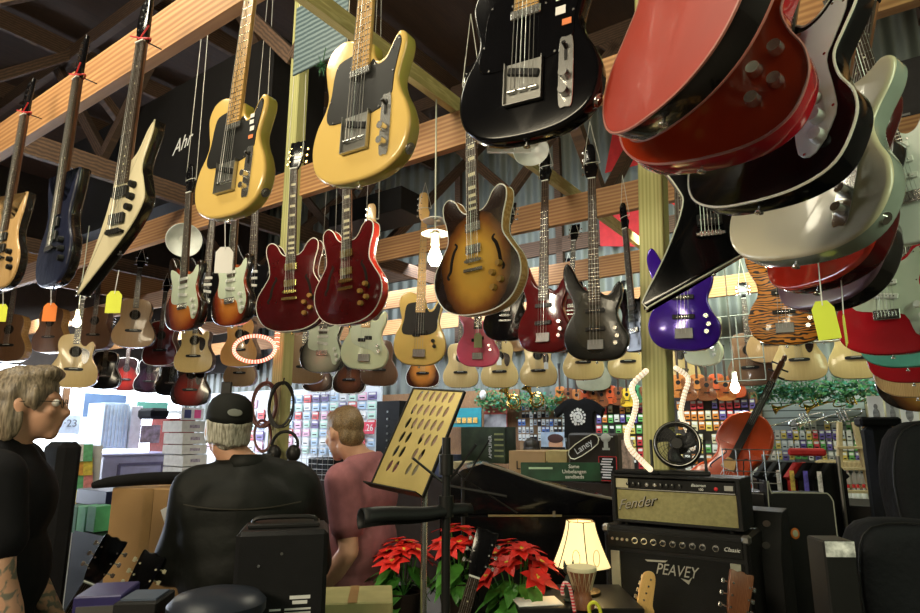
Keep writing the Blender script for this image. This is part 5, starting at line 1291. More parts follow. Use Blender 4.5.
# display of magazines between left man and cabinet
MG = [colm('yellow magazine', (.78, .62, .10)), colm('pink magazine', (.80, .30, .32)), colm('white magazine', (.8, .8, .8)), colm('orange magazine', (.75, .38, .08)), colm('green magazine', (.15, .5, .25))]
o, W_, H_ = aplate('magazine_rack', 62, 446, 92, 640, 6.0, .3, mat('white rack', (.7, .72, .74), .5), 'white magazine rack between the left man and the lilac cabinet', 'rack', to_floor=True)
rk = o
for j in range(5):
    for i in range(3):
        mm = MG[(i * 2 + j) % 5]
        q = ona(67 + i * 9.5, 462 + j * 14, 5.93); z = MB().box((0, 0, .08), (.10, .012, .15)).build('magazine', mm, loc=q, rot=(-.15, 0, RB_ + PI / 2))
        lab = mm.name + ' in the white rack beside the left man'; tag(z, lab, 'magazine', lab)
o, W_, H_ = aplate('guitar_case', 48, 442, 73, 640, 4.2, .25, BLKM, 'black case standing behind the left man', 'case', to_floor=True, bev=.05)
# green boxes on a dark trolley
for i, (x0, x1, c, lab) in enumerate(((62, 76, (.03, .14, .06), 'dark green box in the row behind the left man'), (77, 85, (.12, .50, .22), 'bright green box left of the same coloured one'), (86.5, 95, (.12, .50, .22), 'bright green box right of the same coloured one'))):
    plate('green_box', x0, 506, x1, 532, 2.15, .12, mat('green card %d' % (i > 0), c, .6), lab, 'box')
# ------------------------------------------------------------------ dark counters in the middle of the shop
DKW = mat('dark brown counter', (.030, .020, .014), .5)
plate('sales_counter', 300, 476, 470, 640, 5.6, .6, DKW, 'long dark counter behind the young man and the music stand', 'counter', to_floor=True)
plate('sales_counter', 472, 481, 640, 640, 5.5, .6, DKW, 'dark counter carrying the brown cartons behind the piano', 'counter', to_floor=True)
plate('sales_counter', 652, 478, 770, 640, 5.6, .6, DKW, 'dark counter behind the fan and the cello', 'counter', to_floor=True)
plate('low_cabinet', 205, 480, 298, 640, 5.9, .5, DKW, 'dark low cabinet behind the cap wearer and the green post', 'cabinet', to_floor=True)
for i, (x0, y0, x1, y1, c, lab) in enumerate(((308, 458, 330, 476, (.012, .012, .014), 'black device on the counter left of the young man'), (402, 462, 420, 476, (.30, .24, .12), 'tan carton behind the perforated music stand'), (424, 455, 446, 477, (.04, .05, .10), 'dark navy box behind the perforated music stand'), (448, 462, 470, 478, (.35, .27, .12), 'tan carton left of the piano lid'), (384, 466, 400, 476, (.4, .38, .3), 'small pale box beside the young man neck'))):
    plate('counter_box', x0, y0, x1, y1, 5.65, .3, mat('box card %d' % i, c, .6, var=.3, vs=12), lab, 'box')
# grid wire panel by the young man
def wire_grid(x0, y0, x1, y1, b, nx, nz, label, m=STEEL, r=.003):
    P0, P1 = onb(x0, y0, b), onb(x1, y0, b); zt, zb = P0.z, onb(x0, y1, b).z; c = (P0 + P1) / 2; c.z = zb; W = (P1 - P0).length; H = zt - zb
    mb = MB()
    for i in range(nx + 1): mb.tube([(-W / 2 + W * i / nx, 0, 0), (-W / 2 + W * i / nx, 0, H)], r, 5)
    for j in range(nz + 1): mb.tube([(-W / 2, -.004, H * j / nz), (W / 2, -.004, H * j / nz)], r, 5)
    o = mb.build('wire_grid', m, loc=c, rot=(0, 0, RB_)); tag(o, label, 'grid'); return o
wire_grid(292, 448, 334, 478, 5.45, 8, 6, 'pale wire grid panel beside the hanging black headphones')
wire_grid(722, 449, 778, 492, 3.7, 4, 4, 'pale wire grid in front of the red cello')
plate('grid_table', 715, 492, 790, 640, 3.7, .05, BLKP, 'black board under the pale wire grid', 'board', to_floor=True)
# tower speaker with small green lamps
o, W_, H_ = plate('tower_speaker', 376, 401, 399, 474, 5.62, .25, BLKP, 'tall black rack unit with small green lamps right of the young man', 'speaker')
mb = MB()
for i in range(5): mb.box((-.01, -.003, H_ * (.12 + .035 * i)), (.02, .004, .007))
mb.build('indicator_lamp', mat('green lamp', (.3, .7, .2), .4, emit=(.4, 1, .2), es=1.5), o)
mb = MB()
for i in range(6): mb.cyl((0, 0, H_ * (.35 + .1 * i)), (0, -.012, H_ * (.35 + .1 * i)), .012, n=10)
mb.build('dial', STEEL, o)
# ------------------------------------------------------------------ tall carton with black cover
p = at(151, 489, 2.75); z = p.z
root = empty('tall_carton', (p.x + .02, p.y + .2, 0), -.22); tag(root, 'tall brown cardboard carton standing between the left man and the cap wearer', 'box')
MB().box((0, 0, z / 2), (.38, .36, z), bev=.004).build('carton_body', CARD, root)
mb = MB(); mb.box((0, -.181, z - .25), (.05, .002, .5)); mb.build('packing_tape', mat('tan tape', (.36, .22, .09), .35), root)
s_ = MB().box((0, 0, 0), (.10, .002, .075)).build('shipping_label', PAPER, root, loc=(.13, -.183, z - .10), rot=(0, -.45, 0))
p2 = at(150, 484, 2.7)
mb = MB(); mb.tube(curve3([(-.30, 0, -.015), (-.22, 0, .0), (-.05, .03, .012), (.15, .05, .012), (.34, .05, .0)], 6), [.012 + .016 * math.sin(PI * (i + 1) / 27) for i in range(25)], 10)
o = mb.build('black_strap_bag', BLKM, loc=(p2.x, p2.y + .1, z + .026)); tag(o, 'long soft black bag lying on top of the tall carton', 'bag')
plate('trolley', 66, 533, 112, 640, 2.15, .4, BLKP, 'black trolley under the green boxes', 'trolley', to_floor=True)
plate('navy_box', 76, 490, 106, 505, 2.30, .22, mat('dark navy plastic', (.015, .018, .07), .35), 'dark navy plastic box above the green boxes', 'box')
plate('navy_box', 74, 505.3, 108, 532.5, 2.30, .22, BLKP, 'black crate behind the green boxes', 'box')
# ------------------------------------------------------------------ instruments on floor stands, only heads in view
def standing(kind, head_, top, side, label, topx, topy, d, turn, lean, head='inline', headm=None, roll=0.0, **k):
    nm = 'acoustic_guitar' if kind in ('dread', 'cutaway') else 'electric_guitar'
    g = guitar(nm, kind, top, side, label, 'guitar', head=head, headm=headm, **k)
    Lh = KD[kind][2] + HEADL[head]; Q = at(topx, topy, d)
    Z = Vector((math.sin(roll), math.sin(lean) * math.cos(roll), math.cos(lean) * math.cos(roll))); orient(g, Q - Z * Lh, Z, turn)
    return g, Q - Z * Lh
st = []
st.append(standing('single', 0, REDOR, CHERRY, 'red orange guitar on a stand in front of the left man, headstock leaning right', 117, 538, 2.42, 20, -.05, 'three', roll=.50, pick='hum'))
st.append(standing('dread', 0, SPRUCE, ROSEB, 'acoustic guitar on a stand with cream tuners before the tall carton', 158, 551, 2.36, 25, -.05, 'three', roll=.42, hw=CREAM))
st.append(standing('strat', 0, MAPLE, ROSEB, 'guitar with pale maple headstock standing before the large lower amplifier', 655, 573, 2.52, -5, 0, 'inline', neck='maple', roll=.34))
st.append(standing('dread', 0, AMBER, ROSEB, 'acoustic guitar with brown headstock at the right corner of the lower amplifier', 739, 570, 2.35, -18, 0, 'three', headm=MAHO, roll=.30))
st.append(standing('single', 0, BLACK, BLACK, 'black guitar with bright pearl tuners between the two red flowered plants', 488, 530, 2.45, 10, 0, 'three', roll=.30, pick='hum'))
for i, (g, P0) in enumerate(st):
    mb = MB(); q = P0; hgt = max(.05, q.z)
    root = empty('guitar_stand', (q.x, q.y + .02, 0)); tag(root, 'black tubular stand under the ' + g['label'].split(' on ')[0].split(' with ')[0] + [' left of the carton', ' before the carton', ' with maple head', ' at the amplifier corner', ' by the plants'][i], 'stand')
    MB().cyl((0, 0, 0), (0, 0, hgt - .03), .012).build('pole', BLKP, root)
    for s in (-1, 1):
        MB().tube([(0, 0, .12), (s * .2, -.12, .012)], .01, 7).build('leg', BLKP, root); MB().tube([(0, 0, hgt - .04), (s * .10, -.02, hgt - .03), (s * .10, -.10, hgt - .02)], .008, 7).build('cradle_arm', BLKP, root)
# ------------------------------------------------------------------ small black speaker, seen from behind, on its stool
rz = .30
root, mb, h = cboard('speaker_cabinet', 283, 531, 1.80, .250, .20, .42, BLKP, 'black speaker cabinet with white printed label on its back, in front of the cap wearer', 'speaker', rz=.22, bev=.012)
mb.build('cabinet_body', mat('black painted cabinet', (.012, .012, .013), .38, bump=.1, bs=300), root)
mb = MB(); mb.box((0, 0, h + .006), (.20, .10, .012), bev=.004); mb.build('top_recess', BLKP, root)
mb = MB(); mb.tube(curve3([(-.09, 0, h + .01), (-.07, 0, h + .024), (.07, 0, h + .024), (.09, 0, h + .01)], 4), .007, 8); mb.build('handle', BLKP, root)
lab_ = MB(); 
for j, (x, zz, w_) in enumerate(((.055, .245, .055), (.055, .232, .04), (.05, .215, .07), (.05, .205, .07), (-.01, .215, .03), (-.01, .2, .03), (.05, .19, .07), (-.01, .185, .03), (.05, .175, .05))): lab_.box((x, -.1008, zz), (w_, .001, .005 if j > 1 else .009))
lab_.build('printed_label', mat('white print', (.6, .6, .6), .6), root)
mb = MB()
for x, zz in ((-.06, .33), (.0, .36), (-.10, .12), (.10, .12)): mb.cyl((x, -.1, zz), (x, -.103, zz), .004, n=8)
for i in range(6): mb.cyl((-.05 + .022 * i, -.1, .10), (-.05 + .022 * i, -.112, .10), .007, n=10)
mb.build('socket', STEEL, root)
zb = root.location.z; sx, sy = root.location.x, root.location.y
r_ = empty('speaker_stand', (sx, sy, 0)); tag(r_, 'black stand carrying the small black speaker cabinet', 'stand')
MB().cyl((0, 0, 0), (0, 0, zb - .02), .018).build('pole', BLKP, r_); MB().box((0, 0, zb - .01), (.2, .16, .018)).build('plate', BLKP, r_)
for a_ in range(3): MB().tube([(0, 0, .35), (.32 * math.cos(a_ * 2.1), .32 * math.sin(a_ * 2.1), .012)], .012, 7).build('leg', BLKP, r_)
# round dark seat
p = at(202, 600, 1.55); root = empty('drum_stool', (p.x, p.y + .10, 0)); tag(root, 'dark round padded stool seat at the bottom left of centre', 'stool')
MB().lathe([(.02, p.z - .07), (.105, p.z - .07), (.118, p.z - .05), (.118, p.z - .03), (.10, p.z - .012), (.05, p.z), (.001, p.z + .002)], n=32).build('seat', mat('dark blue grey vinyl', (.02, .024, .035), .35), root)
MB().cyl((0, 0, .2), (0, 0, p.z - .07), .016).build('post', CHROME, root)
for a_ in range(3): MB().tube([(0, 0, .35), (.25 * math.cos(a_ * 2.1 + .5), .25 * math.sin(a_ * 2.1 + .5), .012)], .012, 7).build('leg', CHROME, root)
# violet box bottom left
root, mb, h = cboard('violet_amplifier', 98, 596, 1.75, .12, .16, .3, None, 'dark violet topped small amplifier at the bottom left', 'amplifier', rz=.2, zb=0)
mb.build('cabinet_body', mat('violet black vinyl', (.025, .02, .10), .4), root); MB().box((0, -.081, h - .05), (.10, .004, .05)).build('control_panel', STEEL, root)
root, mb, h = cboard('small_amplifier', 135, 603, 1.72, .11, .14, .3, None, 'small black amplifier with grille beside the violet topped one', 'amplifier', rz=.1, zb=0)
mb.build('cabinet_body', TOLEX, root); MB().box((0, 0, h + .002), (.09, .10, .006)).build('grille', mat('blue grey grille', (.06, .08, .12), .5), root)
# yellow green carton bottom centre
root, mb, h = cboard('open_carton', 352, 603, 2.1, .26, .22, .3, None, 'pale olive carton at the bottom centre beside the young man', 'box', rz=.12, zb=0)
mb.build('carton_body', mat('olive cardboard', (.42, .38, .17), .8), root); MB().box((0, 0, h + .0005), (.03, .22, .001)).build('packing_tape', mat('tan tape', (.36, .22, .09), .35), root)
# ------------------------------------------------------------------ perforated music stand
TL, TR, BL = at(409, 389, 2.30), at(459, 392, 2.15), at(376, 487, 2.15)
c = (TR + BL) / 2; ex = (TR - TL); ez = (TL - BL); W_ = ex.length; H_ = ez.length
ex.normalize(); ez = (ez - ex * ez.dot(ex)).normalized(); ey = ez.cross(ex)
M = Matrix((ex, ey, ez)).transposed().to_4x4(); M.translation = c
root = empty('music_stand', (c.x + .02, c.y + .06, 0)); tag(root, 'perforated brass coloured music stand with slanted desk', 'stand')
mb = MB(); NC, NR = 8, 7; cw, ch = W_ / NC, H_ / NR; K = 12; th_ = .0018
for j in range(NR):
    for i in range(NC):
        x0, z0 = -W_ / 2 + i * cw, -H_ / 2 + j * ch; cx, cz = x0 + cw / 2, z0 + ch / 2
        hole = 0 < i < NC - 1 and j > 0 and not (j in (1, 2) and (i in (3,) or i > 5)) and not (j == 3 and i in (3,))
        if not hole:
            for y in (-th_, th_): mb.add([(x0, y, z0), (x0 + cw, y, z0), (x0 + cw, y, z0 + ch), (x0, y, z0 + ch)], [(0, 1, 2, 3)] if y < 0 else [(3, 2, 1, 0)])
            continue
        R1, R2, R3, R4 = [], [], [], []
        for k in range(K):
            t = 2 * PI * (k + .5) / K; q = max(abs(math.cos(t)), abs(math.sin(t))); sx_, sz_ = math.cos(t) / q * cw / 2, math.sin(t) / q * ch / 2
            e1, e2 = math.cos(t) * cw * .26, math.sin(t) * ch * .40
            R1.append((cx + sx_, -th_, cz + sz_)); R2.append((cx + e1 + e2 * .18, -th_, cz + e2)); R3.append((cx + e1 + e2 * .18, th_, cz + e2)); R4.append((cx + sx_, th_, cz + sz_))
        fs = []
        for a_ in range(3): fs += [(a_ * K + k, a_ * K + (k + 1) % K, (a_ + 1) * K + (k + 1) % K, (a_ + 1) * K + k) for k in range(K)]
        for k in (1, 4, 7, 10):   # fill the square corners
            pass
        mb.add(R1 + R2 + R3 + R4, fs)
        for qx, qz, k in ((1, 1, 1), (-1, 1, 4), (-1, -1, 7), (1, -1, 10)):
            for y in (-th_, th_): mb.add([(cx + qx * cw / 2, y, cz + qz * ch / 2), (R1[k][0], y, R1[k][2]), (R1[(k + 1) % K][0], y, R1[(k + 1) % K][2])], [(0, 1, 2)])
BR2 = mat('dull brass sheet', (.42, .33, .12), .42, .55, var=.15, vs=6)
dk = mb.build('desk', BR2, root, smooth=False); IM = Matrix.Translation(-root.location)
dk.matrix_local = IM @ M
mb = MB()
for sx_ in (-1, 1): mb.box((sx_ * W_ / 2, 0, 0), (.005, .012, H_))
mb.box((0, 0, H_ / 2), (W_, .012, .005)); mb.box((0, -.02, -H_ / 2), (W_, .045, .004)); mb.build('rim', BLKP, dk)
cz = c.z
MB().cyl((.0, .02, 0.05), (0, .02, cz - .12), .011).build('pole', CHROME, root)
MB().tube([(0, .02, cz - .14), (0, .0, cz - .05), (-.02, -.05, cz)], .012, 8).build('tilt_bracket', BLKP, root)
for a_ in range(3): MB().tube([(0, .02, .28), (.26 * math.cos(a_ * 2.1 + .5), .26 * math.sin(a_ * 2.1 + .5), .012)], .009, 7).build('leg', CHROME, root)
# black stand with padded folded desk across
p0, p1, p2 = at(361, 520, 1.75), at(470, 511, 1.95), at(446, 520, 1.90)
root = empty('folded_stand', (p2.x, p2.y, 0)); tag(root, 'black stand with a long black folded desk reaching left over the red flowers', 'stand')
a0, a1 = p0 - root.location, p1 - root.location
ax = (a1 - a0); L_ = ax.length; ax.normalize(); up = Vector((0, 0, 1)); up = (up - ax * up.dot(ax)).normalized(); fr_ = ax.cross(up)
mb = MB(); vs = []; NS = 14
for i in range(NS + 1):
    t = i / NS; cpt = a0 + ax * L_ * t; rr = .032 - .010 * t
    for k in range(11):
        a_ = math.radians(-55 + 250 * k / 10); vs.append(cpt + up * (rr * math.sin(a_)) - fr_ * (rr * .9 * math.cos(a_)) + up * (.003 * math.sin(t * 9)))
mb.add(vs, [(i * 11 + k, i * 11 + k + 1, (i + 1) * 11 + k + 1, (i + 1) * 11 + k) for i in range(NS) for k in range(10)])
o = mb.build('folded_desk', mat('black folded sheet', (.012, .013, .014), .5), root); s_ = o.modifiers.new('s', 'SOLIDIFY'); s_.thickness = .004
MB().cyl((0, 0, .05), (0, 0, a1.z + .22), .013).build('pole', BLKP, root)
for zz in (a1.z + .02, a1.z + .14, .75): MB().cyl((0, 0, zz - .03), (0, 0, zz + .03), .022, n=14).build('clamp_collar', BLKP, root)
for t_ in ((-.10, .16), (.09, .20), (.18, .05)): MB().tube([(0, 0, a1.z + .08), (t_[0], -.02, a1.z + t_[1])], .004, 7).build('arm', BLKP, root)
for a_ in range(3): MB().tube([(0, 0, .30), (.30 * math.cos(a_ * 2.1), .30 * math.sin(a_ * 2.1), .012)], .010, 7).build('leg', BLKP, root)
# boom stand by the piano
p = at(463, 478, 2.9); root = empty('microphone_stand', (p.x, p.y, 0)); tag(root, 'thin black boom stand between the music stand and the piano lid', 'stand')
MB().cyl((0, 0, .02), (0, 0, p.z), .009).build('pole', BLKP, root); MB().tube([(-.14, 0, p.z + .12), (0, 0, p.z), (.25, .05, p.z - .16)], .004, 7).build('boom_arm', BLKP, root)
MB().tube([(.0, -.03, p.z - .02), (.12, -.03, p.z + .17)], .004, 7).build('boom_arm', BLKP, root); MB().lathe([(.14, 0), (.14, .012), (.02, .03)], n=28).build('base', BLKP, root)
# ------------------------------------------------------------------ piano
D_ = 3.45; pts = [(442, 514), (442, 484), (462, 470), (482, 464), (505, 471), (530, 480), (560, 489), (590, 496), (614, 500), (614, 514)]
W0 = at(528, 514, D_); o_ = [(at(x, y, D_).x - W0.x, at(x, y, D_).z - W0.z) for x, y in pts]
root = empty('piano', (W0.x, W0.y, 0)); tag(root, 'glossy black piano with raised curved lid behind the lamp and the plants', 'piano')
MB().slab(o_, 0, .55, .004).build('lid_body', BLACK, root, loc=(0, 0, W0.z))
MB().box((0, .30, W0.z - .12), (at(616, 514, D_).x - at(440, 514, D_).x, .66, .235), bev=.01).build('case', BLACK, root)
MB().box((0, .34, (W0.z - .24) / 2), (at(612, 514, D_).x - at(446, 514, D_).x, .5, W0.z - .24), bev=.01).build('lower_panel', mat('black satin wood', (.008, .008, .007), .45), root)
lp = [(at(x, y - 1.5, D_).x - W0.x, at(x, y - 1.5, D_).z) for x, y in pts[3:9]]
mb = MB(); mb.tube([(x, -.004, z) for x, z in lp], .006, 8); mb.build('lid_edge', mat('pale lid edge', (.22, .20, .16), .3), root)  # pale line along the top edge of the lid
MB().box((-.02, -.035, W0.z - .004), (at(555, 514, D_).x - at(482, 514, D_).x, .006, .010)).build('brass_strip', mat('dull brass strip', (.40, .34, .18), .35, .6), root)
MB().box((at(553, 514, D_).x - W0.x, -.037, W0.z + .005), (.014, .006, .03)).build('hinge', STEEL, root)
# green sign board lying against the lid
a_, b_ = at(521, 470, 3.75), at(600, 474, 3.75); root = empty('green_sign', ((a_ + b_) / 2)); tag(root, 'dark green board with white lettering lying on the piano lid', 'sign')
root.rotation_euler = (-.25, 0, -.05); W_ = (b_ - a_).length
MB().box((0, 0, 0), (W_, .02, .11), bev=.003).build('board', mat('dark green print', (.012, .05, .025), .35, var=.6, vs=9), root)
text('Same\nUnbelangen\nsandbeds', .030, PAPER, root, (W_ * .17, -.011, .0), align='CENTER')
MB().box((-W_ * .25, -.011, .02), (W_ * .3, .002, .012)).build('pale_streak', mat('pale green streak', (.35, .5, .35), .4), root)
# ------------------------------------------------------------------ poinsettias
BRACT = mat('red bract', (.62, .018, .012), .5, var=.25, vs=30); LEAFM = mat('plant green', (.06, .22, .03), .45, var=.4, vs=20); YEC = mat('yellow bud', (.6, .5, .05), .5)
def leafm(mb, p, d, n_, l, w_, mi=0, droop=.3):
    d = d.normalized(); s = d.cross(n_).normalized(); n_ = s.cross(d).normalized(); rows = [(0, .12), (.25, .8), (.5, 1.0), (.75, .6), (1, .02)]; vs = []
    for t, ww in rows:
        c_ = p + d * l * t - Vector((0, 0, 1)) * droop * l * t * t
        vs += [c_ + s * w_ * ww + n_ * .12 * w_, c_, c_ - s * w_ * ww + n_ * .12 * w_]
    fs = []
    for i in range(4):
        for q in (0, 1): fs.append((i * 3 + q, i * 3 + q + 1, (i + 1) * 3 + q + 1, (i + 1) * 3 + q))
    mb.add(vs, fs, mi)
def poinsettia(px, py, d, rad, ht, nfl, label, seed):
    random.seed(seed); c_ = at(px, py, d); pot_z = c_.z - ht - .16; root = empty('poinsettia', (c_.x, c_.y, pot_z)); tag(root, label, 'plant')
    MB().lathe([(.06, 0), (.085, .15), (.09, .16), (.08, .16), (.078, .14)], n=24).build('pot', mat('dark plastic pot', (.03, .02, .018), .5), root)
    mb = MB(); lf = MB(); heads = []
    for i in range(nfl):
        a_ = i * 2.39996; r_ = rad * math.sqrt((i + .5) / nfl); h_ = .16 + ht * (1 - .45 * (r_ / rad) ** 2) + random.uniform(-.02, .02)
        p = Vector((r_ * math.cos(a_), r_ * math.sin(a_), h_)); heads.append(p); nn = (p - Vector((0, 0, .16)) + Vector((0, 0, .05))).normalized(); u = nn.orthogonal().normalized(); v = nn.cross(u)
        MB().tube([(0, 0, .14), p * .6 + Vector((0, 0, .02)), p], .003, 5).build('stem', LEAFM, root)
        f = MB()
        for ring, (k, l) in enumerate(((6, .078), (5, .05))):
            for q in range(k):
                t = 2 * PI * q / k + ring * .4 + random.uniform(-.2, .2); dd = (u * math.cos(t) + v * math.sin(t) + nn * (.15 + .35 * ring)); leafm(f, p + nn * .004 * ring, dd, nn, l * random.uniform(.85, 1.15), .021, 0, .25)
        for q in range(5): f.ball(p + u * random.uniform(-.008, .008) + v * random.uniform(-.008, .008) + nn * .008, .004, 1, 6, 4)
        f.build('red_flower', [BRACT, YEC], root)
    for i in range(int(nfl * 3)):
        a_ = random.uniform(0, 2 * PI); r_ = rad * random.uniform(.3, .95); h_ = .14 + ht * random.uniform(.05, .6)
        p = Vector((r_ * math.cos(a_) * .7, r_ * math.sin(a_) * .7, h_)); dd = Vector((math.cos(a_), math.sin(a_), random.uniform(-.7, .1))); leafm(lf, p, dd, Vector((0, 0, 1)), random.uniform(.07, .11), .03, 0, .5)
    lf.build('leaves', LEAFM, root); return root, pot_z
pA = poinsettia(518, 545, 2.62, .155, .24, 13, 'red poinsettia with broad green leaves right of the pearl tuners', 3)
pB = poinsettia(458, 530, 2.75, .10, .20, 9, 'red poinsettia just right of the black stand pole', 5)
pC = poinsettia(404, 540, 2.75, .095, .20, 9, 'red poinsettia between the young man and the stand poles', 8)
random.seed(11)
for q, lab in ((pA, 'right'), (pB, 'middle'), (pC, 'left')):
    r_ = q[0]; s_ = MB().lathe([(.02, 0), (.14, 0), (.14, .02), (.02, .03), (.02, q[1] - .03), (.14, q[1] - .02), (.14, q[1])], n=24).build('plant_stand', BLKP, loc=(r_.location.x, r_.location.y, 0)); tag(s_, 'black round stand under the %s red poinsettia' % {'right': 'largest', 'middle': 'middle', 'left': 'left'}[lab], 'stand')
# ------------------------------------------------------------------ table with lamp, small drum, candy cane
tp = at(565, 604, 2.45); TZ = tp.z
root = empty('side_table', (tp.x + .05, tp.y + .12, 0)); tag(root, 'small black table under the lit lamp', 'table')
MB().box((0, 0, TZ - .012), (.46, .36, .024), bev=.004).build('tabletop', BLKP, root)
for sx_ in (-1, 1):
    for sy_ in (-1, 1): MB().box((sx_ * .21, sy_ * .16, (TZ - .024) / 2), (.03, .03, TZ - .024)).build('leg', BLKP, root)
o = MB().box((0, 0, .002), (.17, .12, .003)).build('paper_sheet', PAPER, loc=(tp.x - .10, tp.y + .03, TZ), rot=(0, 0, .15)); tag(o, 'white sheet of paper lying beside the lamp', 'paper')
lp_ = at(583, 566, 2.60); root = empty('table_lamp', (lp_.x - .004, lp_.y, TZ)); tag(root, 'lit table lamp with a cream panelled bell shade', 'lamp')
SHM = bpy.data.materials.new('lit cream shade'); N_, L2, P2 = nodes_of(SHM); P2.inputs['Base Color'].default_value = (.85, .72, .40, 1); P2.inputs['Emission Color'].default_value = (1, .78, .36, 1)
P2.inputs['Roughness'].default_value = .7
tc = N_.new('ShaderNodeTexCoord'); sp = N_.new('ShaderNodeSeparateXYZ'); L2.new(tc.outputs['Object'], sp.inputs[0]); P2.inputs['Emission Strength'].default_value = 1.0
zt_, zb_ = at(583, 521, 2.6).z - TZ, at(583, 565, 2.6).z - TZ; mb = MB(); NP = 6; prof = []
for i in range(9):
    t = i / 8; prof.append((.058 + (.118 - .058) * t ** 1.35, zt_ + (zb_ - zt_) * t))
vs = []
for r_, z_ in prof:
    for k in range(NP * 4):
        t = 2 * PI * k / (NP * 4) + PI / 6 ; q = (k % 4) / 4; a0 = 2 * PI * (k // 4) / NP + PI / 6; a1 = a0 + 2 * PI / NP; scal = 1 + .05 * math.sin(q * PI)
        x = (math.cos(a0) * (1 - q) + math.cos(a1) * q) * r_ * scal; y = (math.sin(a0) * (1 - q) + math.sin(a1) * q) * r_ * scal; vs.append((x, y, z_))
n_ = NP * 4; mb.add(vs, [(i * n_ + k, i * n_ + (k + 1) % n_, (i + 1) * n_ + (k + 1) % n_, (i + 1) * n_ + k) for i in range(8) for k in range(n_)])
shd = mb.build('lamp_shade', SHM, root); s_ = shd.modifiers.new('s', 'SOLIDIFY'); s_.thickness = .002
mb = MB()
for k in range(NP):
    t = 2 * PI * k / NP + PI / 6; mb.tube([(r_ * 1.012 * math.cos(t), r_ * 1.012 * math.sin(t), z_) for r_, z_ in prof], .0025, 5)
for r_, z_ in (prof[0], prof[-1]): mb.tube([(r_ * 1.012 * math.cos(2 * PI * k / NP + PI / 6), r_ * 1.012 * math.sin(2 * PI * k / NP + PI / 6), z_) for k in range(NP)], .003, 5, closed=True)
mb.build('shade_piping', mat('brown piping', (.10, .06, .03), .6), shd)
mb = MB()
for t0 in (-1.22, -1.95):
    mb.tube([((.110) * math.cos(t0 + .13 * math.sin(a_)), .112 * math.sin(t0 + .13 * math.sin(a_)), zb_ + .045 + .03 * math.cos(a_)) for a_ in [2 * PI * i / 16 for i in range(16)]], .0012, 5, closed=True)
mb.build('embroidered_loop', mat('tan thread', (.5, .36, .14), .6), shd)
MB().lathe([(.07, 0), (.07, .012), (.03, .022), (.012, .05), (.010, zb_ + .02), (.014, zb_ + .05)], n=24).build('base', mat('dark bronze', (.06, .04, .02), .35, .6), root)
MB().ball((0, 0, (zt_ + zb_) / 2), (.028, .028, .035)).build('bulb', mat('lit bulb', (1, .9, .7), .3, emit=(1, .85, .55), es=12), root)
point('table_lamp_light', (lp_.x, lp_.y, TZ + zb_ + .01), 2.2, (1, .78, .45), .03)
# small hand drum
p = at(583, 606, 2.40); root = empty('hand_drum', (p.x, p.y, TZ)); tag(root, 'small carved wooden hand drum with roped skin head in front of the lamp', 'drum')
MB().lathe([(.040, 0), (.042, .012), (.032, .04), (.028, .06), (.040, .10), (.052, .13), (.052, .138)], n=28).build('shell', wood('reddish drum wood', (.16, .05, .025), (.40, .17, .08), (20, 20, 3), .45), root)
MB().lathe([(.053, .128), (.055, .134), (.053, .142), (.001, .144)], n=28).build('drum_head', CREAM, root)
mb = MB()
for k in range(16):
    t, t2 = 2 * PI * k / 16, 2 * PI * (k + .5) / 16
    mb.tube([(.054 * math.cos(t), .054 * math.sin(t), .13), (.032 * math.cos(t2), .032 * math.sin(t2), .06), (.054 * math.cos(t + PI / 8), .054 * math.sin(t + PI / 8), .13)], .0014, 4)
mb.build('rope', mat('pale rope', (.6, .5, .32), .7), root)
p = at(571, 604, 2.33); root = MB().tube(curve3([(.012, 0, 0), (.004, 0, .05), (-.004, 0, .085), (-.020, 0, .095), (-.030, 0, .075), (-.028, 0, .055)], 6), .0065, 8).build('candy_cane', stripes('candy stripes', (.75, .03, .06), (.85, .55, .55), (1, 1, 1), .5, sc=30, dist=0), loc=(p.x, p.y, TZ + .006)); tag(root, 'red and pink striped candy cane leaning on the hand drum', 'candy cane')
# small dark figurine and yellow ribbon
p = at(569, 578, 2.48); root = empty('figurine', (p.x, p.y, TZ)); tag(root, 'small dark cat shaped figurine behind the candy cane', 'figurine')
mb = MB(); mb.ball((0, 0, .05), (.022, .018, .05)); mb.ball((0, -.004, .115), (.022, .018, .018)); 
for s in (-1, 1): mb.cyl((s * .014, -.004, .125), (s * .018, -.004, .15), .008, .001, 8)
mb.ball((0, 0, .008), (.024, .02, .01)); mb.build('body', mat('dark green bronze', (.03, .04, .03), .4), root)
p = at(590, 606, 2.28); o = MB().tube(curve3([(0, 0, 0), (-.004, 0, .03), (.012, -.005, .045), (.03, 0, .03), (.038, 0, 0)], 5), .006, 6).build('yellow_ribbon', mat('yellow green ribbon', (.7, .72, .06), .5), loc=(p.x, p.y, TZ + .006)); tag(o, 'yellow green ribbon curled in front of the hand drum', 'ribbon')
# ------------------------------------------------------------------ amplifiers and fan
RZA = .60
AD = 2.70
pc = at(672, 533, AD); topz = pc.z
ctrl = mat('black control plate', (.012, .012, .012), .35)
def logo(s, size, m, par, loc, **k): return text(s, size, m, par, loc, **k)
p = at(671, 530, AD); PW = .600; PD = .29
root = empty('guitar_amplifier', Vector((p.x, p.y, 0)) + Vector((math.sin(RZA), math.cos(RZA), 0)) * (PD / 2) + Vector((0, 0, p.z - .52)), -RZA); tag(root, 'large black combo amplifier with angular silver logo and a row of knobs', 'amplifier')
mb = MB(); mb.box((0, 0, .26), (PW, PD, .52), bev=.012); mb.build('cabinet_body', TOLEX, root)
yF = -PD / 2
MB().box((0, yF - .003, .465), (PW - .05, .006, .065), bev=.002).build('control_panel', ctrl, root)
mb = MB(); mb.box((0, yF - .003, .215), (PW - .05, .006, .40)); mb.build('grille_cloth', mat('black grille cloth', (.010, .010, .010), .8, bump=.4, bs=500), root)
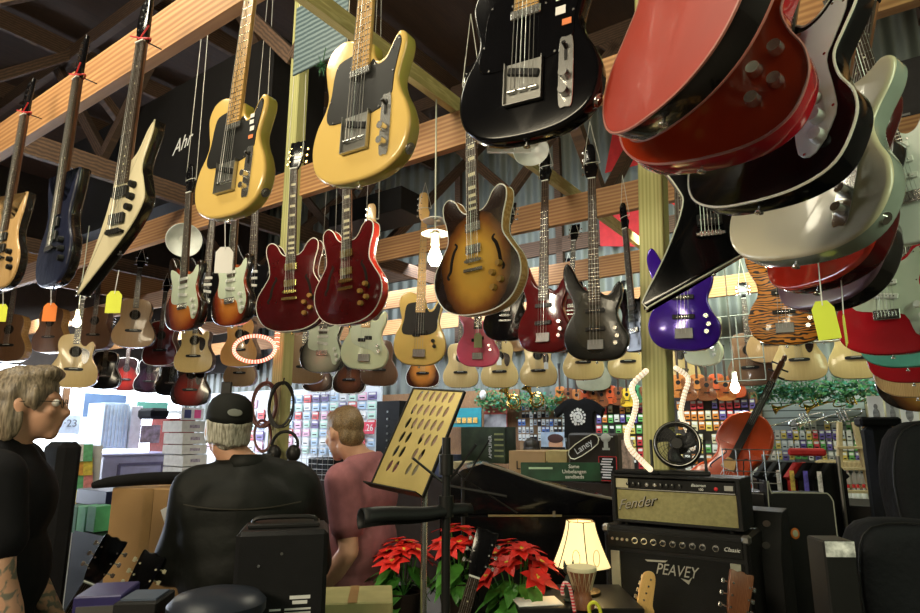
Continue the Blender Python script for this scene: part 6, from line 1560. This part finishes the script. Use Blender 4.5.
for s in (-1, 1): MB().box((s * (PW / 2 - .055), yF - .008, .215), (.040, .006, .40), bev=.001).build('silver_strip', mat('brushed grey strip', (.36, .37, .30), .4, .5), root)
kb = MB(); kb.cyl((0, 0, 0), (0, -.004, 0), .013, n=18, mi=0); kb.cyl((0, -.003, 0), (0, -.018, 0), .009, .007, 16, mi=1); k0 = None
for i, x in enumerate((-.155, -.115, -.075, -.035, .005, .045, .085, .125, .175)):
    if k0 is None: kk = k0 = kb.build('knob', [CHROME, BLKP], root)
    else: kk = k0.copy(); COL.objects.link(kk); kk.parent = root
    kk.location = (x, yF - .006, .465)
jk = None
for i in range(4):
    if jk is None: jb = MB(); jb.cyl((0, 0, 0), (0, -.006, 0), .006, n=10); kk = jk = jb.build('socket', STEEL, root)
    else: kk = jk.copy(); COL.objects.link(kk); kk.parent = root
    kk.location = (-.255 + .022 * i, yF - .006, .465)
text('Classic', .022, PAPER, root, (.235, yF - .0065, .465), shear=.3)
logo('PEAVEY', .062, mat('silver lettering', (.55, .55, .50), .35, .6), root, (.01, yF - .008, .36), shear=.35, sx=.8)
MB().slab([(-.115, .392), (-.02, .398), (-.03, .390), (-.105, .386)], yF - .010, yF - .006).build('logo_stroke', mat('silver lettering', (.55, .55, .50), .35, .6), root); mb = MB(); mb.slab([(.03, .335), (.06, .315), (.075, .345), (.06, .33)], yF - .010, yF - .006); mb.build('logo_stroke', _M['silver lettering'], root)
for sx_ in (-1, 1):
    for zz in (.015, .505): MB().box((sx_ * (PW / 2 - .012), yF + .012, zz), (.036, .036, .036), bev=.010).build('corner_guard', BLKP if zz < .1 else STEEL, root)
MB().box((0, 0, -.0), (PW - .1, PD - .05, .001)).build('underside', BLKP, root)
zc = root.location.z
o = MB().box((0, 0, zc / 2), (PW - .02, PD, zc), bev=.01).build('road_case', BLKP, loc=(root.location.x, root.location.y, 0), rot=(0, 0, -RZA)); tag(o, 'black case under the large combo amplifier', 'case')
# amplifier head on top
hz_ = zc + .52; HW, HD, HH = .545, .23, .205
root = empty('guitar_amplifier', (root.location.x + .005, root.location.y - .01, hz_ + .012), -RZA); tag(root, 'vintage amplifier head with olive grille cloth and script logo on the combo', 'amplifier')
mb = MB()
for z_, hgt in ((.006, .012), (HH - .006, .012)): mb.box((0, 0, z_), (HW, HD, hgt), bev=.005)
for s in (-1, 1): mb.box((s * (HW / 2 - .010), 0, HH / 2), (.020, HD, HH - .008), bev=.004)
mb.box((0, HD / 2 - .01, HH / 2), (HW - .02, .012, HH - .01)); mb.build('cabinet_body', TOLEX, root)
MB().box((0, .02, HH / 2), (HW - .04, HD - .08, HH - .03)).build('chassis', BLKP, root)
yF = -HD / 2 + .012
OLV = mat('olive grille cloth', (.30, .27, .12), .75, var=.15, vs=60, bump=.5, bs=350)
MB().box((0, yF + .004, .075), (HW - .045, .01, .125)).build('grille_cloth', OLV, root)
MB().box((0, yF + .002, HH - .038), (HW - .045, .008, .042), bev=.001).build('control_panel', ctrl, root)
MB().box((-.225, yF - .0025, HH - .038), (.055, .001, .040)).build('pale_panel_end', mat('pale panel', (.5, .47, .32), .4), root)
MB().box((0, yF - .0025, HH - .062), (HW - .05, .002, .004)).build('trim_line', STEEL, root)
k0 = None
for i, x in enumerate((-.195, -.170, -.145, -.11, -.075, -.05, -.025, .0, .03)):
    b = MB(); b.cyl((0, 0, 0), (0, -.012, 0), .009, .0075, 14); b.box((0, -.0125, .004), (.0015, .001, .007), mi=1)
    b.build('knob', [BLKP if i not in (3, 4) else CHROME, PAPER], root, loc=(x, yF - .002, HH - .040))
text('Bassman', .017, PAPER, root, (.105, yF - .003, HH - .034), shear=.35); text('100', .014, PAPER, root, (.115, yF - .003, HH - .050))
MB().ball((.175, yF - .003, HH - .045), (.008, .004, .008)).build('pilot_lamp', mat('red jewel', (.6, .03, .04), .2), root)
MB().box((.225, yF - .003, HH - .04), (.035, .004, .02), bev=.001).build('switch_plate', STEEL, root)
text('Fender', .062, BLACK, root, (-.165, yF - .0045, .082), shear=.55, rot=(PI / 2, -.18, 0), ext=.002); text('Fender', .060, STEEL, root, (-.166, yF - .008, .084), shear=.55, rot=(PI / 2, -.18, 0), ext=.001)
for sx_ in (-1, 1): 
    for yy in (-.08, .08): MB().cyl((sx_ * .22, yy, -.012), (sx_ * .22, yy, .001), .012).build('foot', BLKP, root)
hx, hy, hzz = root.location.x, root.location.y, root.location.z + HH
# black cloth and fan
ft = at(684, 474, 2.80)
o = MB().box((0, 0, .008), (.20, .16, .014), bev=.006).build('folded_cloth', BLKM, loc=(hx - .15, hy + .09, hzz), rot=(0, 0, -.5)); tag(o, 'folded black cloth on the left of the amplifier head', 'cloth')
root = empty('desk_fan', (ft.x + .0, hy + .02, hzz), -.35); tag(root, 'round black desk fan on top of the vintage amplifier head', 'fan')
FR = .100; fc = Vector((-.01, 0, FR + .030)); T = Matrix.Rotation(-.12, 4, 'X')
def fx(mb): return mb.xf(Matrix.Translation(fc) @ T)
mb = MB(); mb.lathe([(FR * .86, .035), (FR, .02), (FR * 1.02, -.02), (FR * .96, -.045), (FR * .90, -.045), (FR * .90, .0)], n=40, rot=Matrix.Rotation(PI / 2, 3, 'X'), caps=False); o = fx(mb).build('housing', BLKP, root); s_ = o.modifiers.new('s', 'SOLIDIFY'); s_.thickness = .004
mb = MB(); 
for q in range(1, 9): mb.tube([(FR * .92 * q / 8 * math.cos(t * PI / 18), -.045 - .012 * math.cos(q / 8 * PI / 2), FR * .92 * q / 8 * math.sin(t * PI / 18)) for t in range(36)], .0012, 4, closed=True)
for q in range(20):
    t = 2 * PI * q / 20; mb.tube([(.02 * math.cos(t), -.057, .02 * math.sin(t)), (FR * .6 * math.cos(t + .15), -.053, FR * .6 * math.sin(t + .15)), (FR * .92 * math.cos(t + .3), -.045, FR * .92 * math.sin(t + .3))], .0012, 4)
fx(mb).build('front_grille', BLKP, root)
mb = MB(); mb.tube([(FR * .95 * math.cos(t * PI / 18), -.046, FR * .95 * math.sin(t * PI / 18)) for t in range(36)], .0022, 6, closed=True); fx(mb).build('chrome_ring', STEEL, root)
mb = MB(); mb.cyl((0, -.062, 0), (0, -.01, 0), .022, n=20); fx(mb).build('hub', BLKP, root)
mb = MB()
for q in range(3):
    vs = []
    for i in range(7):
        for j in range(4):
            r_ = .02 + (FR * .84 - .02) * i / 6; t = 2 * PI * q / 3 + (j / 3 - .5) * (1.3 - .3 * i / 6) + i * .08; vs.append((r_ * math.cos(t), -.02 + .02 * (j / 3 - .5), r_ * math.sin(t)))
    mb.add(vs, [(i * 4 + j, i * 4 + j + 1, (i + 1) * 4 + j + 1, (i + 1) * 4 + j) for i in range(6) for j in range(3)])
o = fx(mb).build('blades', mat('dark grey blade', (.03, .03, .035), .3), root); s_ = o.modifiers.new('s', 'SOLIDIFY'); s_.thickness = .002
for s in (-1, 1): MB().slab(smooth_out([(-.03, 0), (.03, 0), (.022, .08), (.010, .145), (-.010, .145), (-.022, .08)], 3), -.006, .006, .002).build('side_arm', BLKP, root, loc=(fc.x + s * (FR + .014), 0, 0), rot=(0, 0, PI / 2))
mb = MB(); mb.box((0, 0, .008), (.24, .12, .016), bev=.006); mb.build('base', BLKP, root)
mb = MB(); mb.ball((0, .045, FR + .03), (.045, .04, .045)); mb.build('motor_housing', BLKP, root)
# ------------------------------------------------------------------ right side
# wedge monitor with curved knobs corner
p = at(772, 519, 2.75)
root = empty('wedge_speaker', (p.x - .02, p.y + .15, 0), -.6); tag(root, 'black wedge speaker with round knobs and a pale strip right of the combo amplifier', 'speaker')
z_ = p.z
pr = [(-.16, 0), (.16, 0), (.16, z_ + .02), (-.02, z_ + .02), (-.16, z_ - .15)]
mb = MB(); mb.slab([(y, z) for y, z in pr], -.13, .13, .006); mb.xf(Matrix.Rotation(PI / 2, 4, 'Z')); mb.build('cabinet_body', TOLEX, root)
for i in range(3):
    for j in range(2): mb = MB(); mb.cyl((-.07 + .07 * i, -.02 - .075 * (j + .3) * .9, z_ - .02 - .08 * (j + .3)), (-.07 + .07 * i, -.04 - .075 * (j + .3) * .9, z_ - .003 - .08 * (j + .3)), .016, n=14); mb.build('knob', STEEL, root)
MB().box((.04, -.163, .62), (.07, .006, .5)).build('pale_strip', mat('pale grey strip', (.38, .38, .34), .5), root)
# upright black case with orange sticker
root, mb, h = cboard('instrument_case', 800, 493, 3.3, .32, .12, 1.2, None, 'upright black instrument case with a round orange sticker and pale piping', 'case', rz=-.10, zb=0)
mb = MB(); cs = smooth_out([(-.16, 0, 1), (.16, 0, 1), (.16, h - .04, 1), (.14, h - .005), (.10, h), (-.10, h), (-.14, h - .005), (-.16, h - .04)], 4); mb.slab(cs, -.06, .06, .006); mb.build('case_body', TOLEX, root)
oc = cs if area2(cs) > 0 else cs[::-1]
mb = MB(); mb.tube([(x, -.058, z) for x, z in oc], .0035, 5, closed=True); mb.build('piping', mat('pale piping', (.35, .36, .30), .5), root)
mb = MB(); mb.ball((-.045, -.061, h - .20), (.022, .003, .028)); st_ = mb.build('round_sticker', ORG, root); MB().ball((-.045, -.063, h - .20), (.014, .003, .018)).build('sticker_centre', CREAM, st_)
root, mb, h = cboard('instrument_case', 748, 493, 3.45, .26, .3, 1.2, None, 'black case with pale rim behind the amplifier head, left of the orange sticker case', 'case', rz=-.1, zb=0)
mb.build('case_body', TOLEX, root); mb = MB(); mb.tube([(.125, -.15, .2), (.125, -.15, h - .03), (.10, -.15, h), (-.12, -.15, h)], .004, 6); mb.build('piping', mat('pale piping', (.35, .36, .30), .5), root)
# box with torn white label
root, mb, h = cboard('black_box', 839, 541, 1.50, .072, .08, .3, None, 'black box with a torn white paper label on top right', 'box', rz=-.05, zb=0)
mb.build('box_body', BLKP, root); MB().box((0, -.041, h - .018), (.066, .002, .034)).build('torn_label', mat('torn white paper', (.62, .66, .66), .7, var=.6, vs=60), root)
# soft gig bags and covered chair at the right
GB = mat('black padded nylon', (.005, .006, .008), .8, bump=.3, bs=60)
def gigbag(px, py, d, hgt, w_, rz, roll, label):
    q = at(px, py, d); root = empty('gig_bag', (q.x, q.y, 0), rz); tag(root, label, 'bag')
    s = q.z / 1.05
    o = [(x * w_, (1.05 - z) * s) for x, z in smooth_out([(0, 0), (-.19, .01), (-.23, .10), (-.21, .25), (-.19, .40), (-.16, .55), (-.09, .72), (-.065, .95), (-.05, 1.04), (0, 1.05), (.05, 1.04), (.065, .95), (.09, .72), (.16, .55), (.19, .40), (.21, .25), (.23, .10), (.19, .01)], 4)]
    b = MB().slab(o, -.07, .07, .05, steps=5).build('bag_body', GB, root, rot=(0, roll, 0))
    MB().slab([(x * .7, z * .45 + .12) for x, z in o], -.085, -.06, .012).build('front_pocket', GB, b)
    MB().tube(curve3([(-.03, -.07, s * .66), (-.03, -.12, s * .62), (-.03, -.12, s * .56), (-.03, -.07, s * .52)], 4), .008, 6).build('handle', BLKP, b)
    mb = MB(); oo = offs(o if area2(o) > 0 else o[::-1], .006); mb.tube([(x, -.055, z) for x, z in oo], .0025, 5, closed=True); mb.build('zip', BLKP, b)
    return root
gigbag(968, 425, 1.9, 1.3, 1.75, -.2, .10, 'large black padded gig bag filling the lower right corner')
gigbag(915, 520, 1.65, 1.3, 1.0, -.15, .04, 'black padded gig bag nearest the camera at the lower right')
p = at(890, 424, 3.3); root = empty('stacked_case', (p.x, p.y + .1, 0), -.4); tag(root, 'tall black soft cased keyboard standing behind the gig bags', 'case')
MB().box((0, 0, p.z / 2), (.15, .16, p.z), bev=.035).build('case_body', GB, root); MB().box((0, -.0, p.z + .012), (.19, .18, .05), bev=.02).build('lid', GB, root)
plate('dark_counter', 800, 506, 925, 640, 4.75, .5, mat('black counter side', (.012, .009, .008), .6), 'black counter behind the gig bags and under the small ladder', 'counter', to_floor=True)
# rack of black shirts with red cloth
p = at(800, 459, 3.85); root = empty('clothes_rack', (p.x, p.y, 0), -.5); tag(root, 'rack of black shirts with a red one on top, left of the small ladder', 'rack')
MB().tube([(-.2, 0, 0), (-.2, 0, p.z + .02), (.2, 0, p.z + .02), (.2, 0, 0)], .012, 8).build('rail', STEEL, root)
random.seed(4)
for i in range(7):
    x = -.17 + .055 * i; nm, m_ = ('shirt', BLKM) if i != 3 else ('red_shirt', mat('red cotton', (.5, .02, .02), .8))
    mb = MB(); mb.slab([(-.13, p.z - .55), (.13, p.z - .55), (.13, p.z - .12), (.17, p.z - .10), (.05, p.z - .02), (-.05, p.z - .02), (-.17, p.z - .10), (-.13, p.z - .12)], -.018, .018, .008); mb.xf(Matrix.Rotation(PI / 2 - .5, 4, 'Z')); mb.build(nm, m_, root, loc=(x, 0, 0))
MB().box((0, 0, 0), (.20, .16, .04), bev=.015).build('red_cloth', mat('red cotton', (.5, .02, .02), .8), root, loc=(.04, -.05, p.z + .045))
mb = MB(); mb.slab([(-.012, 0), (.012, 0), (.012, .22), (-.012, .22)], -.002, .002); 
for i, c_ in enumerate(((.75, .75, .75), (.7, .5, .1), (.10, .08, .5), (.7, .7, .72))): mb.build('printed_strap', mat('strap colour %d' % i, c_, .6, var=.5, vs=40), root, loc=(-.12 + .07 * i, -.19, p.z - .28))
# ------------------------------------------------------------------ cello
CEL = mat('orange red varnish', (.62, .075, .015), .25, coat=.6, var=.25, vs=5)
root = empty('cello'); tag(root, 'orange red cello with dark fingerboard leaning to the right', 'cello')
co = smooth_out(mirror([(0, 0), (.13, .012), (.205, .07), (.218, .16), (.190, .24), (.170, .275, 1), (.135, .31), (.120, .37), (.130, .42), (.160, .45, 1), (.172, .50), (.170, .57), (.145, .65), (.08, .715), (.03, .73)]))
MB().slab(co, -.06, .06, .022, steps=5).build('body', CEL, root)
mb = MB(); mb.box((0, -.085, .66), (.045, .02, .62), rot=Matrix.Rotation(-.03, 3, 'X')); mb.build('fingerboard', BLKP, root)
mb = MB(); mb.box((0, -.065, .86), (.032, .03, .30)); mb.build('neck', ROSEB, root)
mb = MB(); mb.box((0, -.07, 1.06), (.034, .04, .15), bev=.004); mb.tube([(0, -.07 + .03 * math.cos(t * .5) * (1 - t / 18), 1.155 + .03 * math.sin(t * .5) * (1 - t / 18)) for t in range(16)], .012, 8); pb = mb.build('scroll', ROSEB, root)
for i in range(4): MB().cyl((-.06 if i % 2 else .06, -.07, 1.02 + .03 * i), (.02 if i % 2 else -.02, -.07, 1.02 + .03 * i), .007, .004, 8).build('peg', BLKP, pb)
MB().slab([(-.045, .30), (.045, .30), (.03, .37), (-.03, .37)], -.105, -.06).build('bridge', MAPLE, root); MB().slab([(-.015, .03), (.015, .03), (.03, .24), (-.03, .24)], -.10, -.085).build('tailpiece', BLKP, root)
mb = MB()
for i in range(4): mb.cyl((-.021 + .014 * i, -.098, .22), (-.012 + .008 * i, -.092, .99), .0012, n=4)
mb.build('strings', STEEL, root)
for s in (-1, 1): 
    mb = MB(); mb.tube(curve3([(s * .075, -.0605, .42), (s * .06, -.0605, .40), (s * .085, -.0605, .34), (s * .11, -.0605, .28), (s * .095, -.0605, .265)], 4), .004, 5); mb.build('sound_hole', BLKP, root)
place(root, (709, 512), (786, 360), 1.18, 8)
q = root.location; o = MB().box((0, 0, (q.z - .06) / 2), (.46, .3, q.z - .06), bev=.01).build('plinth', BLKP, loc=(q.x + .05, q.y + .05, 0)); tag(o, 'black plinth under the orange red cello', 'plinth')
# ------------------------------------------------------------------ rope lights
WRM = mat('warm white rope light', (.9, .8, .6), .4, emit=(1, .82, .58), es=.9)
def rope(pts, d, r, m, label, beads=True, n=60):
    P_ = curve3([at(x, y, d + (dz if True else 0)) for x, y, dz in pts], 10); c_ = P_[0].copy(); root = empty('rope_light', c_); tag(root, label, 'rope light')
    MB().tube([p - c_ for p in P_], r, 10).build('tube', mat('clear rope sleeve', (.62, .55, .50), .3, emit=(1, .75, .55), es=.35), root)
    mb = MB(); L = len(P_)
    for i in range(0, n):
        f = i / n * (L - 1); k = int(f); p = P_[k].lerp(P_[min(k + 1, L - 1)], f - k) - c_; mb.ball(p, r * 1.12, 0, 7, 5)
    mb.build('light_beads', m, root)
rope([(646, 371, 0), (632, 386, 0), (636, 402, 0), (633, 418, .02), (627, 434, .02), (630, 448, 0), (643, 462, 0), (651, 470, 0)], 2.52, .011, WRM, 'white rope light snaking down the left of the right green post', n=40)
rope([(676, 368, 0), (688, 378, 0), (684, 396, 0), (681, 412, 0), (684, 424, 0), (690, 436, 0), (693, 450, 0)], 2.85, .011, WRM, 'white rope light snaking down the right of the right green post', n=34)
REDG = mat('glowing red bead', (.9, .2, .15), .4, emit=(1, .16, .10), es=1.6); WG = mat('glowing pink white bead', (.9, .7, .6), .4, emit=(1, .55, .42), es=1.8)
pc_ = at(255, 349, 3.58); root = empty('rope_light', pc_); tag(root, 'glowing red rope light ring looped around the left green post', 'rope light')
N_ = 44; W_, H_ = .122, .077
for nm, ph, m_ in (('red_coil', 0, REDG), ('pale_coil', .5, WG)):
    mb = MB()
    for i in range(N_):
        t = 2 * PI * (i + ph) / N_; x, z = W_ * math.cos(t), H_ * math.sin(t); tx, tz = -W_ * math.sin(t), H_ * math.cos(t); l = math.hypot(tx, tz); nx, nz_ = tz / l, -tx / l
        mb.tube([(x - nx * .010, -.006, z - nz_ * .010), (x, -.010, z + .004), (x + nx * .010, -.006, z + nz_ * .010)], .0034, 5)
    for i in range(12):
        z = .0 + i * .013; mb.tube([(.115, -.006, z), (.13, -.010, z + .004), (.143, -.004, z)], .0034, 5) if (i % 2) == (ph > 0) else None
    mb.build(nm, m_, root)
point('red_rope_glow', pc_ + Vector((.02, -.08, 0)), .6, (1, .2, .12), .08)
# ------------------------------------------------------------------ lamps with bulbs
def bulb_lamp(px, py, d, ytop, label, power, r=.030, cold=False, shades=True):
    p = at(px, py, d); root = empty('pendant_lamp', p); tag(root, label, 'lamp'); c_ = (1, .93, .72) if not cold else (.9, .97, 1)
    b = MB(); b.lathe([(.001, -r * 1.35), (r * .6, -r * 1.2), (r, -r * .4), (r * .95, r * .2), (r * .5, r * 1.3), (r * .45, r * 1.8)], n=20); b.build('bulb', mat('glowing bulb', (1, 1, .9), .3, emit=c_, es=22), root)
    MB().cyl((0, 0, r * 1.7), (0, 0, r * 3.4), r * .62, n=16).build('socket', mat('cream porcelain', (.75, .72, .5), .4), root)
    zt_ = at(px, ytop, d).z - p.z
    if shades:
        for z_, rr in ((r * 3.5, .068), (r * 5.4, .062)): o = MB().lathe([(.015, z_ + .012), (rr * .6, z_ + .006), (rr, z_ - .006)], n=28, caps=False).build('reflector_disc', WHITE, root); s_ = o.modifiers.new('s', 'SOLIDIFY'); s_.thickness = .003
    MB().tube([(0, 0, r * 3.3), (0, 0, max(0, 3.34 - p.z))], .004, 6).build('lamp_cord', mat('pale lamp cord', (.6, .62, .5), .6), root)
    point('bulb_light', p - Vector((0, .045, 0)), power, c_, .03)
bulb_lamp(435, 257, 2.88, 150, 'bare lit bulb under two white reflector discs left of the sunburst guitar', 16, .035)
bulb_lamp(735, 387, 4.4, 340, 'bright bare bulb hanging beside the dull brown acoustic guitar', 8, .032, True, False)
bulb_lamp(77, 322, 4.9, 290, 'warm lit bulb behind the brown acoustic guitars at the far left', 14, .03, False, False)
def dish(px, py, d, r, rotx, rotz, label, arm=None):
    p = at(px, py, d); root = empty('dish_lamp', p, 0); tag(root, label, 'lamp'); R3 = Euler((rotx, 0, rotz)).to_matrix()
    o = MB().lathe([(.02, .05), (.05, .045), (r * .8, .02), (r, -.012), (r * .98, -.014)], n=32, rot=R3, caps=False).build('reflector', mat('white enamel', (.75, .78, .74), .35), root); s_ = o.modifiers.new('s', 'SOLIDIFY'); s_.thickness = .003
    mb = MB(); mb.lathe([(.03, .045), (.028, .10), (.012, .12)], n=18, rot=R3); mb.build('socket', WHITE, root)
    top = 3.34 - p.z if p.z < 3.3 else .15
    MB().tube([R3 @ Vector((0, 0, .11)), Vector((0, .03, max(.15, top)))], .006, 6).build('hanging_rod', STEEL, root)
    if arm: q = at(arm[0], arm[1], d) - p; MB().box((q.x / 2, 0, q.z / 2), (abs(q.x), .02, .03)).build('side_arm', WHITE, root)
dish(531, 150, 3.1, .095, -.5, .1, 'white dish lamp with a flat arm beneath the glossy black guitar', (487, 150))
dish(184, 240, 4.2, .12, -1.2, .5, 'silvery white dish lamp tilted open behind the upper left guitars')
# ------------------------------------------------------------------ boxes stored up on the joists
def attic(name, x0, y0, x1, y1, b, th_, m, label, cat='box'):
    return plate(name, x0, y0, x1, y1, b, th_, m, label, cat)
o, W_, H_ = attic('storage_case', 62, 95, 262, 205, 2.52, .5, mat('black board', (.010, .009, .009), .6), 'large black case with white script lettering stored on the joist behind the yellow guitar', 'case')
text('Ahr', .17, PAPER, o, (W_ * .18, -.006, H_ * .45), shear=.5, rot=(PI / 2, -.15, 0))
MB().box((W_ * .03, -.004, H_ * .22), (.13, .004, .22)).build('white_notice', PAPER, o)
o, W_, H_ = attic('storage_case', 858, 62, 935, 138, 4.4, .5, mat('dark grey card', (.035, .033, .035), .6), 'dark storage box with black capital lettering behind the white guitar at the upper right', 'box')
text('ALL', .15, mat('grey paint', (.22, .22, .22), .6), o, (-W_ * .15, -.006, H_ * .35))
attic('brown_carton', 868, 138, 935, 172, 4.4, .5, CARD, 'brown carton below the dark storage box at the upper right', 'box')
o, W_, H_ = attic('storage_case', 330, 196, 400, 218, 4.0, .4, mat('black board', (.010, .009, .009), .6), 'small black case lying on the joist left of the pendant lamp', 'case')
aplate('brown_board', 20, 268, 205, 296, 7.6, .03, LUMB, 'long brown board hung behind the left acoustic guitars', 'board')
aplate('window_mask_board', -70, 150, 198, 368, 11.2, .05, mat('dark cover cloth', (.020, .016, .013), .9), 'added dark board masking the upper left of the store above the bright window', 'board')  # added to cover the bright window top and keep this corner dark
plate('loft_panel', 200, 215, 262, 372, 6.8, .05, _M['dark cover cloth'], 'dark panel hanging on the back wall behind the left green post', 'panel')
# ribbed plastic panel and tinsel on the cross joist
o, W_, H_ = plate('plastic_panel', 297, -6, 345, 62, 1.95, .01, stripes('ribbed blue grey plastic', (.05, .08, .09), (.15, .20, .21), (1, 1, 1), .5, sc=11, dist=1.5), 'ribbed blue grey plastic sheet hung on the cross joist between the yellow guitars', 'panel')
p = at(322, 66, 2.3); mb = MB(); random.seed(2)
for i in range(60):
    d = Vector((random.gauss(0, 1), random.gauss(0, 1), random.gauss(0, 1))).normalized() * random.uniform(.02, .045); mb.cyl((0, 0, 0), d, .0016, .0004, 4)
mb.tube([(0, 0, 0), (0, .05, .12)], .002, 5)
o = mb.build('tinsel_star', mat('green tinsel', (.15, .35, .2), .25, .6), loc=p); tag(o, 'small green tinsel burst below the ribbed plastic sheet', 'ornament')
# banners on the back wall
for i, (x0, y0, x1, y1, c_, lab) in enumerate(((604, 112, 640, 168, (.50, .02, .02), 'red banner high on the corrugated wall beside the right green post'), (600, 212, 641, 250, (.42, .015, .02), 'dark red banner low on the corrugated wall left of the right green post'), (668, 120, 690, 220, (.50, .02, .02), 'red banner strip right of the right green post'))):
    P0 = onb((x0 + x1) / 2, (y0 + y1) / 2, 6.78); w_ = (onb(x1, y0, 6.78) - onb(x0, y0, 6.78)).length; h_ = onb(x0, y0, 6.78).z - onb(x0, y1, 6.78).z
    o = MB().slab([(-w_ / 2, -h_ / 2), (w_ / 2, -h_ / 2), (w_ / 2, h_ / 2), (-w_ * .1, h_ / 2)] if i == 0 else [(-w_ / 2, -h_ / 2 + h_ * .2), (w_ / 2, -h_ / 2), (w_ / 2, h_ / 2), (-w_ / 2, h_ / 2)], -.005, .005).build('banner', mat('red banner cloth %d' % i, c_, .7), loc=P0, rot=(0, 0, RB_)); tag(o, lab, 'banner')
# ------------------------------------------------------------------ cable coils and headphones on the left post
def coil(px, py, d, r, n_, m, label, squash=1.0):
    p = at(px, py, d); root = empty('cable_coil', p); tag(root, label, 'cable'); mb = MB(); random.seed(int(px))
    for k in range(n_):
        rr = r * random.uniform(.86, 1.06); ph = random.uniform(-.2, .2); mb.tube([(rr * .55 * squash * math.cos(t * PI / 16 + ph), -.004 * k, rr * math.sin(t * PI / 16) - r) for t in range(32)], .0045, 6, closed=True)
    mb.tube([(0, 0, -.01), (0, .02, .03)], .005, 6); mb.build('cable', m, root)
BRC = mat('brown cable', (.13, .04, .03), .4)
coil(266, 383, 3.60, .125, 6, BRC, 'coil of brown cable hanging on the left of the left green post')
coil(283, 383, 3.58, .125, 6, BLKP, 'coil of black cable hanging on the right of the left green post')
coil(264, 420, 3.60, .09, 4, BRC, 'small coil of brown cable under the larger brown coil')
p = at(285, 446, 3.58); root = empty('headphones', p); tag(root, 'black headphones hanging on the left green post below the cable coils', 'headphones')
MB().tube(curve3([(-.07, 0, -.03), (-.07, 0, .03), (-.03, 0, .075), (.03, 0, .075), (.07, 0, .03), (.07, 0, -.03)], 5), .009, 8).build('headband', BLKP, root)
for s in (-1, 1): MB().ball((s * .055, -.02, -.04), (.042, .03, .048)).build('ear_cup', BLKP, root)
o = MB().box((0, 0, -.6), (.062, .02, 1.34), bev=.004).build('dark_post', BLKP, loc=at(226, 394, 3.6)); tag(o, 'black upright block above the cap of the jacket wearer', 'box')
for i, (x0, y0, x1, y1) in enumerate(((318, 372, 334, 384),)): wire_grid(322, 366, 336, 396, 6.4, 3, 5, 'small black wire grid behind the tobacco burst guitars', BLKP)
wire_grid(712, 318, 760, 382, 5.9, 2, 3, 'white pipe frame hanging left of the tiger striped bass', mat('dull grey pipe', (.22, .23, .2), .6), .006)
